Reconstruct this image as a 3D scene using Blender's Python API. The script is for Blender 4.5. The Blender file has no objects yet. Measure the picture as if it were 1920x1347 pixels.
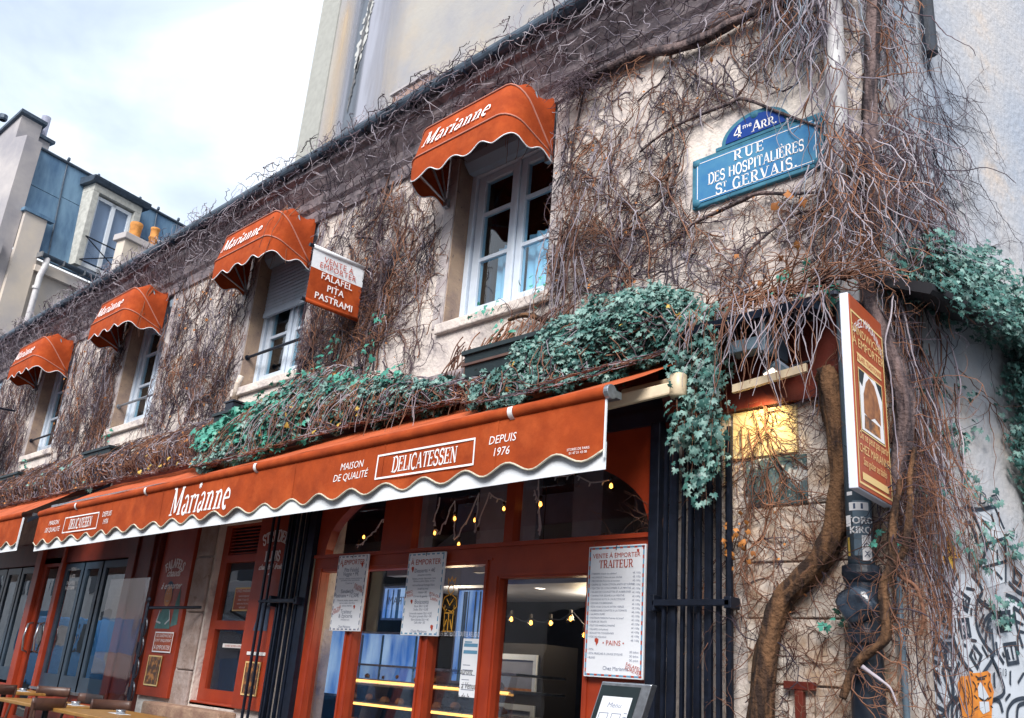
import bpy, math, random
import numpy as np
from mathutils import Matrix, Vector
R = math.radians
PI = math.pi
random.seed(7)
rng = np.random.default_rng(11)
SC = bpy.context.scene
COL = SC.collection

# ------------------------------------------------------------------ camera
_yaw, _pitch, _roll, _F = R(-45.676), R(19.670), R(4.553), 1713.0
_f = Vector((math.sin(_yaw)*math.cos(_pitch), math.cos(_yaw)*math.cos(_pitch), math.sin(_pitch)))
_r = Vector((math.cos(_yaw), -math.sin(_yaw), 0)); _u = _r.cross(_f)
_c, _s = math.cos(_roll), math.sin(_roll)
_r2 = _c*_r + _s*_u; _u2 = -_s*_r + _c*_u
cam = bpy.data.cameras.new('camera'); camo = bpy.data.objects.new('camera', cam); COL.objects.link(camo)
cam.sensor_width = 36; cam.lens = _F/1920*36; cam.clip_end = 600; cam.clip_start = .05
M = Matrix((( _r2.x, _u2.x, -_f.x, 0), (_r2.y, _u2.y, -_f.y, -5.0), (_r2.z, _u2.z, -_f.z, 1.6), (0, 0, 0, 1)))
camo.matrix_world = M
SC.camera = camo

# ------------------------------------------------------------------ world, sun, exposure
SUN_EL, SUN_AZ = R(38), R(150)      # azimuth clockwise from +y
w = bpy.data.worlds.new('World'); SC.world = w; w.use_nodes = True
nt = w.node_tree; nt.nodes.clear()
def N(t, **k):
    n = nt.nodes.new(t)
    for a, b in k.items(): setattr(n, a, b)
    return n
out = N('ShaderNodeOutputWorld'); bg = N('ShaderNodeBackground'); bg.inputs[1].default_value = .1
sky = N('ShaderNodeTexSky', sky_type='NISHITA'); sky.sun_disc = False
sky.sun_elevation = SUN_EL; sky.sun_rotation = SUN_AZ; sky.air_density = 1.0; sky.dust_density = 2.0
tc = N('ShaderNodeTexCoord')
mp = N('ShaderNodeMapping'); mp.inputs['Scale'].default_value = (1.0, 1.0, 1.8)
nz = N('ShaderNodeTexNoise'); nz.inputs['Scale'].default_value = 2.6; nz.inputs['Detail'].default_value = 7; nz.inputs['Roughness'].default_value = .52
nz.inputs['Distortion'].default_value = .4
rp = N('ShaderNodeValToRGB')
rp.color_ramp.elements[0].position = .36; rp.color_ramp.elements[0].color = (.50, .59, .74, 1)
rp.color_ramp.elements[1].position = .60; rp.color_ramp.elements[1].color = (.97, 1.01, 1.07, 1)
e = rp.color_ramp.elements.new(.47); e.color = (.67, .77, .92, 1)
mul = N('ShaderNodeVectorMath', operation='SCALE'); mul.inputs['Scale'].default_value = 6.3
mx = N('ShaderNodeMix', data_type='RGBA'); mx.inputs[0].default_value = .93
L = nt.links.new
L(tc.outputs['Generated'], mp.inputs[0]); L(mp.outputs[0], nz.inputs['Vector']); L(nz.outputs[0], rp.inputs[0])
L(rp.outputs[0], mul.inputs[0]); L(sky.outputs[0], mx.inputs[6]); L(mul.outputs[0], mx.inputs[7])
L(mx.outputs[2], bg.inputs[0]); L(bg.outputs[0], out.inputs[0])
sl = bpy.data.lights.new('sun', 'SUN'); sl.energy = 2.5; sl.angle = R(30); sl.color = (1, .955, .91)
so = bpy.data.objects.new('sun', sl); COL.objects.link(so)
d = Vector((math.sin(SUN_AZ)*math.cos(SUN_EL), math.cos(SUN_AZ)*math.cos(SUN_EL), math.sin(SUN_EL)))
so.rotation_euler = d.to_track_quat('Z', 'Y').to_euler()
SC.view_settings.view_transform = 'Standard'; SC.view_settings.look = 'None'
SC.view_settings.exposure = 1.12; SC.view_settings.gamma = 1
SC.view_settings.use_curve_mapping = False
SC.cycles.max_bounces = 6; SC.cycles.transparent_max_bounces = 12

# ------------------------------------------------------------------ materials
def mat(name, col, rough=.7, metal=0, var=0, vscale=6, col2=None, bump=0, bscale=40, spec=.5, stretch=None, emit=None, estr=0, lo=.35, hi=.65, detail=5, col3=None, sc3=2., lo3=.5, hi3=.7):
    m = bpy.data.materials.new(name); m.use_nodes = True
    t = m.node_tree; b = t.nodes['Principled BSDF']
    b.inputs['Roughness'].default_value = rough; b.inputs['Metallic'].default_value = metal
    b.inputs['Specular IOR Level'].default_value = spec
    c4 = lambda c: (c[0], c[1], c[2], 1)
    b.inputs['Base Color'].default_value = c4(col)
    if emit: b.inputs['Emission Color'].default_value = c4(emit); b.inputs['Emission Strength'].default_value = estr
    co = t.nodes.new('ShaderNodeTexCoord'); ma = t.nodes.new('ShaderNodeMapping')
    t.links.new(co.outputs['Object'], ma.inputs[0])
    if stretch: ma.inputs['Scale'].default_value = stretch
    if col2 is None and var: col2 = tuple(max(0, c*(1-var)) for c in col)
    last = None
    if col2 is not None:
        n = t.nodes.new('ShaderNodeTexNoise'); n.inputs['Scale'].default_value = vscale; n.inputs['Detail'].default_value = detail; n.inputs['Roughness'].default_value = .6
        r = t.nodes.new('ShaderNodeValToRGB'); r.color_ramp.elements[0].position = lo; r.color_ramp.elements[1].position = hi
        r.color_ramp.elements[0].color = c4(col2); r.color_ramp.elements[1].color = c4(col)
        t.links.new(ma.outputs[0], n.inputs['Vector']); t.links.new(n.outputs[0], r.inputs[0]); last = r.outputs[0]
        if col3 is not None:
            n3 = t.nodes.new('ShaderNodeTexNoise'); n3.inputs['Scale'].default_value = sc3; n3.inputs['Detail'].default_value = 8; n3.inputs['Roughness'].default_value = .65
            r3 = t.nodes.new('ShaderNodeValToRGB'); r3.color_ramp.elements[0].position = lo3; r3.color_ramp.elements[1].position = hi3
            mm = t.nodes.new('ShaderNodeMix'); mm.data_type = 'RGBA'
            t.links.new(ma.outputs[0], n3.inputs['Vector']); t.links.new(n3.outputs[0], r3.inputs[0]); t.links.new(r3.outputs[0], mm.inputs[0])
            t.links.new(last, mm.inputs[6]); mm.inputs[7].default_value = c4(col3); last = mm.outputs[2]
        t.links.new(last, b.inputs['Base Color'])
    if bump:
        n2 = t.nodes.new('ShaderNodeTexNoise'); n2.inputs['Scale'].default_value = bscale; n2.inputs['Detail'].default_value = 6
        bp = t.nodes.new('ShaderNodeBump'); bp.inputs['Strength'].default_value = bump; bp.inputs['Distance'].default_value = .02
        t.links.new(co.outputs['Object'], n2.inputs['Vector']); t.links.new(n2.outputs[0], bp.inputs['Height']); t.links.new(bp.outputs[0], b.inputs['Normal'])
    return m
def glass_mat(name, tint=(.9, .95, 1), ior=1.6, rough=.01):
    m = bpy.data.materials.new(name); m.use_nodes = True; t = m.node_tree; t.nodes.clear()
    o = t.nodes.new('ShaderNodeOutputMaterial'); mi = t.nodes.new('ShaderNodeMixShader'); f = t.nodes.new('ShaderNodeFresnel'); f.inputs[0].default_value = ior
    g = t.nodes.new('ShaderNodeBsdfGlossy'); g.inputs['Roughness'].default_value = rough; g.inputs['Color'].default_value = (.95, .98, 1, 1)
    tr = t.nodes.new('ShaderNodeBsdfTransparent'); tr.inputs[0].default_value = (*tint, 1)
    n = t.nodes.new('ShaderNodeTexNoise'); n.inputs['Scale'].default_value = 1.7; bp = t.nodes.new('ShaderNodeBump'); bp.inputs['Strength'].default_value = .06; bp.inputs['Distance'].default_value = .05
    co = t.nodes.new('ShaderNodeTexCoord')
    t.links.new(co.outputs['Object'], n.inputs['Vector']); t.links.new(n.outputs[0], bp.inputs['Height']); t.links.new(bp.outputs[0], g.inputs['Normal'])
    ge = t.nodes.new('ShaderNodeNewGeometry'); fb = t.nodes.new('ShaderNodeMath'); fb.operation = 'SUBTRACT'; fb.inputs[0].default_value = 1; t.links.new(ge.outputs['Backfacing'], fb.inputs[1])   # only the outer face of a pane mirrors
    ff = t.nodes.new('ShaderNodeMath'); ff.operation = 'MULTIPLY'; t.links.new(f.outputs[0], ff.inputs[0]); t.links.new(fb.outputs[0], ff.inputs[1]); f = ff
    t.links.new(f.outputs[0], mi.inputs[0]); t.links.new(tr.outputs[0], mi.inputs[1]); t.links.new(g.outputs[0], mi.inputs[2]); t.links.new(mi.outputs[0], o.inputs[0])
    return m
MT = {
 'plaster': mat('plaster', (.74, .66, .59), .95, col2=(.50, .44, .42), vscale=2.6, bump=.7, bscale=26, col3=(.27, .23, .25), sc3=4, lo3=.54, hi3=.72, detail=9),
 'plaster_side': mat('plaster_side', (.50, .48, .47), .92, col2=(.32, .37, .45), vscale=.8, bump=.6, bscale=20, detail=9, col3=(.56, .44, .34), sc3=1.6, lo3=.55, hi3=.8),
 'cornice': mat('cornice', (.36, .30, .31), .9, col2=(.19, .16, .18), vscale=5, bump=.5, bscale=30, col3=(.10, .09, .10), sc3=9, lo3=.52, hi3=.66),
 'zincgut': mat('zincgut', (.07, .10, .14), .5, .3, var=.4, vscale=10),
 'trim': mat('trim', (.52, .48, .46), .85, col2=(.36, .31, .32), vscale=7, bump=.3, col3=(.25, .2, .2), sc3=14, lo3=.6, hi3=.75),
 'reveal': mat('reveal', (.38, .27, .19), .85, col2=(.24, .17, .14), vscale=5, bump=.3, col3=(.08, .06, .06), sc3=26, lo3=.62, hi3=.68),
 'white_frame': mat('white_frame', (.66, .74, .84), .4, var=.1, vscale=9),
 'roller': mat('roller', (.33, .44, .55), .5, var=.08),
 'slat': mat('slat', (.42, .48, .56), .5, var=.15),
 'red': mat('red', (.36, .045, .012), .42, col2=(.27, .030, .009), vscale=4, bump=.06, bscale=60),
 'red_dark': mat('red_dark', (.14, .018, .008), .5, col2=(.09, .012, .006), vscale=5, bump=.1),
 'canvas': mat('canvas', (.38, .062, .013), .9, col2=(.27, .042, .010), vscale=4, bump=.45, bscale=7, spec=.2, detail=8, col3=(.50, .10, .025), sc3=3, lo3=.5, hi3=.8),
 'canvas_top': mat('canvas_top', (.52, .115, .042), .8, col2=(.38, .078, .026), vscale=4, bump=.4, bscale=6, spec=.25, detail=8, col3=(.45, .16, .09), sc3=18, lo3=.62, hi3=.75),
 'piping': mat('piping', (.46, .18, .13), .7),
 'white_cloth': mat('white_cloth', (.78, .82, .86), .7, var=.07, vscale=9, bump=.1),
 'cream_edge': mat('cream_edge', (.62, .58, .46), .7, var=.3, vscale=30),
 'letter_white': mat('letter_white', (.84, .82, .82), .7, spec=.2),
 'letter_red': mat('letter_red', (.45, .05, .02), .6),
 'letter_dark': mat('letter_dark', (.06, .09, .16), .6),
 'letter_grey': mat('letter_grey', (.20, .23, .32), .6),
 'letter_pale': mat('letter_pale', (.85, .78, .78), .6),
 'black_iron': mat('black_iron', (.012, .018, .035), .38, .3, var=.5, vscale=12),
 'dark_blue': mat('dark_blue', (.015, .025, .05), .4, var=.4, vscale=4),
 'beige_arm': mat('beige_arm', (.62, .50, .34), .4, var=.15, vscale=14),
 'steel': mat('steel', (.45, .48, .52), .3, .8, var=.3, vscale=30),
 'pipe_white': mat('pipe_white', (.60, .60, .60), .5, col2=(.42, .40, .42), vscale=6),
 'pipe_grey': mat('pipe_grey', (.12, .18, .23), .5, col2=(.09, .13, .17), vscale=8, bump=.1),
 'pipe_black': mat('pipe_black', (.012, .02, .035), .4, var=.4, vscale=9, bump=.2, bscale=12, col3=(.3, .33, .38), sc3=30, lo3=.70, hi3=.74),
 'bark': mat('bark', (.17, .085, .04), .95, col2=(.03, .015, .010), vscale=16, bump=1.0, bscale=40, stretch=(1, 1, .2), lo=.42, hi=.6),
 'bark_grey': mat('bark_grey', (.17, .12, .115), .95, col2=(.035, .025, .03), vscale=16, bump=1.0, bscale=40, stretch=(1, 1, .2), lo=.42, hi=.6),
 'twig_dark': mat('twig_dark', (.10, .065, .08), .85, col2=(.025, .020, .034), vscale=1.6, detail=3),
 'twig_grey': mat('twig_grey', (.46, .41, .45), .8, col2=(.15, .13, .17), vscale=2.2, detail=4),
 'twig_warm': mat('twig_warm', (.30, .14, .08), .85, col2=(.07, .03, .024), vscale=2.2, detail=4),
 'leaf_dry': mat('leaf_dry', (.48, .19, .04), .7, col2=(.22, .07, .02), vscale=4),
 'leaf_yellow': mat('leaf_yellow', (.55, .36, .06), .6, var=.4, vscale=4),
 'ivy': mat('ivy', (.065, .20, .17), .5, col2=(.010, .05, .05), vscale=7, lo=.3, hi=.7, detail=3, spec=.6),
 'ivy_pale': mat('ivy_pale', (.22, .36, .32), .5, col2=(.06, .16, .14), vscale=9, lo=.3, hi=.7, detail=3, spec=.6),
 'ivy_bright': mat('ivy_bright', (.075, .34, .25), .45, col2=(.02, .16, .12), vscale=6, detail=3),
 'enamel_blue': mat('enamel_blue', (.035, .16, .36), .6, col2=(.07, .23, .38), spec=.2, vscale=5),
 'enamel_dark': mat('enamel_dark', (.008, .045, .24), .6, spec=.2),
 'enamel_green': mat('enamel_green', (.03, .13, .20), .6, col2=(.06, .20, .28), spec=.25, vscale=9),
 'sign_red': mat('sign_red', (.42, .075, .02), .4, var=.15, vscale=6),
 'sign_cream': mat('sign_cream', (.80, .56, .24), .5),
 'sign_white': mat('sign_white', (.66, .70, .80), .45, var=.06),
 'paper': mat('paper', (.80, .83, .88), .6, var=.05, vscale=3),
 'paper_blue': mat('paper_blue', (.12, .30, .46), .5),
 'photo_dark': mat('photo_dark', (.10, .05, .03), .4, col2=(.5, .2, .05), vscale=14, lo=.4, hi=.55),
 'photo_brown': mat('photo_brown', (.42, .17, .06), .5, col2=(.22, .08, .03), vscale=24),
 'terracotta': mat('terracotta', (.62, .26, .06), .8, var=.4, vscale=8),
 'zinc': mat('zinc', (.17, .29, .41), .5, .2, col2=(.06, .13, .23), detail=8, vscale=2.4, stretch=(1, 1, .25), bump=.1, bscale=4),
 'tallwall': mat('tallwall', (.36, .34, .31), .95, col2=(.27, .27, .29), vscale=.5, bump=.5, bscale=5, col3=(.42, .34, .24), sc3=.35, lo3=.50, hi3=.75, detail=9),
 'farwall': mat('farwall', (.55, .48, .40), .95, col2=(.42, .39, .38), vscale=.8, bump=.3, bscale=4),
 'farwall_grey': mat('farwall_grey', (.42, .39, .38), .95, col2=(.27, .26, .28), vscale=.8, bump=.3, bscale=4),
 'stone': mat('stone', (.72, .66, .60), .92, col2=(.40, .28, .19), vscale=5, bump=.9, bscale=14, col3=(.18, .12, .10), sc3=12, lo3=.6, hi3=.75),
 'stone_pillar': mat('stone_pillar', (.40, .33, .31), .9, col2=(.27, .20, .17), vscale=5, bump=.8, bscale=18, col3=(.12, .07, .05), sc3=9, lo3=.6, hi3=.75),
 'stone_sill': mat('stone_sill', (.44, .29, .20), .9, col2=(.26, .15, .11), vscale=6, bump=.6),
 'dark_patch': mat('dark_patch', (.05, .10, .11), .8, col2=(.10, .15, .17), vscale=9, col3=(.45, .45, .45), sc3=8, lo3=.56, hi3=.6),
 'ink': mat('ink', (.010, .018, .03), .7, col2=(.03, .045, .07), vscale=8),
 'mural_white': mat('mural_white', (.58, .62, .67), .8, var=.15, vscale=3),
 'tiger': mat('tiger', (.75, .27, .025), .7, col2=(.55, .16, .02), vscale=16),
 'black': mat('black', (.01, .01, .014), .6),
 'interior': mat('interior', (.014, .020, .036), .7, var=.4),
 'interior_grey': mat('interior_grey', (.22, .25, .34), .6, var=.2),
 'wood_yellow': mat('wood_yellow', (.46, .25, .07), .4, col2=(.32, .15, .035), vscale=5, stretch=(1, 6, 1)),
 'wood_dark': mat('wood_dark', (.13, .065, .045), .4, col2=(.07, .035, .03), vscale=6),
 'blue_door': mat('blue_door', (.03, .055, .085), .4, var=.3),
 'asphalt': mat('asphalt', (.05, .05, .055), .9, var=.3, vscale=30, bump=.3, bscale=60),
 'paving': mat('paving', (.20, .19, .18), .85, var=.3, vscale=3, bump=.3),
 'opposite': mat('opposite', (.80, .80, .80), .9, var=.2, vscale=1),
 'van_blue': mat('van_blue', (.08, .42, .95), .25, spec=.7),
 'plastic_dark': mat('plastic_dark', (.012, .025, .03), .5, var=.3),
 'pastry': mat('pastry', (.50, .20, .04), .6, col2=(.25, .08, .02), vscale=25),
 'warm_strip': mat('warm_strip', (.9, .5, .15), .5, emit=(1, .45, .10), estr=1.6),
 'bulb_on': mat('bulb_on', (1, .6, .2), .5, emit=(1, .36, .05), estr=5),
 'lamp_on': mat('lamp_on', (1, .9, .8), .5, emit=(1, .86, .7), estr=1.2),
 'blue_glow': mat('blue_glow', (.05, .15, .4), .2, emit=(.08, .26, .70), estr=.34),  # emission put in for the blue in the shop panes
 'cloth_red': mat('cloth_red', (.4, .02, .02), .8), 'skin': mat('skin', (.5, .3, .2), .6), 'cloth_white': mat('cloth_white', (.7, .72, .75), .8),
 'curtain': mat('curtain', (.78, .84, .95), .9, var=.06, vscale=2),
 'paint_green': mat('paint_green', (.10, .22, .22), .8, var=.3, vscale=12),
 'paint_skin': mat('paint_skin', (.62, .30, .16), .8), 'paint_blue': mat('paint_blue', (.08, .12, .2), .8, var=.3),
 'chalk': mat('chalk', (.5, .5, .52), .8),
}
_b = MT['blue_glow'].node_tree; _n = _b.nodes.new('ShaderNodeTexNoise'); _n.inputs['Scale'].default_value = 2.2; _n.inputs['Detail'].default_value = 6; _r = _b.nodes.new('ShaderNodeValToRGB'); _r.color_ramp.elements[0].position = .38; _r.color_ramp.elements[1].position = .66
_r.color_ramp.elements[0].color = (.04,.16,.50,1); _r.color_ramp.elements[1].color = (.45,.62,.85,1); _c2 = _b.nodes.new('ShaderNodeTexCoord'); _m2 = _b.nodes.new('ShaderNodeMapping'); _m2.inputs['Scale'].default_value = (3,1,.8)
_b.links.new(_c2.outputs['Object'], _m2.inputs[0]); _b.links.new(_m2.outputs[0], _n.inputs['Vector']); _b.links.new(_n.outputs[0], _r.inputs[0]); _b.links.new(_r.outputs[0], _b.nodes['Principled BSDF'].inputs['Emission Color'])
G_UP = glass_mat('window_glass', (.74, .91, .97), 1.9)
G_SHOP = glass_mat('shop_glass', (.9, .93, .96), 1.65)
G_DOOR = glass_mat('door_glass', (.7, .75, .8), 3.0)
G_CLEAR = glass_mat('clear_glass', (.8, .85, .88), 2.6, .03)
G_BULB = glass_mat('bulb_glass', (.85, .85, .85), 1.45)

# ------------------------------------------------------------------ mesh helpers
class MB:
    def __init__(s): s.v = []; s.f = []
    def add(s, vs, fs):
        o = len(s.v); s.v += [tuple(p) for p in vs]; s.f += [tuple(i+o for i in f) for f in fs]; return s
    def box(s, x0, x1, y0, y1, z0, z1):
        return s.add([(x0,y0,z0),(x1,y0,z0),(x1,y1,z0),(x0,y1,z0),(x0,y0,z1),(x1,y0,z1),(x1,y1,z1),(x0,y1,z1)],
                     [(0,3,2,1),(4,5,6,7),(0,1,5,4),(1,2,6,5),(2,3,7,6),(3,0,4,7)])
    def cbox(s, cx, cy, cz, sx, sy, sz): return s.box(cx-sx/2,cx+sx/2,cy-sy/2,cy+sy/2,cz-sz/2,cz+sz/2)
    def quad(s, a, b, c, d): return s.add([a,b,c,d], [(0,1,2,3)])
    def prism(s, pts, y0, y1):           # outline in x,z extruded along y
        n = len(pts); vs = [(x,y0,z) for x,z in pts] + [(x,y1,z) for x,z in pts]
        return s.add(vs, [tuple(range(n)), tuple(range(2*n-1,n-1,-1))] + [((i+1)%n, i, n+i, n+(i+1)%n) for i in range(n)])
    def prism_x(s, pts, x0, x1):         # outline in y,z extruded along x
        n = len(pts); vs = [(x0,y,z) for y,z in pts] + [(x1,y,z) for y,z in pts]
        return s.add(vs, [tuple(range(n)), tuple(range(2*n-1,n-1,-1))] + [((i+1)%n, i, n+i, n+(i+1)%n) for i in range(n)])
    def prism_z(s, pts, z0, z1):
        n = len(pts); vs = [(x,y,z0) for x,y in pts] + [(x,y,z1) for x,y in pts]
        return s.add(vs, [tuple(range(n)), tuple(range(2*n-1,n-1,-1))] + [((i+1)%n, i, n+i, n+(i+1)%n) for i in range(n)])
    def tube(s, path, rad, n=8, cap=True):
        P = [Vector(p) for p in path]; k = len(P)
        rr = rad if hasattr(rad, '__len__') else [rad]*k
        o = len(s.v); up = None
        for i, p in enumerate(P):
            t = (P[min(i+1,k-1)] - P[max(i-1,0)])
            t = t.normalized() if t.length > 1e-9 else Vector((0,0,1))
            if up is None:
                up = Vector((0,0,1)) if abs(t.z) < .9 else Vector((1,0,0))
            a = (up - t*up.dot(t)); a = a.normalized() if a.length > 1e-6 else t.orthogonal().normalized(); up = a
            b = t.cross(a)
            for j in range(n):
                q = p + (a*math.cos(2*PI*j/n) + b*math.sin(2*PI*j/n))*rr[i]; s.v.append(tuple(q))
        for i in range(k-1):
            for j in range(n):
                s.f.append((o+i*n+j, o+i*n+(j+1)%n, o+(i+1)*n+(j+1)%n, o+(i+1)*n+j))
        if cap: s.f.append(tuple(o+j for j in range(n-1,-1,-1))); s.f.append(tuple(o+(k-1)*n+j for j in range(n)))
        return s
    def lathe(s, prof, cx=0, cy=0, n=20):
        o = len(s.v); k = len(prof)
        for r_, z in prof:
            for j in range(n): s.v.append((cx+r_*math.cos(2*PI*j/n), cy+r_*math.sin(2*PI*j/n), z))
        for i in range(k-1):
            for j in range(n): s.f.append((o+i*n+j, o+i*n+(j+1)%n, o+(i+1)*n+(j+1)%n, o+(i+1)*n+j))
        return s
    def grid(s, fn, us, vs):
        o = len(s.v); nu, nv = len(us), len(vs)
        for u in us:
            for v in vs: s.v.append(tuple(fn(u, v)))
        for i in range(nu-1):
            for j in range(nv-1): s.f.append((o+i*nv+j, o+(i+1)*nv+j, o+(i+1)*nv+j+1, o+i*nv+j+1))
        return s
    def xf(s, fn): s.v = [tuple(fn(*p)) for p in s.v]; return s
    def build(s, name, m, parent=None, smooth=False, bevel=0, label=None, kind=None):
        me = bpy.data.meshes.new(name); vs = s.v
        me.from_pydata(vs, [], s.f)
        me.validate()
        if smooth: me.polygons.foreach_set('use_smooth', [True]*len(me.polygons))
        mm = MT[m] if isinstance(m, str) else m
        me.materials.append(mm)
        o = bpy.data.objects.new(name, me); COL.objects.link(o)
        if parent is not None: o.parent = parent
        if bevel:
            b = o.modifiers.new('bevel', 'BEVEL'); b.width = bevel; b.segments = 2; b.limit_method = 'ANGLE'
        if label: o['label'] = label
        if kind: o['kind'] = kind
        return o
def tag(o, label, cat, group=None, kind=None):
    o['label'] = label
    if kind: o['kind'] = kind
    else: o['category'] = cat
    if group: o['group'] = group
    return o
def thing(name, label, cat, loc=(0,0,0), rz=0, group=None):
    o = bpy.data.objects.new(name, None); COL.objects.link(o); o.location = loc; o.rotation_euler = (0,0,rz); o.empty_display_size = .2
    return tag(o, label, cat, group)
def children(o): return [c for c in bpy.data.objects if c.parent == o]
def copy_tree(o, parent=None):
    c = o.copy(); COL.objects.link(c); c.parent = parent
    for ch in children(o): copy_tree(ch, c)
    return c
def holed(x0, x1, z0, z1, holes):          # cells of a rectangle minus rectangles
    xs = sorted({x0, x1, *[min(max(v,x0),x1) for h in holes for v in h[:2]]}); zs = sorted({z0, z1, *[min(max(v,z0),z1) for h in holes for v in h[2:]]})
    out = []
    for i in range(len(xs)-1):
        run = None
        for j in range(len(zs)-1):
            cx, cz = (xs[i]+xs[i+1])/2, (zs[j]+zs[j+1])/2
            if any(h[0] < cx < h[1] and h[2] < cz < h[3] for h in holes):
                if run: out.append(run); run = None
            else:
                run = (xs[i], xs[i+1], run[2] if run else zs[j], zs[j+1])
        if run: out.append(run)
    return out
def holed_slab(mb, x0, x1, z0, z1, holes, y0, y1):   # front sheet plus the sides of each hole
    for a, b, c, d_ in holed(x0, x1, z0, z1, holes): mb.quad((a,y0,c),(b,y0,c),(b,y0,d_),(a,y0,d_))
    for a, b, c, d_ in holes:
        a, b, c, d_ = max(a,x0), min(b,x1), max(c,z0), min(d_,z1)
        mb.quad((a,y0,c),(a,y1,c),(a,y1,d_),(a,y0,d_)); mb.quad((b,y0,c),(b,y0,d_),(b,y1,d_),(b,y1,c))
        mb.quad((a,y0,c),(b,y0,c),(b,y1,c),(a,y1,c)); mb.quad((a,y0,d_),(a,y1,d_),(b,y1,d_),(b,y0,d_))
    return mb
# numpy meshes for large counts
def np_mesh(name, V, Fc, m, parent=None, kind=None, smooth=False):
    V = np.asarray(V, np.float32).reshape(-1, 3); Fc = np.asarray(Fc, np.int32); k = Fc.shape[1]
    me = bpy.data.meshes.new(name); me.vertices.add(len(V)); me.vertices.foreach_set('co', V.ravel())
    me.loops.add(Fc.size); me.loops.foreach_set('vertex_index', Fc.ravel())
    me.polygons.add(len(Fc)); me.polygons.foreach_set('loop_start', np.arange(0, Fc.size, k, dtype=np.int32))
    me.polygons.foreach_set('loop_total', np.full(len(Fc), k, np.int32))
    if smooth: me.polygons.foreach_set('use_smooth', np.ones(len(Fc), bool))
    me.update(calc_edges=True); me.materials.append(MT[m] if isinstance(m, str) else m)
    o = bpy.data.objects.new(name, me); COL.objects.link(o)
    if parent is not None: o.parent = parent
    if kind: o['kind'] = kind
    return o
def tubes_np(paths):                      # list of (pts Kx3, radii K) -> verts, quads of 3-sided tubes
    VS, FS = [], []; off = 0
    for P, rad in paths:
        P = np.asarray(P); k = len(P)
        T = np.gradient(P, axis=0); T /= (np.linalg.norm(T, axis=1, keepdims=True)+1e-9)
        A = np.cross(T, [.31, .9, .21]); A /= (np.linalg.norm(A, axis=1, keepdims=True)+1e-9); B = np.cross(T, A)
        rad = np.asarray(rad).reshape(-1, 1)
        ring = np.stack([P + rad*(A*math.cos(2*PI*j/3) + B*math.sin(2*PI*j/3)) for j in range(3)], 1)
        VS.append(ring.reshape(-1, 3)); i = np.arange(k-1)[:, None]*3; j = np.arange(3)[None, :]; jn = (j+1) % 3
        q = np.stack([i+j, i+jn, i+3+jn, i+3+j], -1).reshape(-1, 4) + off
        FS.append(q); off += 3*k
    return np.concatenate(VS), np.concatenate(FS)

# ------------------------------------------------------------------ lettering
_tc = {}
def sans(txt, size=1.0, align='CENTER', shear=0, sp=1.0):
    key = (txt, align, shear, sp)
    if key not in _tc:
        cu = bpy.data.curves.new('t', 'FONT'); cu.body = txt; cu.size = 1; cu.align_x = align; cu.shear = shear; cu.resolution_u = 2; cu.space_character = sp
        o = bpy.data.objects.new('t', cu); COL.objects.link(o); bpy.context.view_layer.update()
        me = bpy.data.meshes.new_from_object(o.evaluated_get(bpy.context.evaluated_depsgraph_get()))
        _tc[key] = ([(v.co.x, v.co.y) for v in me.vertices], [tuple(p.vertices) for p in me.polygons])
        bpy.data.objects.remove(o); bpy.data.curves.remove(cu); bpy.data.meshes.remove(me)
    vs, fs = _tc[key]
    return [(x*size, y*size) for x, y in vs], fs
def arc(cx, cy, rx, ry, a0, a1, n=10): return [(cx+rx*math.cos(R(a0+(a1-a0)*i/n)), cy+ry*math.sin(R(a0+(a1-a0)*i/n))) for i in range(n+1)]
def stroke(pts, w_, closed=False):
    P = [Vector(p) for p in pts]; n = len(P); vs = []; fs = []
    ww = w_ if hasattr(w_, '__len__') else [w_]*n
    for i in range(n):
        a = P[i-1] if (i or closed) else P[i]; b = P[(i+1) % n] if (i < n-1 or closed) else P[i]
        t1 = (P[i]-a); t2 = (b-P[i]); t1 = t1.normalized() if t1.length > 1e-9 else t2.normalized(); t2 = t2.normalized() if t2.length > 1e-9 else t1
        t = (t1+t2); t = t.normalized() if t.length > 1e-6 else t1
        c = max(.45, t.dot(t1)); nn = Vector((-t.y, t.x))*ww[i]/2/c
        vs += [tuple(P[i]+nn), tuple(P[i]-nn)]
    for i in range(n if closed else n-1):
        j = (i+1) % n; fs.append((2*i, 2*i+1, 2*j+1, 2*j))
    return vs, fs
TK, TN, SF = .17, .07, .13
def _g(adv, strokes, serifs=()): return adv, strokes, serifs
A_ = arc
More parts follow.
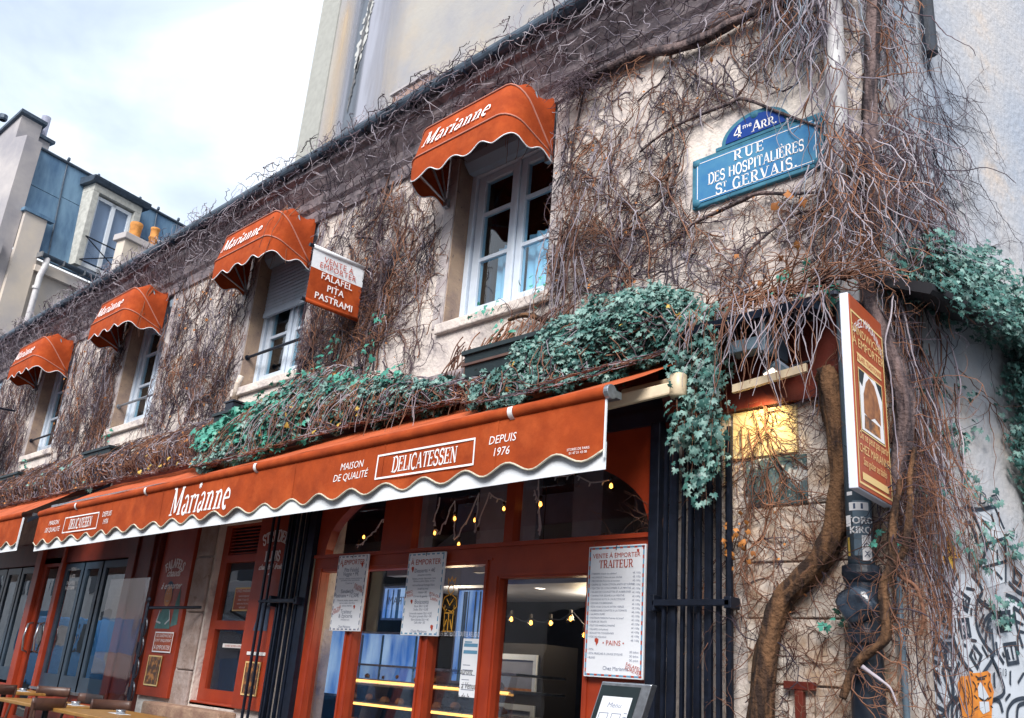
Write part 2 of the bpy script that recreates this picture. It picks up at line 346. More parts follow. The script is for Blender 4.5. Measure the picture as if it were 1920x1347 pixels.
GL = {
 'A': _g(.86, [(TN, [(.1,0),(.42,1)]),(TK,[(.42,1),(.74,0)]),(TN,[(.2,.32),(.64,.32)])], [(.1,0),(.74,0)]),
 'B': _g(.76, [(TK,[(.16,0),(.16,1)]),(TN,[(.16,1),(.4,1)]),(TN,[(.16,.53),(.42,.53)]),(TN,[(.16,0),(.42,0)]),(TK*.8,A_(.4,.765,.2,.235,90,-90,8)),(TK*.9,A_(.42,.265,.24,.265,90,-90,8))], [(.1,0),(.1,1)]),
 'C': _g(.8, [(TK*.85, A_(.44,.5,.34,.5,50,310,18)),(TN,[(.68,.98),(.68,.7)])]),
 'D': _g(.84, [(TK,[(.16,0),(.16,1)]),(TN,[(.16,1),(.38,1)]),(TN,[(.16,0),(.38,0)]),(TK*.9,A_(.38,.5,.36,.5,90,-90,14))], [(.1,0),(.1,1)]),
 'E': _g(.74, [(TK,[(.16,0),(.16,1)]),(TN,[(.16,.965),(.64,.965)]),(TN,[(.16,.52),(.5,.52)]),(TN,[(.16,.035),(.66,.035)]),(TN,[(.63,.98),(.63,.76)]),(TN,[(.65,.02),(.65,.26)]),(TN,[(.5,.62),(.5,.42)])], [(.1,0),(.1,1)]),
 'F': _g(.7, [(TK,[(.16,0),(.16,1)]),(TN,[(.16,.965),(.64,.965)]),(TN,[(.16,.52),(.5,.52)]),(TN,[(.63,.98),(.63,.76)]),(TN,[(.5,.62),(.5,.42)])], [(.16,0),(.1,1)]),
 'G': _g(.86, [(TK*.85, A_(.44,.5,.34,.5,50,300,18)),(TN,[(.68,.98),(.68,.72)]),(TK,[(.7,.06),(.7,.42)])], [(.7,.42)]),
 'H': _g(.92, [(TK,[(.18,0),(.18,1)]),(TK,[(.74,0),(.74,1)]),(TN,[(.18,.52),(.74,.52)])], [(.18,0),(.18,1),(.74,0),(.74,1)]),
 'I': _g(.38, [(TK,[(.19,0),(.19,1)])], [(.19,0),(.19,1)]),
 'K': _g(.86, [(TK,[(.18,0),(.18,1)]),(TN,[(.68,1),(.2,.42)]),(TK*.9,[(.36,.62),(.7,0)])], [(.18,0),(.18,1),(.68,1),(.72,0)]),
 'L': _g(.7, [(TK,[(.18,0),(.18,1)]),(TN,[(.18,.035),(.64,.035)]),(TN,[(.63,.02),(.63,.28)])], [(.18,1),(.12,0)]),
 'M': _g(1.1, [(TN,[(.18,0),(.2,1)]),(TK,[(.2,1),(.54,.1)]),(TN,[(.54,.1),(.88,1)]),(TK,[(.9,0),(.9,1)])], [(.18,0),(.16,1),(.9,0),(.92,1)]),
 'N': _g(.94, [(TN,[(.18,0),(.18,1)]),(TK,[(.18,1),(.74,0)]),(TN,[(.74,0),(.74,1)])], [(.18,0),(.14,1),(.74,1)]),
 'O': _g(.88, [(TK*.85, A_(.44,.5,.34,.49,0,360,24))]),
 'P': _g(.76, [(TK,[(.18,0),(.18,1)]),(TN,[(.16,1),(.4,1)]),(TN,[(.18,.47),(.4,.47)]),(TK*.85,A_(.4,.735,.26,.265,90,-90,10))], [(.18,0),(.12,1)]),
 'Q': _g(.88, [(TK*.85, A_(.44,.5,.34,.49,0,360,24)),(TK*.7,[(.5,.2),(.8,-.12)])]),
 'R': _g(.86, [(TK,[(.18,0),(.18,1)]),(TN,[(.16,1),(.4,1)]),(TN,[(.18,.5),(.4,.5)]),(TK*.8,A_(.4,.75,.24,.25,90,-90,10)),(TK*.9,[(.42,.5),(.72,0)])], [(.18,0),(.12,1),(.74,0)]),
 'S': _g(.7, [(TK*.8, A_(.35,.74,.24,.24,30,250,10)+A_(.35,.26,.25,.25,80,-150,10)),(TN,[(.58,.98),(.58,.7)]),(TN,[(.11,.02),(.11,.3)])]),
 'T': _g(.8, [(TK,[(.4,0),(.4,1)]),(TN,[(.08,.965),(.72,.965)]),(TN,[(.09,.98),(.09,.74)]),(TN,[(.71,.98),(.71,.74)])], [(.4,0)]),
 'U': _g(.88, [(TK,[(.18,1),(.18,.34)]),(TK*.8,A_(.44,.32,.26,.3,180,360,12)),(TN,[(.7,.34),(.7,1)])], [(.18,1),(.7,1)]),
 'V': _g(.84, [(TK,[(.1,1),(.42,0)]),(TN,[(.42,0),(.74,1)])], [(.1,1),(.74,1)]),
 'X': _g(.84, [(TK,[(.12,1),(.72,0)]),(TN,[(.12,0),(.7,1)])], [(.12,1),(.72,0),(.12,0),(.7,1)]),
 'Z': _g(.76, [(TN,[(.12,.96),(.64,.96)]),(TK,[(.62,.96),(.14,.04)]),(TN,[(.12,.04),(.66,.04)])]),
 '4': _g(.74, [(TK,[(.5,0),(.5,1)]),(TN,[(.5,1),(.06,.3)]),(TN*1.3,[(.06,.28),(.68,.28)])], [(.5,0)]),
 '.': _g(.3, [(.17,[(.06,.08),(.23,.08)])]), "'": _g(.25, [(.1,[(.14,1.02),(.1,.74)])]), ' ': _g(.42, []), '-': _g(.4, [(TN,[(.05,.45),(.35,.45)])]),
 'a': _g(.62, [(TK*.85,[(.46,.04),(.46,.44)]),(TN*1.3,A_(.29,.44,.17,.2,0,150,8)),(TK*.7,A_(.25,.16,.16,.15,80,360,12)),(TN,[(.46,.06),(.58,.02)])]),
 'r': _g(.5, [(TK*.85,[(.18,0),(.18,.62)]),(TN*1.2,A_(.34,.4,.16,.22,150,50,6)),(TK*.7,[(.42,.6),(.46,.5)])], [(.18,0),(.12,.62)]),
 'i': _g(.36, [(TK*.85,[(.18,0),(.18,.62)])], [(.18,0),(.12,.62)]),
 'n': _g(.7, [(TK*.85,[(.18,0),(.18,.62)]),(TN*1.3,A_(.35,.42,.16,.2,160,10,8)),(TK*.85,[(.51,0),(.51,.46)])], [(.18,0),(.12,.62),(.51,0)]),
 'e': _g(.6, [(TK*.8, A_(.3,.31,.22,.31,90,300,14)),(TN*1.2,A_(.3,.31,.22,.3,90,0,6)),(TN,[(.1,.33),(.5,.33)])]),
}
def serif(txt, size=1.0, align='CENTER', shear=0, squeeze=1.0, star=False, track=0):
    vs, fs = [], []; x = 0
    for ch in txt:
        acc = None
        if ch in 'ÈÉÀ': acc = ch; ch = {'È':'E','É':'E','À':'A'}[ch]
        adv, st, se = GL.get(ch, GL[' '])
        parts = [stroke(p, w_) for w_, p in st]
        top = .62 if ch in 'arine' else 1
        for sx_, sy_ in se:
            yy = min(max(sy_, .03), top-.03); parts.append(([(sx_-SF,yy-.03),(sx_+SF,yy-.03),(sx_+SF,yy+.03),(sx_-SF,yy+.03)], [(0,1,2,3)]))
        if acc: parts.append(stroke([(.3,1.28),(.46,1.1)] if acc != 'É' else [(.46,1.28),(.3,1.1)], .09))
        if ch == 'i':
            if star:
                for a in range(4): parts.append(stroke([(.18+.13*math.cos(R(45*a)), .95+.13*math.sin(R(45*a))), (.18-.13*math.cos(R(45*a)), .95-.13*math.sin(R(45*a)))], .045))
            else: parts.append(stroke([(.18,.76),(.18,.92)], .16))
        for pv, pf in parts:
            o = len(vs); vs += [(x+a*1.0, b) for a, b in pv]; fs += [tuple(i+o for i in f) for f in pf]
        x += adv + track
    off = {'CENTER': x/2, 'LEFT': 0, 'RIGHT': x}[align]
    return [((a-off+shear*b)*size*squeeze, b*size) for a, b in vs], fs
def put(mb, vf, fn):
    vs, fs = vf; return mb.add([fn(a, b) for a, b in vs], fs)
def bent(vf, rad):                        # lettering on a rising arc
    vs, fs = vf; return [( (rad+b)*math.sin(a/rad), (rad+b)*math.cos(a/rad)-rad ) for a, b in vs], fs
def on_y(X, Y, Z): return lambda a, b: (X+a, Y, Z+b)
def frame2(x0, x1, z0, z1, t):            # flat rectangular line
    vs = [(x0,z0),(x1,z0),(x1,z1),(x0,z1),(x0+t,z0+t),(x1-t,z0+t),(x1-t,z1-t),(x0+t,z1-t)]
    return vs, [(0,1,5,4),(1,2,6,5),(2,3,7,6),(3,0,4,7)]
def poly2(pts): return list(pts), [tuple(range(len(pts)))]
GZ = .33                                   # pavement level
CX = -2.05                                 # street corner of the building
TH = math.atan2(.9834, .1814)              # heading of the side street wall
# ------------------------------------------------------------------ ground, sky structures
MB().quad((-90,-60,GZ-.12),(60,-60,GZ-.12),(60,90,GZ-.12),(-90,90,GZ-.12)).build('road', 'asphalt', kind='structure')
pv = MB(); pv.box(-60, CX+1.2, -2.9, 6, GZ-.3, GZ-.001); pv.build('pavement', 'paving', kind='structure')
kb = MB(); kb.box(-60, CX+1.2, -3.06, -2.903, GZ-.3, GZ+.004); kb.build('kerb', 'stone', kind='structure')

# ------------------------------------------------------------------ main building
bld = thing('restaurant_building', 'two-storey corner restaurant with pale plaster upper wall smothered in bare creeper', 'building', (0,0,0))
WX = [(-6.07,-4.78), (-9.76,-8.47), (-13.40,-12.11), (-16.92,-15.63), (-20.6,-19.3)]
WZ = (4.68, 6.56)
holes = [(a, b, *WZ) for a, b in WX]
m_ = MB(); holed_slab(m_, -27, CX, 3.95, 6.80, holes, 0, .3)
m_.build('upper_wall', 'plaster', bld)
mb = MB(); mb.box(-27, CX, .9, 9.0, 6.80, 7.02); mb.box(-27, -26.8, .0, 9, GZ, 6.8); mb.build('roof', 'zincgut', bld)
# cornice in stepped mouldings
cp = [(0,6.52),(-.035,6.52),(-.05,6.60),(-.05,6.66),(-.09,6.70),(-.11,6.80),(-.16,6.86),(-.22,6.93),(-.23,7.00),(-.30,7.02),(-.30,7.08),(.9,7.08),(.9,6.8),(0,6.8)]
MB().prism_x(cp, -27, CX+.12).build('cornice', 'cornice', bld)
# zinc gutter on the cornice
gp = [(-.26,7.09)] + [(-.33+.075*math.cos(R(a)), 7.15+.075*math.sin(R(a))) for a in range(-60,-200,-20)] + [(-.395,7.19),(-.385,7.20)] + [(-.33+.06*math.cos(R(a)), 7.15+.06*math.sin(R(a))) for a in range(-180,-40,20)] + [(-.25,7.105)]
MB().prism_x(gp, -27, CX+.15).build('gutter', 'zincgut', bld)
br = MB()
for i in range(62): br.box(-26.5+i*.4, -26.48+i*.4, -.41, -.2, 7.05, 7.09)
br.build('gutter_bracket', 'black_iron', bld, kind='stuff')

def upper_window(k, a, b, shutter=False, curtain=False, dark=False):
    z0, z1 = WZ; yf = .24; cx = (a+b)/2
    f = MB(); f.box(a, a+.07, yf-.06, yf+.05, z0+.02, z1-.2); f.box(b-.07, b, yf-.06, yf+.05, z0+.02, z1-.2)   # outer frame
    f.box(a+.07, b-.07, yf-.06, yf+.05, z0+.02, z0+.11); f.box(a+.07, b-.07, yf-.06, yf+.05, z1-.26, z1-.2)
    f.box(a+.085, a+.18, yf-.03, yf+.04, z0+.12, z1-.27); f.box(b-.18, b-.085, yf-.03, yf+.04, z0+.12, z1-.27)
    f.box(cx-.095, cx-.015, yf-.03, yf+.04, z0+.12, z1-.27); f.box(cx+.015, cx+.095, yf-.03, yf+.04, z0+.12, z1-.27); f.box(cx-.02, cx+.02, yf-.055, yf-.031, z0+.12, z1-.27)
    for s in ((a+.18, cx-.095), (cx+.095, b-.18)):
        f.box(*s, yf-.03, yf+.04, z0+.12, z0+.21); f.box(*s, yf-.03, yf+.04, z1-.34, z1-.27)
    w_ = f.build('window', 'white_frame', bld, bevel=.006)
    zs = [z0+.21, 5.375, 5.86, z1-.34]
    for s in ((a+.18, cx-.095), (cx+.095, b-.18)):
        for z in zs[1:3]: MB().box(s[0], s[1], yf-.022, yf+.02, z-.018, z+.018).build('glazing_bar', 'white_frame', w_)
        for j in range(3):
            lo = zs[j]+(.018 if j else 0); hi = zs[j+1]-(.018 if j < 2 else 0)
            MB().box(s[0], s[1], yf+.0, yf+.006, lo, hi).build('pane', G_UP, w_)
    # room behind
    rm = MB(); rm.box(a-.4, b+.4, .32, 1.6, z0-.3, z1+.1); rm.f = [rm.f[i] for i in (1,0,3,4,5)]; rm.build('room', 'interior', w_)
    # sill, roller box, reveal lining
    MB().box(a-.06, b+.06, -.05, .2, z0-.10, z0).build('sill', 'plaster', w_, bevel=.012)
    rv = MB(); rv.box(a+.001, a+.012, .003, .178, z0, z1-.02); rv.build('reveal', 'reveal', w_)
    pr = [(.03,z1-.01),(.02,z1-.10),(.04,z1-.17),(.11,z1-.245),(.175,z1-.25),(.175,z1-.01)]
    MB().prism_x(pr, a+.03, b-.03).build('roller_box', 'roller', w_)
    tr = MB(); tr.box(a-.14, a, -.012, .0, z0-.02, z1+.05); tr.build('surround', 'trim', w_); MB().box(b, b+.14, -.012, .0, z0-.02, z1+.05).build('surround', 'trim', w_)
    if shutter:
        for j in range(13):
            z = z1-.25-.048*j; MB().prism_x([(.135,z-.046),(.128,z-.03),(.128,z-.016),(.135,z),(.15,z),(.15,z-.046)], a+.08, b-.08).build('slat', 'slat', w_)
        MB().box(a+.08, b-.08, .12, .155, z1-.25-.048*13-.06, z1-.25-.048*13).build('shutter_bar', 'slat', w_)
    if curtain:
        for s, h in (((a+.30, cx-.03), 5.50), ((cx+.06, b-.1), 5.52)):
            c = MB(); us = np.linspace(s[0], s[1], 26); vs = np.linspace(0, 1, 6)
            c.grid(lambda u, v: (u, .36+.018*math.sin(u*60), z0+.1+v*(h-z0-.1+.03*math.sin((u-s[0])/(s[1]-s[0])*PI*1.6+.5))), us, vs); c.build('curtain', 'curtain', w_, smooth=True)
        c = MB(); c.box(a+.19, a+.23, .34, .38, z0+.1, z1-.4); c.build('inner_frame', 'dark_blue', w_)
    return w_
for k, (a, b) in enumerate(WX): upper_window(k, a, b, shutter=(k == 1), curtain=(k == 0))
for k, zr in ((1, 5.10), (2, 5.05), (3, 4.98)):
    a, b = WX[k]; t = MB(); t.tube([(a-.02,.05,zr),(b+.02,.05,zr)], .018, 8); t.tube([(a-.0,.05,zr),(a+.02,.05,zr)], .035, 8)
    tag(t.build('window_rail', 'steel' if k == 2 else 'black_iron'), ['', 'dark iron rail across the window with the half closed shutter', 'pale metal rail across the third window from the corner', 'thin dark rail across the leftmost upper window'][k], 'rail', 'rails across the upper windows')

# ------------------------------------------------------------------ ground floor walls
gw = MB(); gh = [(-7.50,-3.56,.2,3.30), (-9.53,-8.62,1.20,3.05), (-13.9,-11.55,GZ+.02,2.95), (-19.5,-14.1,GZ+.02,3.0)]
holed_slab(gw, -27, CX, GZ-.3, 3.95, gh, .0, .25); gw.build('lower_wall', 'plaster', bld)
MB().box(-27, CX-.001, .01, .30, 3.94, 3.96).build('floor_band', 'trim', bld)
# painted stone blocks at the corner end (each block its own piece)
rows = [(.36,.66),(.67,1.0),(1.01,1.36),(1.37,1.72),(1.73,2.08),(2.09,2.40),(2.41,2.73),(2.74,3.04)]
for i, (z0, z1) in enumerate(rows):
    cuts = [-2.93, -2.52, CX-.012] if i % 2 else [-2.93, -2.70, -2.33, CX-.012]
    for a, b in zip(cuts, cuts[1:]):
        j = random.uniform(-.006, .006)
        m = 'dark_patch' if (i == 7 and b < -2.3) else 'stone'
        MB().box(a+.002, b-.002, -.03+j, .0, z0+.001, z1-.001).build('stone_block', m, bld, bevel=.005)
# yellow patch above the blocks: the floodlight's glow put into its colour
MB().box(-3.02, -2.58, -.022, 0, 3.06, 3.36).build('floodlit_patch', mat('floodlit_yellow', (.70,.58,.34), .9, var=.15, vscale=9), bld)
rd = MB(); rd.box(-3.28, -2.12, -.06, -.001, 3.37, 3.86); rd.build('fascia_end', 'red_dark', bld)

# ------------------------------------------------------------------ ledge between the storeys
lg = MB(); lg.prism_x([(0,3.96),(-.20,3.98),(-.22,4.03),(-.22,4.08),(0,4.12)], -27, -3.0); lg.build('ledge', 'cornice', bld)
lw = MB(); lw.box(-5.8, -4.0, -.26, -.001, 3.80, 3.955); lw.build('awning_housing', 'red_dark', bld, bevel=.01)

# ------------------------------------------------------------------ side street facade (local frame: x along wall, -y outwards)
side = thing('side_facade', 'tall pale bluish plaster wall on the right along the side street', 'building', (CX,0,0), TH)
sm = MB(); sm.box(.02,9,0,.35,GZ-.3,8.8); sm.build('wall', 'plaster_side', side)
pb = MB(); pb.box(.0, .26, -.025, 0, GZ, 3.6); pb.build('pilaster', 'stone', side, bevel=.01)
sb = MB(); sb.prism_x([(0,4.02),(-.36,3.84),(-.38,3.86),(-.38,3.90),(-.34,3.92),(0,4.08)], -.05, .70); sb.build('canopy_ledge', 'black', side)
for i in range(0): MB().box(.1+i*.33, .12+i*.33, -.30, 0, 3.80, 3.84).build('bracket', 'black_iron', side)
tag(MB().tube([(.72,-.07,5.9),(.72,-.07,9.5)], .05, 10).build('wall_pipe', 'pipe_grey', side), '', '') if False else MB().tube([(.74,-.07,6.05),(.74,-.07,9.5)], .05, 10).build('wall_pipe', 'pipe_black', side)

# ------------------------------------------------------------------ tall building behind
tall = thing('tall_building', 'tall beige blank party wall with dark vertical leak stains behind the roofline', 'building', (-20.5,6,0))
tm = MB(); tm.quad((1.0,0,5),(24,0,5),(24,0,30),(1.0,0,30)); tm.quad((0,0,5),(0,0,30),(0,10,30),(0,10,5)); tm.build('wall', 'tallwall', tall)
ts = MB(); ts.box(0,.995,-.04,.2,5,30); ts.build('edge_strip', mat('strip', (.34,.34,.31), .9, var=.15), tall)
def stain(pts, m, y, nm='leak_stain', amp=.12, seed=1):
    rr = random.Random(seed); n = 46; a, b = [], []
    for i in range(n+1):
        t = i/n*(len(pts)-1); k = min(int(t), len(pts)-2); f = t-k
        x = pts[k][0]*(1-f)+pts[k+1][0]*f; z = pts[k][1]*(1-f)+pts[k+1][1]*f; w_ = pts[k][2]*(1-f)+pts[k+1][2]*f
        a.append((x-w_*(.5+rr.uniform(-amp,amp)*2), y, z)); b.append((x+w_*(.5+rr.uniform(-amp,amp)*2), y, z))
    s = MB(); s.add(a+b, [(i, n+1+i, n+2+i, i+1) for i in range(n)]); return s.build(nm, m, tall)
def soft_stain(name, col, dens):
    m = bpy.data.materials.new(name); m.use_nodes = True; t = m.node_tree; b = t.nodes['Principled BSDF']; b.inputs['Base Color'].default_value = (*col, 1); b.inputs['Roughness'].default_value = .95
    g = t.nodes.new('ShaderNodeTexCoord'); s = t.nodes.new('ShaderNodeSeparateXYZ'); t.links.new(g.outputs['Generated'], s.inputs[0])
    # dirt fades out towards both sides of the streak
    f = t.nodes.new('ShaderNodeMath'); f.operation = 'MULTIPLY_ADD'; f.inputs[1].default_value = 2; f.inputs[2].default_value = -1; t.links.new(s.outputs[0], f.inputs[0])
    ab = t.nodes.new('ShaderNodeMath'); ab.operation = 'ABSOLUTE'; t.links.new(f.outputs[0], ab.inputs[0])
    iv = t.nodes.new('ShaderNodeMath'); iv.operation = 'SUBTRACT'; iv.inputs[0].default_value = 1; t.links.new(ab.outputs[0], iv.inputs[1]); iv.use_clamp = True
    zz = t.nodes.new('ShaderNodeMath'); zz.operation = 'MULTIPLY_ADD'; zz.inputs[1].default_value = 2; zz.inputs[2].default_value = -1; t.links.new(s.outputs[2], zz.inputs[0])
    za = t.nodes.new('ShaderNodeMath'); za.operation = 'ABSOLUTE'; t.links.new(zz.outputs[0], za.inputs[0]); zi = t.nodes.new('ShaderNodeMath'); zi.operation = 'SUBTRACT'; zi.inputs[0].default_value = 1; zi.use_clamp = True; t.links.new(za.outputs[0], zi.inputs[1])
    n = t.nodes.new('ShaderNodeTexNoise'); n.inputs['Scale'].default_value = 1.1; n.inputs['Detail'].default_value = 8; mpp = t.nodes.new('ShaderNodeMapping'); mpp.inputs['Scale'].default_value = (2.4,1,.35)
    t.links.new(g.outputs['Object'], mpp.inputs[0]); t.links.new(mpp.outputs[0], n.inputs['Vector'])
    a = t.nodes.new('ShaderNodeMath'); a.operation = 'MULTIPLY'; t.links.new(iv.outputs[0], a.inputs[0]); t.links.new(n.outputs[0], a.inputs[1])
    a2 = t.nodes.new('ShaderNodeMath'); a2.operation = 'MULTIPLY'; a2.use_clamp = True; t.links.new(a.outputs[0], a2.inputs[0]); a2.inputs[1].default_value = dens
    zr = t.nodes.new('ShaderNodeMath'); zr.operation = 'MULTIPLY'; zr.use_clamp = True; t.links.new(zi.outputs[0], zr.inputs[0]); zr.inputs[1].default_value = 4
    a3 = t.nodes.new('ShaderNodeMath'); a3.operation = 'MULTIPLY'; t.links.new(a2.outputs[0], a3.inputs[0]); t.links.new(zr.outputs[0], a3.inputs[1])
    t.links.new(a3.outputs[0], b.inputs['Alpha']); return m
st = lambda x0,x1,z0,z1,m,y: MB().quad((x0,y,z0),(x1,y,z0),(x1,y,z1),(x0,y,z1)).build('leak_stain', m, tall)
S1 = soft_stain('stain_blue', (.12,.14,.17), 3.4); S2 = soft_stain('stain_grey', (.30,.31,.36), 2.2); S3 = soft_stain('stain_ochre', (.55,.42,.28), 1.0)
st(1.75, 3.0, 14.0, 22.5, S1, -.004); st(2.05, 2.75, 14.2, 23, S1, -.016); st(1.2, 4.4, 12, 23, S2, -.008); st(6.9, 7.7, 16.5, 25, S2, -.006); st(9.5, 11.4, 12, 22, S2, -.005); st(1.0, 1.9, 13, 20, S3, -.012); st(13, 16, 12, 26, S2, -.007)
# ragged strip where the render has fallen off, with pale flakes along its edges
def rag(cx, cz, w_, h_, m, y, seed, nm, lean=.10):
    rr = random.Random(seed); n = 34; L_, R_ = [], []
    for i in range(n+1):
        t = i/n; z = cz-h_+2*h_*t; ww = w_*math.sin(PI*min(.98,max(.02,t)))**.5
        L_.append((cx+(z-cz)*lean-ww*(1+rr.uniform(-.75,.5)), z+rr.uniform(-.03,.03))); R_.append((cx+(z-cz)*lean+ww*(1+rr.uniform(-.75,.5)), z+rr.uniform(-.03,.03)))
    b = MB(); b.add([(x,y,z) for x,z in L_+R_], [(i, n+1+i, n+2+i, i+1) for i in range(n)]); b.build(nm, m, tall)
fw = mat('flake_white', (.50,.50,.48), .9, var=.25, vscale=3); fd = mat('flake_dark', (.07,.08,.09), .95, col2=(.16,.15,.15), vscale=4, bump=.8, bscale=8)
rag(2.50, 17.9, .17, 1.15, fw, -.035, 3, 'flaked_patch'); rag(2.66, 19.0, .12, .5, fw, -.036, 4, 'flaked_patch'); rag(2.56, 18.2, .085, 1.5, fd, -.05, 5, 'flaked_patch'); rag(2.40, 16.4, .07, .9, fd, -.05, 8, 'flaked_patch'); rag(2.72, 20.4, .06, 1.0, fd, -.05, 9, 'flaked_patch')
# boxed vent sticking out just above the gutter
vb = MB(); vb.box(5.0, 6.4, -.5, -.001, 13.6, 14.55); vb.build('wall_box', mat('box_brown', (.30,.20,.17), .9, var=.2), tall); 
vb = MB(); vb.box(4.95, 6.45, -.56, -.001, 14.553, 14.62); vb.build('box_cap', 'farwall_grey', tall)
# ------------------------------------------------------------------ far building with zinc mansard (local x along its front, +y inwards)
far = thing('mansard_building', 'distant old building with blue zinc mansard roof and white dormer at left', 'building', (-26,1.1,0), R(90+12.6))
# masonry body
bm = MB(); bm.box(-.02, 10, .02, 7, 5, 11.80); bm.build('front_wall', 'farwall', far)
bm = MB(); bm.prism_x([(.03,5),(.03,15.16),(2.15,15.5),(2.15,5)], -.50, -.03); bm.build('gable_wall', 'farwall_grey', far)
bm = MB(); bm.box(-.02, .62, -.10, .02, 5, 12.95); bm.build('corner_pier', 'farwall', far); bm = MB(); bm.box(-.10,.80,-.16,.05,12.953,13.05); bm.build('pier_cap', 'zinc', far)
# zinc panels standing on the slope
def slope(x, z, off=0): return (x, .02+(z-11.9)*.10-off, z)
xs = [0, .95, 1.95, 3.45, 4.15, 4.95, 5.8, 6.7, 7.6, 8.5, 9.5]
for i, (a, b) in enumerate(zip(xs, xs[1:])):
    for z0, z1 in ((11.9, 13.9+.1*(i % 2)), (13.92+.1*(i % 2), 15.12)):
        p = MB(); q = [slope(a+.015,z0), slope(b-.015,z0), slope(b-.015,z1), slope(a+.015,z1)]
        p.add(q+[(x,y+.12,z) for x,y,z in q], [(0,1,2,3),(4,7,6,5),(0,4,5,1),(1,5,6,2),(2,6,7,3),(3,7,4,0)]); p.build('zinc_panel', 'zinc', far)
    r = MB(); r.tube([slope(b,11.9,.02), slope(b,15.1,.02)], .022, 6); r.build('panel_roll', 'zincgut', far)
r = MB(); r.tube([slope(-.05,15.16,.02), slope(9.5,15.16,.02)], .05, 8); r.build('ridge_roll', 'zincgut', far)
for b in xs[1:-1]: MB().lathe([(0,15.34),(.04,15.31),(.05,15.24),(.03,15.2)], b, .3, 8).build('ridge_knob', 'zincgut', far)
r = MB(); r.box(-.02, 9.6, .4, 6, 15.0, 15.17); r.build('roof_top', 'zinc', far)
# dormer window
DX = lambda x, y, z: (x+.17, y, z)
dm = MB(); dm.box(1.42,1.62,-.28,.45,12.05,14.45); dm.box(2.86,3.08,-.28,.45,12.05,14.45); dm.box(1.42,3.08,-.28,.45,14.453,14.68); dm.xf(DX).build('dormer', mat('dormer_stone', (.50,.50,.46), .9, var=.3, vscale=8, bump=.4), far, bevel=.01)
dm = MB(); dm.prism_x([(-.42,14.80),(-.36,14.70),(-.30,14.685),(.5,14.685),(.5,14.95),(-.44,14.86)], 1.28, 3.26); dm.xf(DX).build('dormer_cornice', 'zincgut', far)
dw = MB(); 
for a, b in ((1.63,1.72),(2.18,2.30),(2.76,2.85)): dw.box(a,b,-.16,-.08,12.12,14.40)
dw.box(1.72,2.76,-.16,-.08,14.30,14.40); dw.box(1.72,2.76,-.16,-.08,12.12,12.24)
dwo = dw.xf(DX).build('dormer_window', mat('win_white', (.72,.76,.80), .5), far)
for a, b in ((1.72,2.18),(2.30,2.76)): MB().box(a,b,-.12,-.11,12.24,14.30).xf(DX).build('pane', glass_mat('far_glass', (.75,.8,.85), 2.2), dwo)
MB().quad((1.62,-.04,12.0),(2.86,-.04,12.0),(2.86,-.04,14.4),(1.62,-.04,14.4)).xf(DX).build('net_curtain', 'curtain', dwo)
rl = MB(); rl.tube([(1.5,-.34,12.95),(3.0,-.34,12.95)],.022,6); rl.tube([(1.5,-.34,12.2),(3.0,-.34,12.2)],.022,6); rl.tube([(1.5,-.34,12.95),(3.0,-.34,12.2)],.018,6); rl.tube([(1.5,-.34,12.2),(3.0,-.34,12.95)],.018,6)
rl.xf(DX).build('dormer_rail', 'black_iron', far)
# eaves gutter in lengths with clips
for i in range(14):
    a = .6+i*.66; g = MB(); g.grid(lambda u, v: (u, -.24+.11*math.cos(v), 11.93+.11*math.sin(v)), [a+.02, a+.64], [R(x) for x in range(180, 361, 20)]); g.build('gutter_length', 'zincgut', far)
    MB().box(a-.02, a+.02, -.36, -.10, 11.8, 11.95).build('gutter_clip', 'steel', far)
ev = MB(); ev.box(.6, 9.6, -.16, .02, 11.42, 11.60); ev.build('eaves_band', 'farwall', far)
dp = MB(); dp.tube([(.82,-.24,11.86),(.82,-.24,11.6),(.78,-.18,11.3),(.76,-.18,5)], .085, 10); dp.build('downpipe', 'pipe_white', far, smooth=True)
for z in (10.9, 9.2, 7.5): MB().lathe([(.085,z),(.10,z),(.10,z+.08),(.085,z+.08)], .76, -.18, 12).build('pipe_collar', 'pipe_white', far)
# chimney stack on the gable with a metal flue
ch = MB(); ch.prism_x([(.72,15.0),(.72,16.05),(2.15,15.42),(2.15,15.0)], -.47, .16); ch.build('gable_stack', 'farwall_grey', far)
ch = MB(); ch.prism_x([(.62,16.09),(.62,16.19),(2.25,15.47),(2.25,15.37)], -.56, .24); ch.build('stack_cap', 'zincgut', far)
ch = MB(); ch.box(.17,.55,.8,1.3,15.18,15.70); ch.build('low_stack', 'farwall_grey', far); ch = MB(); ch.box(.16,.64,.70,1.4,15.703,15.80); ch.build('low_stack_cap', 'zincgut', far)
MB().lathe([(.13,15.84),(.13,16.55),(.11,16.55),(.11,15.9)], .34, 1.0, 14).build('flue', mat('flue_lilac', (.35,.36,.45), .4, .4, var=.2), far, smooth=True)
MB().lathe([(0,16.62),(.12,16.58),(.13,16.45),(.1,16.4)], -.3, 2.2, 10).build('vent_cowl', 'zincgut', far)
MB().box(-.7,-.45,-.30,.6,11.4,11.9).build('gable_bracket', 'farwall_grey', far)

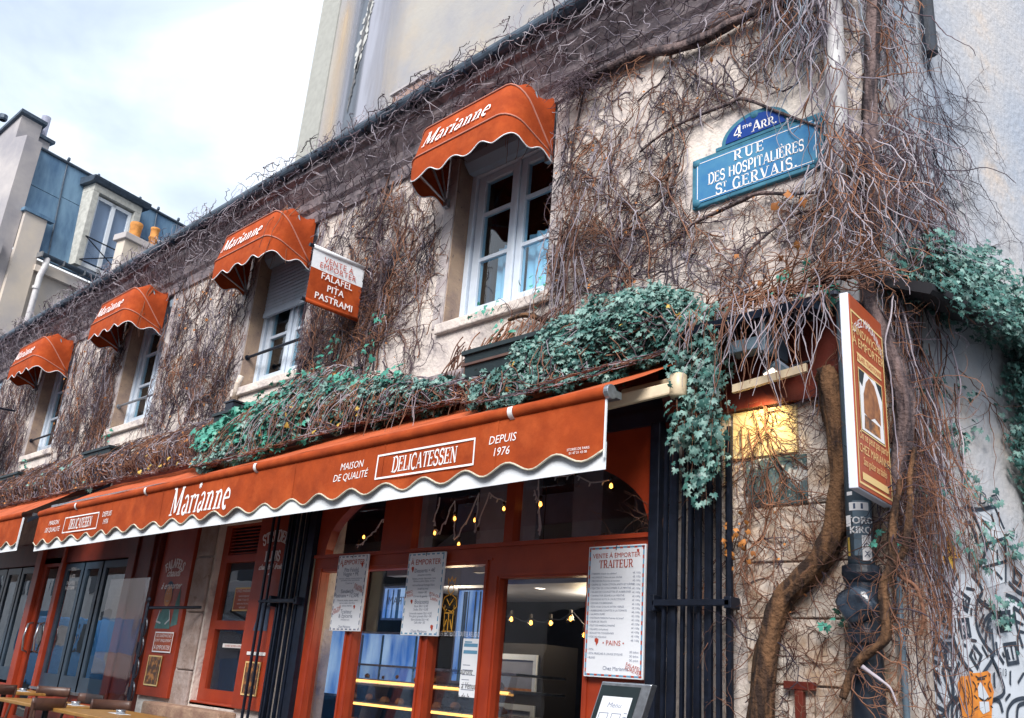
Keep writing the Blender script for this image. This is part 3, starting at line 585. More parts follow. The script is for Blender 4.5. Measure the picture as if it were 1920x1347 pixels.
# ------------------------------------------------------------------ nearer chimney stack behind the roofline
st_ = thing('chimney_stack', 'rendered chimney stack with two orange pots showing over the roofline', 'chimney', (-20.0,1.82,0), R(102.6))
MB().box(.05, 2.6, .04, .34, 6.5, 10.62).build('stack', 'farwall', st_)
MB().box(-.02, 2.7, -.04, .42, 10.623, 10.78).build('stack_cap', 'farwall_grey', st_, bevel=.015)
MB().lathe([(.125,10.78),(.135,11.08),(.145,11.10),(.145,11.18),(.135,11.19),(.115,11.19),(.12,10.85)], .34, .19, 18).build('chimney_pot', 'terracotta', st_, smooth=True)
MB().lathe([(.10,10.78),(.095,11.0),(.115,11.02),(.115,11.05),(.095,11.07),(.095,11.24),(.108,11.25),(.108,11.30),(.09,11.31),(.09,10.9)], .84, .19, 18).build('chimney_pot', 'terracotta', st_, smooth=True)

# ------------------------------------------------------------------ window awnings
def hoop(tipy, tipz, W, pz, r=.17, n=6):
    """plan path of one hoop, from the wall at the left round the front to the wall at the right"""
    D = -tipy; pts = []
    L0 = D
    def at_(x, y): return (x, -y, pz + (tipz-pz)*(y/D))
    for t in np.linspace(0, D-r, 4): pts.append(at_(0, t))
    for i in range(1, n+1):
        a = PI/2*i/n; pts.append(at_(r-r*math.cos(a), D-r+r*math.sin(a)))
    for t in np.linspace(r, W-r, 12)[1:]: pts.append(at_(t, D))
    for i in range(1, n+1):
        a = PI/2*i/n; pts.append(at_(W-r+r*math.sin(a), D-r+r*math.cos(a)))
    for t in np.linspace(D-r, 0, 4)[1:]: pts.append(at_(W, t))
    return pts
def window_awning(W=1.40):
    t = thing('window_awning', 'x', 'awning', (0,0,5.98), 0, 'orange domed awnings over the upper windows')
    prof = [(-.555,.19), (-.47,.55), (-.27,.68), (-.02,.63)]
    hs = [hoop(y, z, W, 0) for y, z in prof]; k = len(hs[0])
    # wall hoop goes straight up the wall and over
    hs[3] = [(0,-.02,.63*min(1,i/3.)) for i in range(4)] + [(x,-.02,.63) for x in np.linspace(0,W,k-8)] + [(W,-.02,.63*max(0,1-i/3.)) for i in range(4)]
    # bottom edge of the valance, scalloped
    val = []
    cum = 0
    for i, p in enumerate(hs[0]):
        if i: cum += (Vector(p)-Vector(hs[0][i-1])).length
        val.append(cum)
    dense = []; 
    P0 = [Vector(p) for p in hs[0]]
    def along(s):
        for i in range(1, k):
            if val[i] >= s-1e-6: f = (s-val[i-1])/max(1e-9, val[i]-val[i-1]); return P0[i-1].lerp(P0[i], f)
        return P0[-1]
    n = 90; tops = [along(val[-1]*i/n) for i in range(n+1)]; bots = []
    for i, p in enumerate(tops):
        s = i/n; edge = min(1, min(s, 1-s)*6); z = -.02-.035*math.cos(s*2*PI*7) - .01; z = p.z*.0 + z
        bots.append(Vector((p.x, p.y-.004*math.sin(s*70)*edge, min(z, p.z-.03 if edge > .2 else z))))
    c = MB()
    rows_ = []
    for a, b in zip(hs, hs[1:]):
        for s in (0, .33, .66): rows_.append([tuple(Vector(p).lerp(Vector(q), s) + Vector((0,0,-.012*math.sin(PI*s)))) for p, q in zip(a, b)])
    rows_.append(hs[3])
    for r_ in rows_: c.v += r_
    for i in range(len(rows_)-1):
        for j in range(k-1): c.f.append((i*k+j, i*k+j+1, (i+1)*k+j+1, (i+1)*k+j))
    co = c.build('canopy', 'canvas', t, smooth=True)
    v = MB(); o = 0; v.v = [tuple(p) for p in tops]+[tuple(p.lerp(q,.5)+Vector((0,-.006,0))) for p, q in zip(tops,bots)]+[tuple(p) for p in bots]
    m1 = n+1
    for r_ in (0,1):
        for i in range(n): v.f.append((r_*m1+i, (r_+1)*m1+i, (r_+1)*m1+i+1, r_*m1+i+1))
    v.build('valance', 'canvas', t, smooth=True)
    MB().tube([tuple(p) for p in bots], .0055, 6).build('valance_edging', 'white_cloth', t, smooth=True)
    for h in hs[:2]: MB().tube([(x,y-.004,z+.003) for x,y,z in h], .009, 6).build('piping', 'piping', t, smooth=True)
    for y, z in prof[:3]:
        for x in (.015, W-.015): MB().tube([(x, -.02, 0),(.05 if x < .5 else W-.05, y*.86, z*.86-.02)], .011, 6).build('rib', 'steel', t)
    for x in (.03, W-.03): MB().box(x-.03, x+.03, -.05, 0, -.06, .03).build('hinge_plate', 'steel', t)
    # lettering on the band between the two lowest hoops
    yz0, yz1 = Vector((0,)+prof[0]), Vector((0,)+prof[1]); ax = (yz1-yz0); ln = ax.length; ax = ax/ln; nn_ = Vector((0, ax.z, -ax.y)); nn_ = Vector((0,-abs(ax.z), abs(ax.y)))
    lt = MB(); put(lt, serif('Marianne', .17, 'CENTER', shear=.28, squeeze=.98, track=.03), lambda a, b: tuple(Vector((W*.46+a,0,0)) + yz0 + ax*(.095+b) + Vector((0,-.011,.006))))
    lt.build('lettering', 'letter_white', t)
    return t
aw = window_awning()
spots = [(-6.20, 'largest orange window awning, nearest the street name plate'), (-9.95, 'orange window awning right beside the hanging white and orange banner'), (-13.67, 'orange window awning third from the corner, small with creeper on its side'), (-17.15, 'smallest orange window awning at the far left')]
for i, (x, lab) in enumerate(spots):
    o = aw if i == 0 else copy_tree(aw)
    o.location = (x, 0, 5.98); o['label'] = lab

# ------------------------------------------------------------------ hanging banner
bn = thing('hanging_banner', 'white and orange cloth banner reading vente à emporter hung on two wall bars', 'banner', (-7.35,0,0))
yo = -.70; zt = 5.58; zb = 5.0
for z in (zt, zb):
    p = MB(); p.tube([(0,0,z),(0,yo-.02,z)], .012, 8); p.build('bar', 'black_iron', bn)
    p = MB(); p.tube([(0,-.07,z),(0,yo,z)], .022, 10); p.build('sleeve', 'white_cloth' if z == zt else 'canvas', bn, smooth=True)
    MB().lathe([(0,0),(.03,0),(.03,.03),(0,.03)], 0, 0, 10).xf(lambda x,y,zz: (x, -zz, z+y)).build('wall_bracket', 'black_iron', bn)
    MB().tube([(0,yo-.01,z),(0,yo-.05,z)], .02, 8).build('end_cap', 'black_iron', bn)
zm = 5.36
MB().grid(lambda u, v: (.004*math.sin(u*9+v*5), u, v), np.linspace(yo, -.07, 12), np.linspace(zm, zt, 4)).build('white_cloth', 'white_cloth', bn, smooth=True)
MB().grid(lambda u, v: (.004*math.sin(u*9+v*5), u, v), np.linspace(yo, -.07, 12), np.linspace(zb, zm, 6)).build('orange_cloth', 'canvas', bn, smooth=True)
def on_x(X, Y, Z): return lambda a, b: (X, Y+a, Z+b)
l1 = MB(); yc = (yo-.07)/2
for s, z in (('VENTE À', 5.455), ('EMPORTER', 5.385)): put(l1, sans(s, .085, sp=1.1), on_x(.012, yc, z))
l1.build('lettering', 'letter_red', bn)
l2 = MB()
for s, z, q in (('FALAFEL', 5.275, .098), ('.', 5.245, .1), ('PITA', 5.165, .098), ('.', 5.135, .1), ('PASTRAMI', 5.05, .098)):
    put(l2, sans(s, q, sp=1.05), on_x(.012, yc, z)); put(l2, sans(s, q, sp=1.05), on_x(.0125, yc+.003, z+.001))
l2.build('lettering', 'letter_white', bn)

# ------------------------------------------------------------------ street name plate
pl = thing('street_name_plate', 'blue enamel street name plate reading rue des hospitalières st gervais', 'sign', (-3.34,0,4.95))
Wp, Hp = 1.02, .41
MB().box(0, Wp, -.035, 0, 0, Hp).build('rim', 'enamel_green', pl, bevel=.008)
MB().box(.035, Wp-.035, -.04, -.034, .035, Hp-.035).build('field', 'enamel_blue', pl)
cp_ = [(.22+.03, Hp+.002)] + [(Wp/2+.01+.27*math.cos(R(a)), Hp+.03+.19*math.sin(R(a))) for a in range(180,-1,-10)] + [(Wp-.20-.03+.0, Hp+.002)]
cp_[0] = (.20, Hp+.002); cp_.insert(1, (.20, Hp+.03)); cp_.insert(-1, (Wp-.18, Hp+.03)); cp_[-1] = (Wp-.18, Hp+.002)
MB().prism(cp_, -.035, 0).build('crest_rim', 'enamel_green', pl)
MB().prism([(Wp/2+.01+.235*math.cos(R(a)), Hp+.03+.155*math.sin(R(a))) for a in range(180,-1,-10)], -.04, -.034).build('crest_field', 'enamel_dark', pl)
for x, z in ((.04,.04),(Wp-.04,.04),(.04,Hp-.04),(Wp-.04,Hp-.04),(Wp/2+.01,Hp+.185)):
    MB().lathe([(0,.05),(.012,.048),(.03,.042),(.034,.036),(.034,.03)], 0, 0, 14).xf(lambda a,b,c: (x+a, -c, z+b)).build('rosette', 'enamel_green', pl, smooth=True)
lt = MB()
put(lt, serif('RUE', .082, 'CENTER', track=.22), on_y(.48, -.0425, .275))
put(lt, serif('DES HOSPITALIÈRES', .088, 'CENTER', squeeze=.70), on_y(.515, -.0425, .158))
put(lt, serif('S', .088, 'LEFT'), on_y(.20, -.0425, .05)); put(lt, serif('T', .045, 'LEFT'), on_y(.26, -.0425, .093)); put(lt, serif('.', .08, 'LEFT'), on_y(.27, -.0425, .05))
put(lt, serif('GERVAIS.', .088, 'LEFT', track=.1, squeeze=.9), on_y(.34, -.0425, .05))
put(lt, serif('4', .10, 'LEFT'), on_y(.35, -.0425, Hp+.045)); put(lt, sans('me', .06, 'LEFT'), on_y(.425, -.0425, Hp+.10)); put(lt, serif('A', .085, 'LEFT'), on_y(.50, -.0425, Hp+.045)); put(lt, serif('RR.', .062, 'LEFT'), on_y(.57, -.0425, Hp+.045))
put(lt, frame2(.048, Wp-.048, .048, Hp-.048, .005), on_y(0, -.0415, 0))
lt.build('lettering', 'letter_white', pl)

# ------------------------------------------------------------------ corner sign, projecting
cs = thing('projecting_sign', 'tall orange sandwich shop sign projecting from the drainpipe at the corner', 'sign', (-1.98,-.15,2.65), R(5))
Ls, Hs = .51, 1.06
MB().box(-.045, 0, -Ls, 0, 0, Hs).build('sign_box', 'sign_white', cs, bevel=.004)
MB().box(.0005, .006, -Ls+.008, -.008, .008, Hs-.008).build('sign_face', 'sign_red', cs)
ox = lambda X: (lambda a, b: (X, -Ls/2+a, b))
KS = Hs/1.13
l = MB(); put(l, frame2(-Ls/2+.03, Ls/2-.03, .03, Hs-.03, .012), ox(.008)); put(l, frame2(-.18, .18, .06, .10, .02), ox(.0085))
put(l, poly2([(-.17,.735),(.17,.735),(.17,.79),(-.17,.79)]), ox(.0085))
put(l, sans('SANDWICHES', .072), ox(.0085+.001) if 0 else (lambda a, b: (.009, -Ls/2+a, b+.90)))
put(l, sans('À EMPORTER', .074), (lambda a, b: (.009, -Ls/2+a, b+.83)))
put(l, sans('On ne peut pas partir', .065, shear=.2), (lambda a, b: (.009, -Ls/2+a*.70, b*1.05+.285)))
put(l, sans('CHEZ MARIANNE', .07), (lambda a, b: (.009, -Ls/2+a*.74, b+.21)))
put(l, sans('Sans goûter ses falafels', .065, shear=.2), (lambda a, b: (.009, -Ls/2+a*.54, b+.145)))
l.build('lettering', 'sign_cream', cs)
l = MB(); put(l, bent(serif('CHE', .07, 'CENTER', squeeze=.7), .5), (lambda a, b: (.009, -Ls/2-.11+a, b+.955))) if 0 else put(l, sans('CHEZ MARIANNE', .075), (lambda a, b: (.009, -Ls/2+a*.68, b+.99-1.2*a*a)))
l.build('lettering', 'letter_white', cs)
l = MB(); put(l, sans('FALAFEL TRADITIONNEL', .044), (lambda a, b: (.0095, -Ls/2+a*.72, b+.747))); l.build('lettering', 'letter_red', cs)
l = MB(); put(l, poly2([(-.165,.335),(.165,.335),(.165,.70),(-.165,.70)]), ox(.0085)); l.build('picture_ground', 'plastic_dark', cs)
l = MB(); put(l, frame2(-.168, .168, .332, .703, .008), ox(.009)); l.build('picture_border', 'sign_cream', cs)
l = MB(); put(l, poly2([(-.155,.345),(.155,.345),(.15,.50),(.155,.60),(.10,.66),(.07,.695),(.0,.69),(-.08,.70),(-.12,.60),(-.155,.62)]), ox(.0092)); l.build('picture_wrapper', 'letter_white', cs)
l = MB(); put(l, poly2([(-.115,.45),(-.04,.43),(.03,.46),(.115,.44),(.12,.53),(.09,.60),(.05,.66),(-.02,.685),(-.07,.64),(-.11,.56)]), ox(.0098)); l.build('picture_bread', 'photo_brown', cs)
l = MB(); put(l, poly2([(-.12,.36),(.10,.36),(.10,.43),(-.11,.44)]), ox(.0098)); l.build('picture_base', 'photo_dark', cs)
for o_ in children(cs):
    if o_.name.split('.')[0] in ('lettering','picture_ground','picture_border','picture_wrapper','picture_bread','picture_base'):
        for v_ in o_.data.vertices: v_.co.z *= KS; v_.co.y = -Ls/2+(v_.co.y+Ls/2)*1.1
bk = MB(); bk.tube([(-.06,-.0,Hs-.05),(-.12,.05,Hs-.05)], .014, 8); bk.tube([(-.06,0,.1),(-.12,.05,.1)], .014, 8); bk.tube([(-.075,-Ls+.01,Hs+.0),(-.075,-Ls+.01,Hs+.02)], .022, 10); bk.build('sign_bracket', 'black_iron', cs)
# ------------------------------------------------------------------ long shop awnings
def shop_awning(name, label, xl, xr, zwall, zfront, tilt, right_cap=True):
    t = thing(name, label, 'awning', (xr,0,0), 0)
    Wd = xr-xl; yb = -.96; rb = .042
    tz = lambda x: x*tilt                        # x runs from 0 (right end) to -Wd
    sag = lambda x: -.012*math.sin(abs(x)*1.9)
    us = np.linspace(-Wd, 0, 60); vs = np.linspace(0, 1, 9)
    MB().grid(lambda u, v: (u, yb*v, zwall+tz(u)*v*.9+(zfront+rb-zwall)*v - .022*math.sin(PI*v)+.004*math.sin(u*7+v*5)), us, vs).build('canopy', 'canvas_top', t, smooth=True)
    MB().grid(lambda u, v: (u, yb-rb*math.sin(v), zfront+tz(u)+rb*math.cos(v)), us, [R(a) for a in (0,30,60,90,120,150,175)]).build('front_roll', 'canvas', t, smooth=True)
    n = int(Wd/.02); X = [ -Wd+Wd*i/n for i in range(n+1)]
    wave = lambda x: .034*math.sin(2*PI*x/.42+.8)
    zt = lambda x: zfront+tz(x)-rb*.9; zs = lambda x: zfront+tz(x)-.375+wave(x)
    yv = lambda x, s: yb-.012+.010*math.sin(x*3.1)*s+.006*math.sin(x*9.7+1)*s
    v = MB(); k = 5
    for x in X:
        for j in range(k): s = j/(k-1); v.v.append((x, yv(x,s), zt(x)*(1-s)+zs(x)*s))
    for i in range(n):
        for j in range(k-1): v.f.append((i*k+j, (i+1)*k+j, (i+1)*k+j+1, i*k+j+1))
    v.build('valance', 'canvas', t, smooth=True)
    MB().tube([(x, yv(x,1), zs(x)) for x in X[::2]], .008, 5).build('valance_edging', 'cream_edge', t, smooth=True)
    MB().grid(lambda u, v: (u, yb+.012+.006*math.sin(u*4), zfront+tz(u)-.30-v*.165), np.linspace(-Wd,0,40), [0,.5,1]).build('white_strip', 'white_cloth', t)
    if right_cap:
        MB().tube([(.0,yb,zfront),(.035,yb,zfront)], rb+.004, 18).build('end_cap', 'steel', t, bevel=.004)
        MB().box(-.006, .004, yb-.012, yb+.0, zfront-.40, zfront-.04).build('end_hem', 'white_cloth', t)
    for x in [-.9-1.2*i for i in range(int(Wd/1.2))]:
        MB().grid(lambda u, v: (x+u, yv(x,v)-.0035, zt(x)*(1-v)+(zs(x)+.01)*v), [-.006,.006], [0,.25,.5,.75,1]).build('seam', 'canvas', t)
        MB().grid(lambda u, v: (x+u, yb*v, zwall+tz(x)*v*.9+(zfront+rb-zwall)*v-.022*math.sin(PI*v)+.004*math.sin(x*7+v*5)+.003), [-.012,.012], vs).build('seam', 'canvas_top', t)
    rl = MB(); rl.box(-Wd, -.02, -.86, -.80, zfront-.0, zfront+.045); rl.build('front_rail', 'steel', t)
    bx = MB(); bx.box(-Wd, -.05, -.16, -.02, zwall-.20, zwall-.05); bx.build('roller_case', 'red_dark', t)
    return t
a1 = shop_awning('shop_awning', 'long orange shop awning with Marianne and Delicatessen lettering over the shopfront', -12.42, -3.30, 3.84, 3.29, .0095)
X0 = 3.30
def val(X, Z):
    def f(a, b):
        x = X+X0+a; s = min(1, max(0, (3.25+x*.0095-(Z+b))/.34)); return (x, -.972+.010*math.sin(x*3.1)*s+.006*math.sin(x*9.7+1)*s-.004, Z+b)
    return f
l = MB()
put(l, serif('Marianne', .275, 'CENTER', shear=.16, squeeze=.80, star=True, track=.02), val(-8.2, 2.925))
for xa, xb, z0, z1 in ((-5.47,-4.41,2.965,3.155), (-11.50,-10.52,2.905,3.095)):
    put(l, frame2(xa, xb, z0, z1, .014), val(0, 0)); put(l, serif('DELICATESSEN', .112, 'CENTER', shear=.12, squeeze=.70 if xa > -6 else .64), val((xa+xb)/2, z0+.042))
for cx, ts in ((-5.79, ('MAISON','DE QUALITÉ')), (-4.15, ('DEPUIS','1976')), (-11.84, ('MAISON','DE QUALITÉ')), (-10.30, ('DEPUIS','1976'))):
    dz = 0 if cx > -6 else -.055
    for s, z in zip(ts, (3.085, 3.0)): put(l, sans(s, .08, shear=.12), val(cx, z+dz))
for s, z in (('STORES DE PARIS', 2.955), ('01 47 31 43 08', 2.932)): put(l, sans(s, .022), val(-3.49, z))
l.build('lettering', 'letter_white', a1)
for x in (-9.37, -7.21, -4.07, -11.2):
    c = MB(); tzz = (x+3.3)*.0095
    c.grid(lambda u, v: (u+X0, -.96-.052*math.sin(v), 3.29+tzz+.052*math.cos(v)), [x-.022, x+.022], [R(a) for a in range(60,190,12)]); c.build('bar_clip', 'letter_white', a1, smooth=True)
# folding arm at the right end
ar = MB(); 
def flatbar(mb, p, q, h, t_):
    p, q = Vector(p), Vector(q); d_ = (q-p).normalized(); s = d_.cross(Vector((0,0,1))).normalized()*t_/2; u = Vector((0,0,h/2))
    vs = [p-s-u,p+s-u,p+s+u,p-s+u,q-s-u,q+s-u,q+s+u,q-s+u]; return mb.add(vs, [(0,3,2,1),(4,5,6,7),(0,1,5,4),(1,2,6,5),(2,3,7,6),(3,0,4,7)])
flatbar(ar, (.10,-.42,3.455), (-.95,-.93,3.20), .085, .04); ar.build('folding_arm', 'beige_arm', a1, bevel=.012)
ar = MB(); flatbar(ar, (.10,-.40,3.50), (-.60,-.08,3.62), .07, .04); ar.build('folding_arm', 'beige_arm', a1, bevel=.01)
MB().lathe([(0,3.38),(.045,3.385),(.055,3.40),(.055,3.53),(.045,3.54),(0,3.54)], .13, -.42, 20).build('arm_elbow', 'beige_arm', a1, smooth=True)
MB().lathe([(0,3.37),(.018,3.372),(.018,3.385)], .13, -.42, 8).build('elbow_bolt', 'black_iron', a1)
# left neighbour awning
a2 = shop_awning('shop_awning', 'orange awning cut by the left edge of the photo beside the long Marianne awning', -19.5, -13.02, 3.95, 3.24, .006, right_cap=False)
hm = MB(); hm.box(-.004,.008,-.975,-.955,2.82,3.20); hm.build('end_hem', 'white_cloth', a2)
fa = MB(); flatbar(fa, (.06,-.93,3.16), (.25,-.05,3.80), .05, .03); fa.build('folding_arm', 'black_iron', a2); 

# awning fittings further right, under the creeper
bk = MB(); flatbar(bk, (-2.85,-.30,3.42), (-2.40,-.22,3.50), .05, .03); 
tag(bk.build('awning_rod', 'beige_arm'), 'short beige awning rod poking out right of the ivy strand', 'awning rod')
bk = MB(); bk.box(-2.86,-2.60,-.34,-.22,3.64,3.72); bk.box(-2.62,-2.58,-.38,-.1,3.60,3.80)
tag(bk.build('mounting_bracket', 'pipe_grey', bevel=.006), 'grey metal mounting bracket under the dark ledge beside the drainpipe', 'bracket')
lb = MB(); lb.prism_x([(-.42,3.80),(-.44,3.84),(-.02,4.05),(-.001,4.0),(-.001,3.90)], -3.15, -2.30); tag(lb.build('corner_ledge', 'dark_blue'), 'dark metal ledge running from the ivy mound to the drainpipe', 'ledge')

# ------------------------------------------------------------------ shopfront
sf = MB(); H = [(-7.37,-6.87,.95,2.47), (-6.76,-5.86,.95,2.47), (-5.75,-5.17,.95,2.47), (-5.01,-4.16,GZ+.03,2.36)]
holed_slab(sf, -7.50, -3.58, GZ, 2.62, H, -.05, .04)
for a, b, c, d_ in H[:3]: sf.box(a-.028, a-.004, -.065, -.0505, c, d_+.03); sf.box(b+.004, b+.028, -.065, -.0505, c, d_+.03)
sf.box(-7.5, -3.58, -.075, -.0505, 2.595, 2.625)
sf.box(-7.46, -5.10, -.062, -.0505, 2.50, 2.512)
az = lambda x: 2.68 + .66*math.sqrt(max(0, 1-((x+5.50)/1.86)**2))
xsn = sorted(set([-7.5,-7.36,-3.64,-3.58] + list(np.linspace(-7.36,-3.64,60))))
for a, b in zip(xsn, xsn[1:]):
    if a < -7.36 or b > -3.64: sf.box(a, b, -.05, .04, 2.62, 3.36); continue
    za, zb_ = az(a), az(b); 
    if min(za, zb_) < 3.36: sf.prism([(a,za),(b,zb_),(b,3.36),(a,3.36)], -.05, .04)
for a, b in ((-6.53,-6.12), (-5.01,-4.915)): sf.box(a, b, -.045, .035, 2.62, 3.35)
so_ = sf.build('shop_front', 'red', bld)
for a, b, c, d_ in H: MB().box(a, b, .0, .008, c, d_).build('shop_pane', G_SHOP, so_)
for a, b in ((-7.36,-6.53),(-6.12,-5.01),(-4.915,-3.64)): MB().box(a, b, .01, .018, 2.62, 3.34).build('transom_pane', G_SHOP, so_)
MB().box(-5.06,-4.11,-.063,-.0505, GZ+.05, 2.41).xf(lambda x,y,z:(x,y,z)).f  # (door moulding below)
dmd = MB()
for a, b, c, d_ in ((-5.055,-5.03,.4,2.40),(-4.135,-4.11,.4,2.40),(-5.03,-4.135,2.375,2.40)): dmd.box(a,b,-.062,-.0505,c,d_)
dmd.build('door_moulding', 'red', so_)
# dark carved fascia above the shopfront
fs_ = MB(); fs_.box(-7.6,-3.40,-.08,-.001,3.36,3.46); fs_.box(-7.6,-3.40,-.05,-.001,3.46,3.62); fs_.build('lower_fascia', 'dark_blue', bld)
fs_ = MB(); fs_.box(-7.6,-3.36,-.12,-.001,3.622,3.66); fs_.box(-7.6,-3.40,-.09,-.001,3.66,3.80); fs_.build('upper_fascia', 'red_dark', bld)
for i in range(12): MB().box(-3.62-i*.30, -3.42-i*.30, -.105, -.091, 3.675, 3.785).build('fascia_panel', 'red_dark', bld, bevel=.006)
MB().prism_x([(0,3.30),(-.06,3.32),(-.10,3.50),(-.16,3.58),(-.16,3.75),(0,3.78)], -3.52, -3.38).build('corbel', 'red_dark', bld, bevel=.01)

# ------------------------------------------------------------------ room behind the shopfront
ir = MB(); ir.quad((-9.5,.26,GZ),(-3.0,.26,GZ),(-3.0,4.5,GZ),(-9.5,4.5,GZ)); ir.quad((-9.5,.26,3.4),(-3,.26,3.4),(-3,4.5,3.4),(-9.5,4.5,3.4))
ir.quad((-9.5,4.5,GZ),(-3,4.5,GZ),(-3,4.5,3.4),(-9.5,4.5,3.4)); ir.quad((-3,.26,GZ),(-3,4.5,GZ),(-3,4.5,3.4),(-3,.26,3.4)); ir.quad((-9.5,.26,GZ),(-9.5,4.5,GZ),(-9.5,4.5,3.4),(-9.5,.26,3.4))
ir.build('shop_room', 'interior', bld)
hd = MB(); hd.prism_x([(.9,2.45),(.9,2.62),(1.5,3.1),(1.5,3.39),(2.2,3.39),(2.2,2.45)], -7.3, -4.4); hd.build('extractor_hood', 'interior_grey', bld)
hd = MB(); hd.box(-5.9,-5.2,.5,.56,2.5,3.35); hd.box(-4.8,-4.5,.5,.9,2.5,3.38); hd.box(-7.1,-6.6,.5,.6,2.5,3.3); hd.build('interior_panel', 'interior_grey', bld)
hd = MB(); hd.box(-5.10,-3.64,.35,.45,2.64,2.68); hd.build('duct', 'steel', bld)
# display counter with trays of pastry
dc = thing('display_counter', 'lit pastry display counter behind the three left shop panes', 'counter', (-6.6,.7,GZ))
MB().box(-1.0,1.3,-.25,.45,.0,.75).build('cabinet', 'dark_blue', dc)
for z in (.80, 1.02, 1.22):
    MB().box(-1.0,1.3,-.22,.4,z,z+.02).build('shelf', 'steel', dc); MB().box(-.95,1.25,-.235,-.222,z-.012,z+.008).build('light_strip', 'warm_strip', dc)
MB().add([(-1.0,-.26,.76),(1.3,-.26,.76),(1.3,-.18,1.35),(-1.0,-.18,1.35)], [(0,1,2,3)]).build('case_glass', G_CLEAR, dc)
MB().box(-1.0,1.3,-.2,.4,1.352,1.37).build('case_top', 'steel', dc)
k = 0
for z in (.82, 1.04, 1.24):
    for i in range(9):
        p = MB(); q = random.choice([0,1]); rr = random.uniform(.04,.06)
        if q: p.lathe([(0,0),(rr,.005),(rr*1.05,.03),(rr*.6,.055),(0,.06)], 0, 0, 12)
        else: p.tube([(-.07,0,.03),(-.03,.01,.04),(.03,.01,.04),(.07,0,.03)], [.012,.032,.032,.012], 8)
        o = p.build('pastry', 'pastry', None, smooth=True); o.location = (-7.48+i*.24, .58+random.uniform(-.04,.04), GZ+z); o.rotation_euler.z = random.uniform(0,3)
        tag(o, 'golden pastry on a lit tray inside the display counter', 'pastry', 'pastries in the display counter')
ov = thing('drinks_cabinet', 'black glass-fronted cabinet of cakes seen through the shop door', 'cabinet', (-6.25,1.5,GZ))
MB().box(-.30,.30,.02,.5,.3,1.66).build('cabinet_body', 'black', ov); 
for z0, z1 in ((.78,1.12),(1.22,1.56)):
    f = MB(); f.box(-.27,-.24,-.01,.018,z0,z1); f.box(.20,.24,-.01,.018,z0,z1); f.box(-.24,.20,-.01,.018,z1-.05,z1); f.build('cabinet_frame', 'white_frame', ov)
    MB().box(-.24,.20,.004,.016,z0,z0+.04).build('tray', 'pastry', ov); MB().box(-.24,.20,.008,.018,z0+.04,z1-.05).build('cabinet_light', 'interior_grey', ov)
def pendant(x, y, z, lab):
    t = thing('pendant_lamp', lab, 'lamp', (x,y,z), 0, 'pendant lamps in the shop')
    MB().lathe([(.09,0),(.07,.05),(.02,.09),(.012,.12)], 0, 0, 14).build('lamp_shade', 'black', t, smooth=True); MB().tube([(0,0,.12),(0,0,3.39-z)], .005, 5).build('cord', 'black', t)
    MB().lathe([(0,-.01),(.05,0),(.055,.02),(0,.03)], 0, 0, 12).build('lamp_glow', 'lamp_on', t); return t
pendant(-5.48,1.5,2.50,'upper pendant lamp glimpsed through the shop door'); pendant(-5.62,1.9,2.47,'lower pendant lamp glimpsed through the shop door'); pendant(-6.55,1.4,2.5,'pendant lamp behind the second shop pane'); pendant(-5.75,1.2,2.45,'pendant lamp beside the gold window decal')
for x, y, z, e in ((-5.5,1.6,2.3,14),(-6.6,1.0,2.3,14)):
    pl_ = bpy.data.lights.new('shop_light', 'POINT'); pl_.energy = e*.9; pl_.color = (1,.72,.42); pl_.shadow_soft_size = .12; po = bpy.data.objects.new('shop_light', pl_); COL.objects.link(po); po.location = (x,y,z)
# string lights
def bulb_string(name, label, pts, bulbs, lit, size=1.0):
    q_ = [Vector(p) for p in pts]; pts = []
    for i in range(len(q_)-1):
        for j in range(6):
            s_ = j/6; m_ = q_[i].lerp(q_[i+1], s_); pts.append((m_.x+random.gauss(0,.008), m_.y, m_.z-.10*math.sin(PI*s_)*(q_[i+1]-q_[i]).length+random.gauss(0,.006)))
    pts.append(tuple(q_[-1]))
    t = thing(name, label, 'string lights', pts[0])
    o = Vector(pts[0]); MB().tube([tuple(Vector(p)-o) for p in pts], .006, 5).build('cable', 'black_iron' if lit > .9 else 'letter_pale', t)
    for i, (x,y,z) in enumerate(bulbs):
        q = Vector((x,y,z))-o; r_ = .028*size
        b = MB(); b.lathe([(0,-.075*size),(r_*.7,-.065*size),(r_,-.045*size),(r_*.8,-.02*size),(r_*.4,0)], 0, 0, 12).xf(lambda a,b_,c: (q.x+a,q.y+b_,q.z+c)); bo = b.build('bulb', G_BULB, t, smooth=True)
        MB().lathe([(r_*.42,0),(r_*.42,.025*size),(0,.03*size)], 0, 0, 8).xf(lambda a,b_,c: (q.x+a,q.y+b_,q.z+c)).build('bulb_cap', 'black', t)

        if lit > .9 or i % 2 == 0: MB().lathe([(0,-.05*size),(r_*.42,-.04*size),(r_*.3,-.02*size),(0,-.012*size)], 0, 0, 8).xf(lambda a,b_,c: (q.x+a,q.y+b_,q.z+c)).build('filament', 'bulb_on', t)
    if lit < .9:
        for p in pts[1::2]: MB().lathe([(0,-.03),(.006,-.028),(.006,0),(0,.002)], 0, 0, 6).xf(lambda a,b_,c: (p[0]-o.x+a+c*.4,p[1]-o.y+b_,p[2]-o.z+c)).build('fairy_light', 'letter_white', t)
    return t
yy = .14
bulb_string('string_lights', 'string of clear bulbs looping down in the arched left pane', [(-6.62,yy,3.05),(-6.80,yy,2.95),(-6.95,yy,2.83),(-7.15,yy,2.74)], [(-6.66,yy,2.99),(-6.85,yy,2.83),(-7.05,yy,2.84),(-7.12,yy,2.76),(-6.60,yy,2.86)], .5)
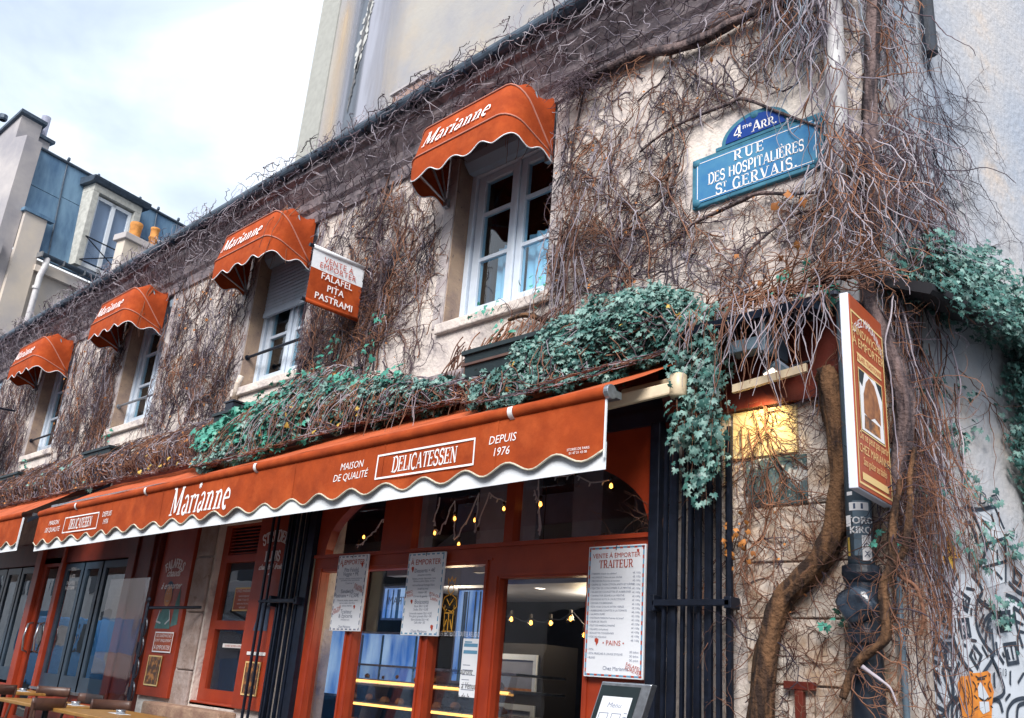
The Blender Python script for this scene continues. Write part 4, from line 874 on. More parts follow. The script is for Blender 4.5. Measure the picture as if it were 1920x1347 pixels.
bulb_string('string_lights', 'tangle of clear bulbs hanging in the middle pane above the door band', [(-6.02,yy,3.1),(-6.06,yy,2.9),(-6.0,yy,2.78),(-5.82,yy,3.05),(-5.78,yy,2.72),(-5.52,yy,3.1),(-5.55,yy,2.75),(-5.4,yy,3.1),(-5.2,yy,3.0),(-5.05,yy,3.0)], [(-6.04,yy,2.82),(-5.86,yy,3.05),(-5.80,yy,2.93),(-5.66,yy,3.06),(-5.72,yy,2.71),(-5.50,yy,2.78),(-5.22,yy,2.97),(-5.95,yy,2.98),(-5.55,yy,2.9)], .5)
bulb_string('string_lights', 'string of clear bulbs along the arch in the right transom pane', [(-4.90,yy,3.06),(-4.84,yy,2.98),(-4.80,yy,2.7),(-4.86,yy,3.2),(-4.5,yy,3.15),(-4.15,yy,3.07)], [(-4.82,yy,2.98),(-4.47,yy,3.13),(-4.13,yy,3.06),(-4.62,yy,3.15)], .5, 1.15)
bulb_string('string_lights', 'row of lit amber bulbs strung across the room seen through the glass door', [(-6.6,1.5,2.27),(-6.39,1.5,2.25),(-6.1,1.5,2.2),(-5.87,1.5,2.21),(-5.6,1.5,2.27),(-5.3,1.5,2.1)], [(-6.38,1.5,2.25),(-6.12,1.5,2.22),(-5.87,1.5,2.22),(-5.63,1.5,2.26),(-5.46,1.5,2.12),(-6.62,1.5,2.26),(-6.9,1.5,2.25)], 1, 1.35)
for (x0,x1,z0,z1,y,lab) in ((-8.10,-7.42,1.40,2.42,.5,'tall glowing panel added for the blue in the leftmost shop pane'),(-7.50,-6.42,1.52,1.98,.52,'long glowing panel added for the blue above the pastry trays'),(-7.62,-7.02,2.14,2.45,.9,'glowing panel with mirrored lettering added for the blue in the second pane'),(-6.06,-5.70,1.60,2.36,.5,'narrow glowing panel added for the blue behind the gold window decal')):  # glowing panels added behind the glass to give the panes their blue
    t = thing('blue_glow_panel', lab, 'panel', (x0,y,z0)); MB().box(0,x1-x0,0,.03,0,z1-z0).build('screen', 'blue_glow', t); f = MB(); put(f, frame2(-.01,x1-x0+.01,-.01,z1-z0+.01,.02), lambda a, c: (a,-.004,c)); f.build('rim', 'interior_grey', t)
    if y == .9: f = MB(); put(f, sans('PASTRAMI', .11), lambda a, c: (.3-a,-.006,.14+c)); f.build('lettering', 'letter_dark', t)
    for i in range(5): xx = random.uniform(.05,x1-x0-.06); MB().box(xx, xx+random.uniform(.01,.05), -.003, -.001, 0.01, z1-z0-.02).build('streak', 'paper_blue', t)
# gold line figure on the third pane (generic standing cook)
fg = MB()
for p in ([(0,.36),(.03,.34),(.035,.31),(.0,.28),(-.035,.31),(-.03,.34),(0,.36)], [(-.035,.36),(-.045,.41),(-.02,.385),(0,.42),(.02,.385),(.045,.41),(.035,.36)], [(-.02,.28),(-.07,.26),(-.09,.20),(-.05,.15),(-.03,.17)], [(.02,.28),(.07,.25),(.085,.19),(.03,.15),(-.01,.16)],
          [(-.055,.2),(-.05,.1),(-.04,.0)], [(.055,.2),(.05,.1),(.05,.0)], [(0,.14),(0,.0)], [(-.05,.14),(.05,.14)], [(-.06,0),(-.01,0)], [(.01,0),(.07,0)], [(-.04,.25),(0,.2),(.04,.25)], [(-.045,.02),(-.02,.09)], [(.045,.02),(.02,.09)]):
    put(fg, stroke(p, .009), on_y(-5.60, -.004, 1.97))
tag(fg.build('gold_decal', mat('gold', (.75,.40,.05), .35)), 'gold line drawing of a standing cook stuck on the third shop pane', 'decal')
hw = MB(); hg = MB()
put(hw, sans('LES SECTES DE TOUTES RELIGIONS', .052, 'CENTER'), lambda a, b: (-5.44+a*.62, -.004, 1.935+b)); tag(hw.build('window_lettering', 'sign_white'), 'white capital lettering across the third shop pane', 'lettering')
for s, x, z in (('les anglais auront', -5.44, 1.66), ('envie de nuit, à Venus', -5.44, 1.56), ('pas l\'Orange de la', -5.46, 1.48), ('Baraque    A.J.', -5.46, 1.39)): put(hg, sans(s, .068, 'CENTER', shear=.35), lambda a, b, x=x, z=z: (x+a*.72, -.009, z+b))
tag(hg.build('handwriting', 'black'), 'black handwritten lines scrawled on the third shop pane', 'lettering')
nt_ = thing('paper_notice', 'white printed notice with blue bars taped inside the third shop pane', 'notice', (-5.40,-.006,1.50))
MB().box(0,.18,-.001,0,0,.42).build('sheet', 'paper', nt_); b = MB()
for z in (.36,.31): b.box(.015,.165,-.0025,-.0015,z,z+.025)
b.box(.02,.1,-.0025,-.0015,.39,.4); b.build('printed_bars', 'paper_blue', nt_); b = MB()
for i in range(6): b.box(.02,.16-.03*(i%3),-.0025,-.0015,.05+i*.035,.055+i*.035)
b.build('printed_lines', 'letter_grey', nt_)

# ------------------------------------------------------------------ menu boards hung on the frame
def board(name, label, x0, x1, z0, z1, border, lines, edge='letter_white', y=-.09):
    t = thing(name, label, 'menu board', (x0, y, z0)); W_, H_ = x1-x0, z1-z0
    MB().box(0, W_, -.008, .012, 0, H_).build('panel', 'paper', t, bevel=.003)
    MB().tube([(W_/2,-.012,H_-.03),(W_/2,-.014,H_-.015),(W_/2,.0,H_+.01)], .003, 5).build('hook', 'black_iron', t)
    b = MB(); put(b, frame2(.008, W_-.008, .008, H_-.008, .012), lambda a, c: (a, -.0085, c)); b.build('border', border, t)
    b = MB(); s = .03
    for i in range(int(H_/s)):
        if i % 2: 
            for xx in (.009, W_-.021): b.box(xx, xx+.011, -.0092, -.0088, i*s, i*s+s*.8)
    for i in range(int(W_/s)):
        if i % 2:
            for zz in (.009, H_-.021): b.box(i*s, i*s+s*.8, -.0092, -.0088, zz, zz+.011)
    b.build('border_marks', edge, t, kind='stuff')
    g = {}
    for (m, kind, s, size, x, z, *rest) in lines:
        mbx = g.setdefault(m, MB()); al = rest[0] if rest else 'CENTER'; sh = rest[1] if len(rest) > 1 else 0; rot_ = rest[2] if len(rest) > 2 else 0
        vf = serif(s, size, al, squeeze=.9) if kind == 's' else sans(s, size, al, shear=sh)
        cr, sr = math.cos(R(rot_)), math.sin(R(rot_))
        put(mbx, vf, lambda a, c: (x*W_+a*cr-c*sr, -.0105, z*H_+a*sr+c*cr))
    for m, mbx in g.items(): mbx.build('lettering', m, t)
    return t
def pepper(mbx, x, z, s): return put(mbx, poly2([(x-.3*s,z+.4*s),(x,z+.5*s),(x+.35*s,z+.35*s),(x+.3*s,z-.1*s),(x,z-.5*s),(x-.12*s,z-.1*s),(x-.3*s,z+.05*s)]), lambda a, c: (a, -.0106, c))
b1 = board('menu_board', 'leftmost white menu board headed à emporter with pita and sandwich', -7.06, -6.62, 1.945, 2.60, 'letter_grey',
 [('letter_red','n','À EMPORTER',.062,.5,.87), ('letter_grey','n','Pita Falafel',.05,.5,.775), ('letter_grey','n','Veggie • 9€',.05,.5,.72), ('letter_grey','n','Houmous, aubergines, carottes, betteraves',.02,.5,.675), ('letter_grey','n','concombres, choux, sauce blanche',.02,.5,.65), ('letter_grey','n','7 jours sur 7',.024,.5,.61),
  ('letter_red','n','FALAFEL',.034,.80,.56,'CENTER',0,-18), ('letter_red','n','FOREVER',.034,.80,.52,'CENTER',0,-18), ('letter_grey','n','Sandwich',.05,.45,.49), ('letter_grey','n','Pastrami • 12,50€',.05,.45,.435), ('letter_grey','n','Moutarde, pickles, oignons, salade',.022,.5,.385), ('letter_grey','n','pain au cumin, chou blanc',.022,.5,.35), ('letter_grey','n','tomates fraîches',.022,.5,.315),
  ('letter_red','n','UN THÉ',.034,.18,.27,'CENTER',0,18), ('letter_red','n','OFFERT',.034,.18,.23,'CENTER',0,18), ('letter_grey','n','Traiteur',.05,.5,.225), ('letter_grey','n','& Epicerie',.05,.5,.17), ('letter_grey','n','demandez-nous',.02,.5,.135), ('letter_grey','n','Chez Marianne',.03,.5,.04)])
b2 = board('menu_board', 'middle white menu board with blue border listing desserts and boissons', -6.06, -5.605, 1.925, 2.58, 'paper_blue',
 [('letter_red','n','À EMPORTER',.064,.5,.85), ('letter_grey','n','Desserts • 4€',.046,.5,.755), ('letter_grey','n','pâtisseries orientales',.02,.5,.715), ('letter_grey','n','Baklava, strudel, cheesecake, halva',.021,.5,.67), ('letter_grey','n','Gâteau au pavot, figues, cornes',.021,.5,.64), ('letter_grey','n','vatrouchka au fromage blanc',.024,.5,.59), ('letter_grey','n','kadaïf au miel',.024,.5,.545), ('letter_grey','n','Halva • 3€',.024,.5,.50), ('letter_grey','n','Cornes de gazelle • 3€',.024,.5,.455),
  ('letter_red','n','MERCI',.03,.13,.50,'CENTER',0,12), ('letter_red','n','À TOUS',.03,.13,.455,'CENTER',0,12), ('letter_red','n','PITA OU',.034,.82,.46,'CENTER',0,-14), ('letter_red','n','LAFFA',.034,.82,.41,'CENTER',0,-14), ('letter_grey','n','Boissons',.05,.5,.375), ('letter_grey','n','Eaux 50cl • 2,5€',.026,.5,.335), ('letter_grey','n','Sodas 33cl • 3,5€',.026,.5,.295), ('letter_grey','n','Limonade maison 33cl • 4,5€',.024,.5,.25), ('letter_grey','n','Thé glacé, grenade 50cl • 5€',.024,.5,.215), ('letter_grey','n','Bière blonde 33cl • 4€',.024,.5,.175), ('letter_grey','n','Café, thé • 2€',.024,.5,.14), ('letter_grey','n','Chez Marianne',.032,.5,.035)], 'letter_white')
items = ['TARAMA d\'œufs de cabillaud','HOUMOUS Crème de pois chiches','MECHOUIA Poivrons et tomates','CRÈME DE THON CITRON ANETH ET CÂPRES','TZATZIKI DE CONCOMBRE À LA MENTHE','SALADE DE COURGETTES ET AUBERGINES','TAHINA PUR SÉSAME À LA MENTHE','POIVRONS ROTIS À L\'HUILE D\'OLIVE','CAVIAR D\'AUBERGINES','FETA HUILE D\'OLIVE EXTRA VIERGE','AUBERGINES CONFITES À LA TOMATE','SAUMON FUMÉ','PASTRAMI MAISON Poitrine de boeuf','OEUFS DE TRUITE','FILET DE HARENG MARINÉ','FALAFELS (x4 pièces)','BOULETTES TUNISIENNES','FOIE DE VOLAILLE']
ln = [('letter_red','n','VENTE À EMPORTER',.044,.5,.905), ('letter_red','s','TRAITEUR',.052,.5,.825), ('letter_red','n','• PAINS •',.046,.5,.235), ('letter_grey','n','Chez Marianne',.034,.55,.055), ('letter_red','n','FALAFEL',.032,.84,.075,'CENTER',0,-16), ('letter_red','n','FOREVER',.032,.84,.045,'CENTER',0,-16)]
for i, s in enumerate(items): z = .775-i*.0285; ln += [('letter_grey','n','• '+s,.0175,.06,z,'LEFT'), ('letter_grey','n','4€ /100g',.0175,.93,z-.004*i*.3,'RIGHT')]
for i, s in enumerate(('PITA','PITA FRAÎCHE À L\'HUILE D\'OLIVE','BLINIS')): ln += [('letter_grey','n','• '+s,.019,.06,.195-i*.03,'LEFT'), ('letter_grey','n','2€ /pièce',.019,.93,.185-i*.03,'RIGHT')]
b3 = board('menu_board', 'tall white traiteur price board at the right end of the shopfront', -4.11, -3.63, 1.70, 2.545, 'paper_blue', ln, 'letter_red')
for b_, ps in ((b1, ((.08,.56,.03),(.37,.56,.05),(.33,.20,.04))), (b2, ((.07,.52,.05),(.10,.26,.04),(.38,.06,.05))), (b3, ((.42,.80,.03),(.10,.22,.05)))):
    pm = MB(); [pepper(pm, *p) for p in ps]; pm.build('pepper_drawing', 'letter_red', b_)

# menu stand at the bottom right, certificate and stickers
ms = thing('menu_stand', 'tilted steel menu box on a stand at the bottom edge by the gate', 'menu stand', (-3.62,-.55,1.05), R(12))
pts = [(-.14,0),(.12,0),(.12,.62),(-.14,.62)]
sh = lambda x,y,z: (x+z*.28, y+z*.10, z)
MB().box(-.16,.16,-.03,.05,0,.62).xf(sh).build('box_body', 'steel', ms, bevel=.006); MB().box(-.15,.10,-.034,-.031,.02,.60).xf(sh).build('box_rim', 'plastic_dark', ms); MB().box(-.12,.07,-.037,-.035,.05,.54).xf(sh).build('menu_page', 'paper', ms)
l = MB()
for i in range(5):
    for j in range(2): put(l, frame2(-.11+j*.08, -.05+j*.08, .08+i*.08, .13+i*.08, .004), lambda a, b: sh(a, -.0375, b))
for i in range(20): l.add([sh(.045,-.0375,.07+i*.02), sh(.065,-.0375,.07+i*.02), sh(.065,-.0375,.075+i*.02), sh(.045,-.0375,.075+i*.02)], [(0,1,2,3)])
put(l, sans('Menu', .04, shear=.2), lambda a, b: sh(a-.03, -.0375, b+.48)); l.build('printed_boxes', 'letter_grey', ms)
MB().tube([(0,.02,-.02),(0,.02,-.72)], .02, 8).build('stand_post', 'steel', ms); MB().lathe([(0,0),(.2,0),(.2,.02),(.03,.03),(0,.03)], 0, .02, 16).xf(lambda x,y,z:(x,y,z-.72)).build('stand_base', 'steel', ms)
ce = thing('certificate_sticker', 'white and blue certificate sticker reading 2021 under the traiteur board', 'sticker', (-3.80,-.055,1.46))
MB().box(0,.20,-.003,0,0,.22).build('sheet', 'paper', ce); l = MB(); put(l, sans('2021', .05), lambda a, b: (.14+a, -.005, .12+b)); put(l, sans('QUALITÉ', .022), lambda a, b: (.14+a, -.005, .17+b)); put(l, sans('CERTIFICAT', .02), lambda a, b: (.13+a, -.005, .195+b)); l.build('lettering', 'letter_dark', ce); MB().box(0,.09,-.006,-.0035,.0,.12).build('blue_field', 'enamel_dark', ce)

# ------------------------------------------------------------------ folded iron gates
def gate(name, label, x0, x1, y0, z0, z1, n, zbar, seed):
    t = thing(name, label, 'gate', ((x0+x1)/2, y0, z0)); W_ = x1-x0; rr = random.Random(seed)
    for i in range(n):
        x = -W_/2+W_*(i+.5)/n; y = rr.uniform(-.05,.05)*(1 if i % 2 else -.4); w_ = rr.uniform(.010,.017)
        MB().box(x-w_, x+w_, y-.012, y+.012, 0, z1-z0-rr.uniform(0,.05)).build('bar', 'black_iron', t)
    for zb_ in zbar:
        b = MB(); b.box(-W_/2-.02, W_/2+.02, -.075, -.056, zb_-z0-.02, zb_-z0+.02); b.box(-W_/2-.04, -W_/2+.0, -.075, .03, zb_-z0-.05, zb_-z0+.05); b.box(W_/2-.02, W_/2+.03, -.075, .03, zb_-z0-.035, zb_-z0+.035); b.build('hinge_strap', 'black_iron', t, bevel=.006)
    return t
gate('folding_gate', 'black iron bar gate folded against the painted stone wall on the right', -3.50, -2.98, -.10, GZ, 3.26, 15, (2.16,1.0), 4)
gate('folding_gate', 'black iron bar gate folded beside the strudel panel left of the shop windows', -8.0, -7.58, -.09, GZ, 3.12, 11, (2.20,1.0), 9)
pg = MB(); pg.box(-3.60,-3.52,-.12,0,GZ,3.36); pg.build('gate_post', 'black_iron', bld, bevel=.006); pg = MB(); pg.box(-7.58,-7.51,-.10,0,GZ,3.2); pg.build('gate_post', 'black_iron', bld)
MB().box(-8.24,-8.215,-.14,-.12,GZ,3.1).build('loose_bar', 'black_iron', bld); MB().box(-8.14,-8.12,-.14,-.12,GZ,3.1).build('loose_bar', 'black_iron', bld); MB().tube([(-8.26,-.13,2.2),(-7.6,-.13,2.2)], .014, 6).build('loose_bar', 'black_iron', bld)

# ------------------------------------------------------------------ small shuttered window and painted panels
def panel(x0, x1, z0, z1, nm='painted_panel'): return MB().box(x0, x1, -.05, -.001, z0, z1).build(nm, 'red', bld, bevel=.006)
panel(-10.72,-9.97,1.20,3.25); panel(-8.60,-8.02,1.20,3.25)
pb2 = [(GZ,.95),(.96,1.5),(1.51,2.1),(2.11,2.7),(2.71,3.4)]
for z0, z1 in pb2: MB().box(-9.92,-9.56,-.035+random.uniform(-.006,.006),0,z0,z1).build('stone_block', 'stone_pillar', bld, bevel=.014)
MB().box(-10.2,-8.55,-.20,0,1.02,1.16).build('stone_sill', 'stone_sill', bld, bevel=.02)
for i in range(5): MB().box(-10.9+i*.6,-10.31+i*.6,-.03,0,GZ,1.0).build('stone_block', 'stone', bld, bevel=.012)
wf = MB(); holed_slab(wf, -9.53, -8.62, 1.20, 3.05, [(-9.40,-8.72,1.34,1.94),(-9.40,-8.72,2.03,2.64),(-9.40,-8.72,2.72,3.02)], .07, .13); wfo = wf.build('casement', 'red', bld)
MB().box(-9.55,-8.60,.0,.07,1.17,1.22).build('inner_sill', 'red', wfo, bevel=.01)
for z0, z1 in ((1.34,1.94),(2.03,2.64)): MB().box(-9.40,-8.72,.10,.106,z0,z1).build('pane', G_SHOP, wfo)
for j in range(8): z = 2.73+.036*j; MB().prism_x([(.08,z),(.12,z+.02),(.12,z+.03),(.08,z+.012)], -9.40, -8.72).build('louvre', 'red', wfo)
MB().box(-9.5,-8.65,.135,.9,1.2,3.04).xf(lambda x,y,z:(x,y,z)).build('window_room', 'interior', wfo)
nb = bpy.data.objects['window_room']; nb.hide_render = False
l = MB()
on_b = lambda X, Y, Z: (X, Y, Z)
def put3(mb, vf, pos):
    for k, (dx, dz) in enumerate(((0,0),(.004,0),(-.004,0),(0,.004))): put(mb, vf, on_y(pos[0]+dx, pos[1]-.0006*k, pos[2]+dz))
put3(l, bent(serif('FALAFELS', .10, 'CENTER', squeeze=.72), .42), on_b(-10.35, -.0525, 2.60)); put3(l, sans('chauds', .12, shear=.5), on_b(-10.36, -.0525, 2.50)); put3(l, sans('à emporter', .105, shear=.5), on_b(-10.36, -.0525, 2.36))
l.build('painted_lettering', 'letter_pale', bld); l = MB(); put3(l, bent(serif('STRUDEL', .11, 'CENTER', squeeze=.72), .55), on_b(-8.27, -.0525, 2.80)); put3(l, serif('BLINIS', .10, 'CENTER', squeeze=.72), on_b(-8.27, -.0525, 2.60)); put3(l, sans('chauds & froids', .075, shear=.5), on_b(-8.27, -.0525, 2.52)); put3(l, serif('-', .12), on_b(-8.27, -.0525, 2.70)); put3(l, sans('~', .12), on_b(-8.27, -.0525, 2.44))
l.build('painted_lettering', 'letter_pale', bld)
# naive painted figure by a tree on the left panel
fgp = thing('painted_figure', 'naive painting of a round-faced cook by a green tree on the falafel panel', 'painting', (-10.36,-.052,1.92))
E2 = lambda cx, cz, rx, rz, n=20: [(cx+rx*math.cos(2*PI*i/n), cz+rz*math.sin(2*PI*i/n)) for i in range(n)]
for nm, m, p, y in (('tree', 'paint_green', [(.16,.02),(.32,.05),(.30,.25),(.25,.46),(.19,.28)], .0), ('body', 'paint_green', [(-.22,0),(.16,0),(.12,.14),(.06,.24),(-.08,.24),(-.18,.12)], -.001), ('hair', 'paint_blue', E2(-.02,.40,.10,.13), -.0012), ('face', 'paint_skin', E2(-.02,.36,.088,.115), -.002)):
    b = MB(); put(b, poly2(p), lambda a, c: (a, y, c)); b.build(nm, m, fgp)
b = MB(); put(b, stroke([(-.05,.31),(-.02,.30),(.01,.31)], .008), lambda a, c: (a,-.003,c)); put(b, stroke([(-.06,.385),(-.04,.385)], .008), lambda a, c: (a,-.003,c)); put(b, stroke([(0,.385),(.02,.385)], .008), lambda a, c: (a,-.003,c)); put(b, stroke([(-.15,.20),(-.19,.08),(-.08,.06)], .02), lambda a, c: (a,-.003,c)); put(b, stroke([(.09,.2),(.12,.1),(.03,.05)], .02), lambda a, c: (a,-.003,c)); b.build('line_work', 'chalk', fgp)
def small_poster(label, x0, x1, z0, z1, base, texts, col, y=-.053, frame_m=None, name='poster'):
    t = thing(name, label, 'poster', (x0,y,z0)); W_, H_ = x1-x0, z1-z0
    MB().box(0,W_,-.008,0,0,H_).build('sheet', base, t)
    if frame_m: b = MB(); put(b, frame2(0,W_,0,H_,.014), lambda a, c: (a,-.0095,c)); b.build('frame', frame_m, t)
    b = MB()
    for s, q, z in texts: put(b, sans(s, q), lambda a, c: (W_/2+a, -.0095, z*H_+c))
    if texts: b.build('lettering', col, t)
    return t
small_poster('red plate reading à emporter on the falafel panel', -10.50,-10.05,1.665,1.885,'sign_red',[('LES SANDWICHES',.046,.74),('SONT UNIQUEMENT',.042,.52),('À EMPORTER',.066,.14)],'letter_white',frame_m='letter_white')
small_poster('framed falafel photograph at the foot of the falafel panel', -10.55,-10.22,1.31,1.63,'photo_dark',[],None,frame_m='sign_cream')
small_poster('framed falafel photograph on the strudel panel behind the gate bars', -8.44,-8.16,1.33,1.64,'photo_dark',[],None,frame_m='sign_cream')
MB().box(-8.45,-8.12,-.06,-.051,1.70,1.73).build('white_label', 'letter_white', bld)
small_poster('red and white paper notice stuck in the small casement window', -9.13,-8.74,2.13,2.37,'sign_red',[('CHEZ MARIANNE',.042,.80),('vente à emporter',.03,.60),('falafel 7 € pita 4 €',.028,.44),('ouvert tous les jours',.028,.28),('midi et soir',.028,.12)],'letter_white',y=.09,frame_m='sign_cream')
small_poster('narrow white and red sticker across the lower casement pane', -9.20,-8.74,1.76,1.80,'letter_white',[('OUVERT DE MIDI À MINUIT',.03,.2)],'letter_red',y=.09,name='window_sticker')
MB().put if 0 else None
pr_ = MB(); put(pr_, poly2([(0,0),(.26,0),(.25,.32),(.1,.30)]), on_y(-8.42,-.0525,1.93)); pr_.build('painted_patch', 'paint_blue', bld)

# ------------------------------------------------------------------ red pier, doors, glass screen
dr = MB(); dr.box(-11.55,-10.76,-.10,-.001,GZ,3.2); dr.box(-11.50,-11.30,-.13,-.101,GZ+.1,3.1); dr.box(-11.05,-10.85,-.13,-.101,GZ+.1,3.1); dr.build('red_pier', 'red_dark', bld, bevel=.008)
def door_leaf(x0, x1, z0, z1, m, y, t_=.09, nm='door_leaf', foot=.18):
    f = MB(); holed_slab(f, x0, x1, z0, z1, [(x0+t_, x1-t_, z0+foot, z1-t_)], y, y+.05); o = f.build(nm, m, bld); MB().box(x0+t_, x1-t_, y+.02, y+.026, z0+foot, z1-t_).build('pane', G_DOOR, o); return o
zb_, zt_ = 1.12, 2.76
for a, b in ((-13.82,-13.16),(-13.12,-12.55),(-12.5,-11.6)): door_leaf(a, b, zb_, zt_, 'blue_door', .0)
door_leaf(-14.62,-13.92, GZ+.2, 2.86, 'red', -.02, .12)
o = bpy.data.objects.get('door_leaf.003')
for x in (-14.50,-14.06):
    tag(MB().tube([(x,-.03,1.95),(x+.04,-.10,1.93),(x+.06,-.13,1.75),(x+.04,-.10,1.57),(x,-.03,1.55)], .014, 8).build('door_handle', 'steel', o, smooth=True), '', '') if 0 else MB().tube([(x,-.03,1.95),(x+.04,-.10,1.93),(x+.06,-.13,1.75),(x+.04,-.10,1.57),(x,-.03,1.55)], .014, 8).build('door_handle', 'steel', o, smooth=True)
for a, b in ((-15.55,-14.85),(-16.2,-15.6),(-16.9,-16.25),(-17.6,-16.95)): door_leaf(a, b, 1.14, 2.76, 'blue_door', .0)
rb_ = MB(); rb_.box(-13.9,-11.56,-.04,.02,GZ,1.09); rb_.box(-14.84,-14.63,-.08,.05,GZ,3.1); rb_.box(-13.91,-13.83,-.05,.05,GZ,3.1); rb_.box(-19,-14.85,-.04,.02,GZ,1.1); rb_.build('red_base', 'red', bld, bevel=.006)
MB().box(-13.9,-11.56,-.09,.0,1.09,1.12).build('door_sill', 'steel', bld)
rb_ = MB(); rb_.box(-19,-11.56,-.02,.05,2.78,3.1); rb_.build('red_head', 'red_dark', bld)
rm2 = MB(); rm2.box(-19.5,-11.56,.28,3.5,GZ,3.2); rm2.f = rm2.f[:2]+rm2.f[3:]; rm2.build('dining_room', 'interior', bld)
l = MB()
for s, z in (('— MENU —',2.66),('PLATS',2.56),('FALAFELS',2.47),('PASTRAMI',2.40)): put(l, sans(s, .07), on_y(-13.50,-.004,z))
l.build('glass_lettering', 'chalk', bld)
gs = thing('glass_screen', 'leaning clear glass windbreak panel in a black scrolled iron bracket by the red pier', 'glass screen', (-10.95,-.5,1.1))
MB().box(0,1.02,-.008,0,-.02,1.32).build('glass_sheet', G_CLEAR, gs)
ib = MB(); ib.tube([(1.08,.0,1.02),(1.08,0,-.1)], .016, 6); ib.tube([(1.06,0,1.0),(1.45,.42,1.05)], .016, 6)
for zc, s in ((.80,.09),(.60,.10),(.38,.09),(.15,.10)): ib.tube([(1.08+.02+s*.5*math.sin(a)*(1+a/9), 0, zc+s*math.cos(a)) for a in np.linspace(0,5.2,16)], .009, 5)
ib.lathe([(0,1.12),(.02,1.10),(.025,1.08),(.012,1.05),(.02,1.02)], 1.08, 0, 8); ib.build('iron_bracket', 'black_iron', gs)

# ------------------------------------------------------------------ terrace tables and chairs
def table(lab, x, y, L_, W_, m='wood_yellow'):
    t = thing('terrace_table', lab, 'table', (x,y,GZ), 0, 'terrace tables')
    MB().box(-L_/2,L_/2,-W_/2,W_/2,.72,.755).build('table_top', m, t, bevel=.008); MB().tube([(0,0,.02),(0,0,.72)], .03, 10).build('leg', 'black_iron', t)
    f = MB(); f.box(-L_*.3,L_*.3,-.03,.03,0,.03); f.box(-.03,.03,-W_*.35,W_*.35,0,.0299); f.build('foot', 'black_iron', t); return t
table('yellow wooden terrace table in the middle of the three at the lower left', -10.55,-1.05,1.25,.62)
table('nearest yellow terrace table cut off by the bottom of the photo', -9.0,-.98,1.25,.75)
table('farthest terrace table at the left edge of the photo', -13.4,-.55,1.6,.65)
def chair(lab, x, y, rz):
    t = thing('bistro_chair', lab, 'chair', (x,y,GZ), rz, 'bistro chairs on the terrace')
    MB().lathe([(0,.43),(.19,.435),(.20,.45),(.19,.465),(0,.465)], 0, 0, 20).build('seat', 'wood_dark', t, smooth=True)
    MB().grid(lambda u, v: (.19*math.sin(u)*1.02, .17+.05*math.cos(u)-.03, .73+v), [R(a) for a in range(-75,76,15)], [0,.06,.11]).build('backrest', 'wood_dark', t, smooth=True)
    s = t.children
    bt = bpy.data.objects[[c.name for c in children(t) if c.name.startswith('backrest')][0]]; md = bt.modifiers.new('solid','SOLIDIFY'); md.thickness = .018
    for sx in (-1,1):
        MB().tube([(sx*.16,-.14,0),(sx*.14,-.12,.44)], .014, 8).build('leg', 'wood_dark', t); MB().tube([(sx*.18,.20,0),(sx*.15,.15,.45),(sx*.185,.18,.80)], .014, 8).build('leg', 'wood_dark', t)
    return t
chair('dark bistro chair behind the middle terrace table', -10.9, -.60, R(20)); chair('dark bistro chair in front of the middle terrace table', -9.75, -1.45, R(-70))
chair('dark bistro chair between the middle and nearest tables', -9.6, -.75, R(80)); chair('dark bistro chair by the farthest table at the left edge', -12.6, -.95, R(-80))
chair('dark bistro chair tucked at the far left door', -12.4, -.35, R(60))
for x, y, lab in ((-9.0,-.95,'small glass ashtray on a white napkin on the nearest table'),(-10.2,-.9,'small ashtray and napkin on the middle table'),(-12.9,-.5,'small ashtray on the farthest table')):
    t = thing('ashtray', lab, 'ashtray', (x,y,GZ+.756)); MB().lathe([(0,.004),(.04,.004),(.045,.035),(.038,.035),(.034,.01),(0,.01)], 0, 0, 14).build('bowl', 'steel', t, smooth=True); MB().box(-.14,.12,-.06,.05,0,.002).build('napkin', 'paper', t)
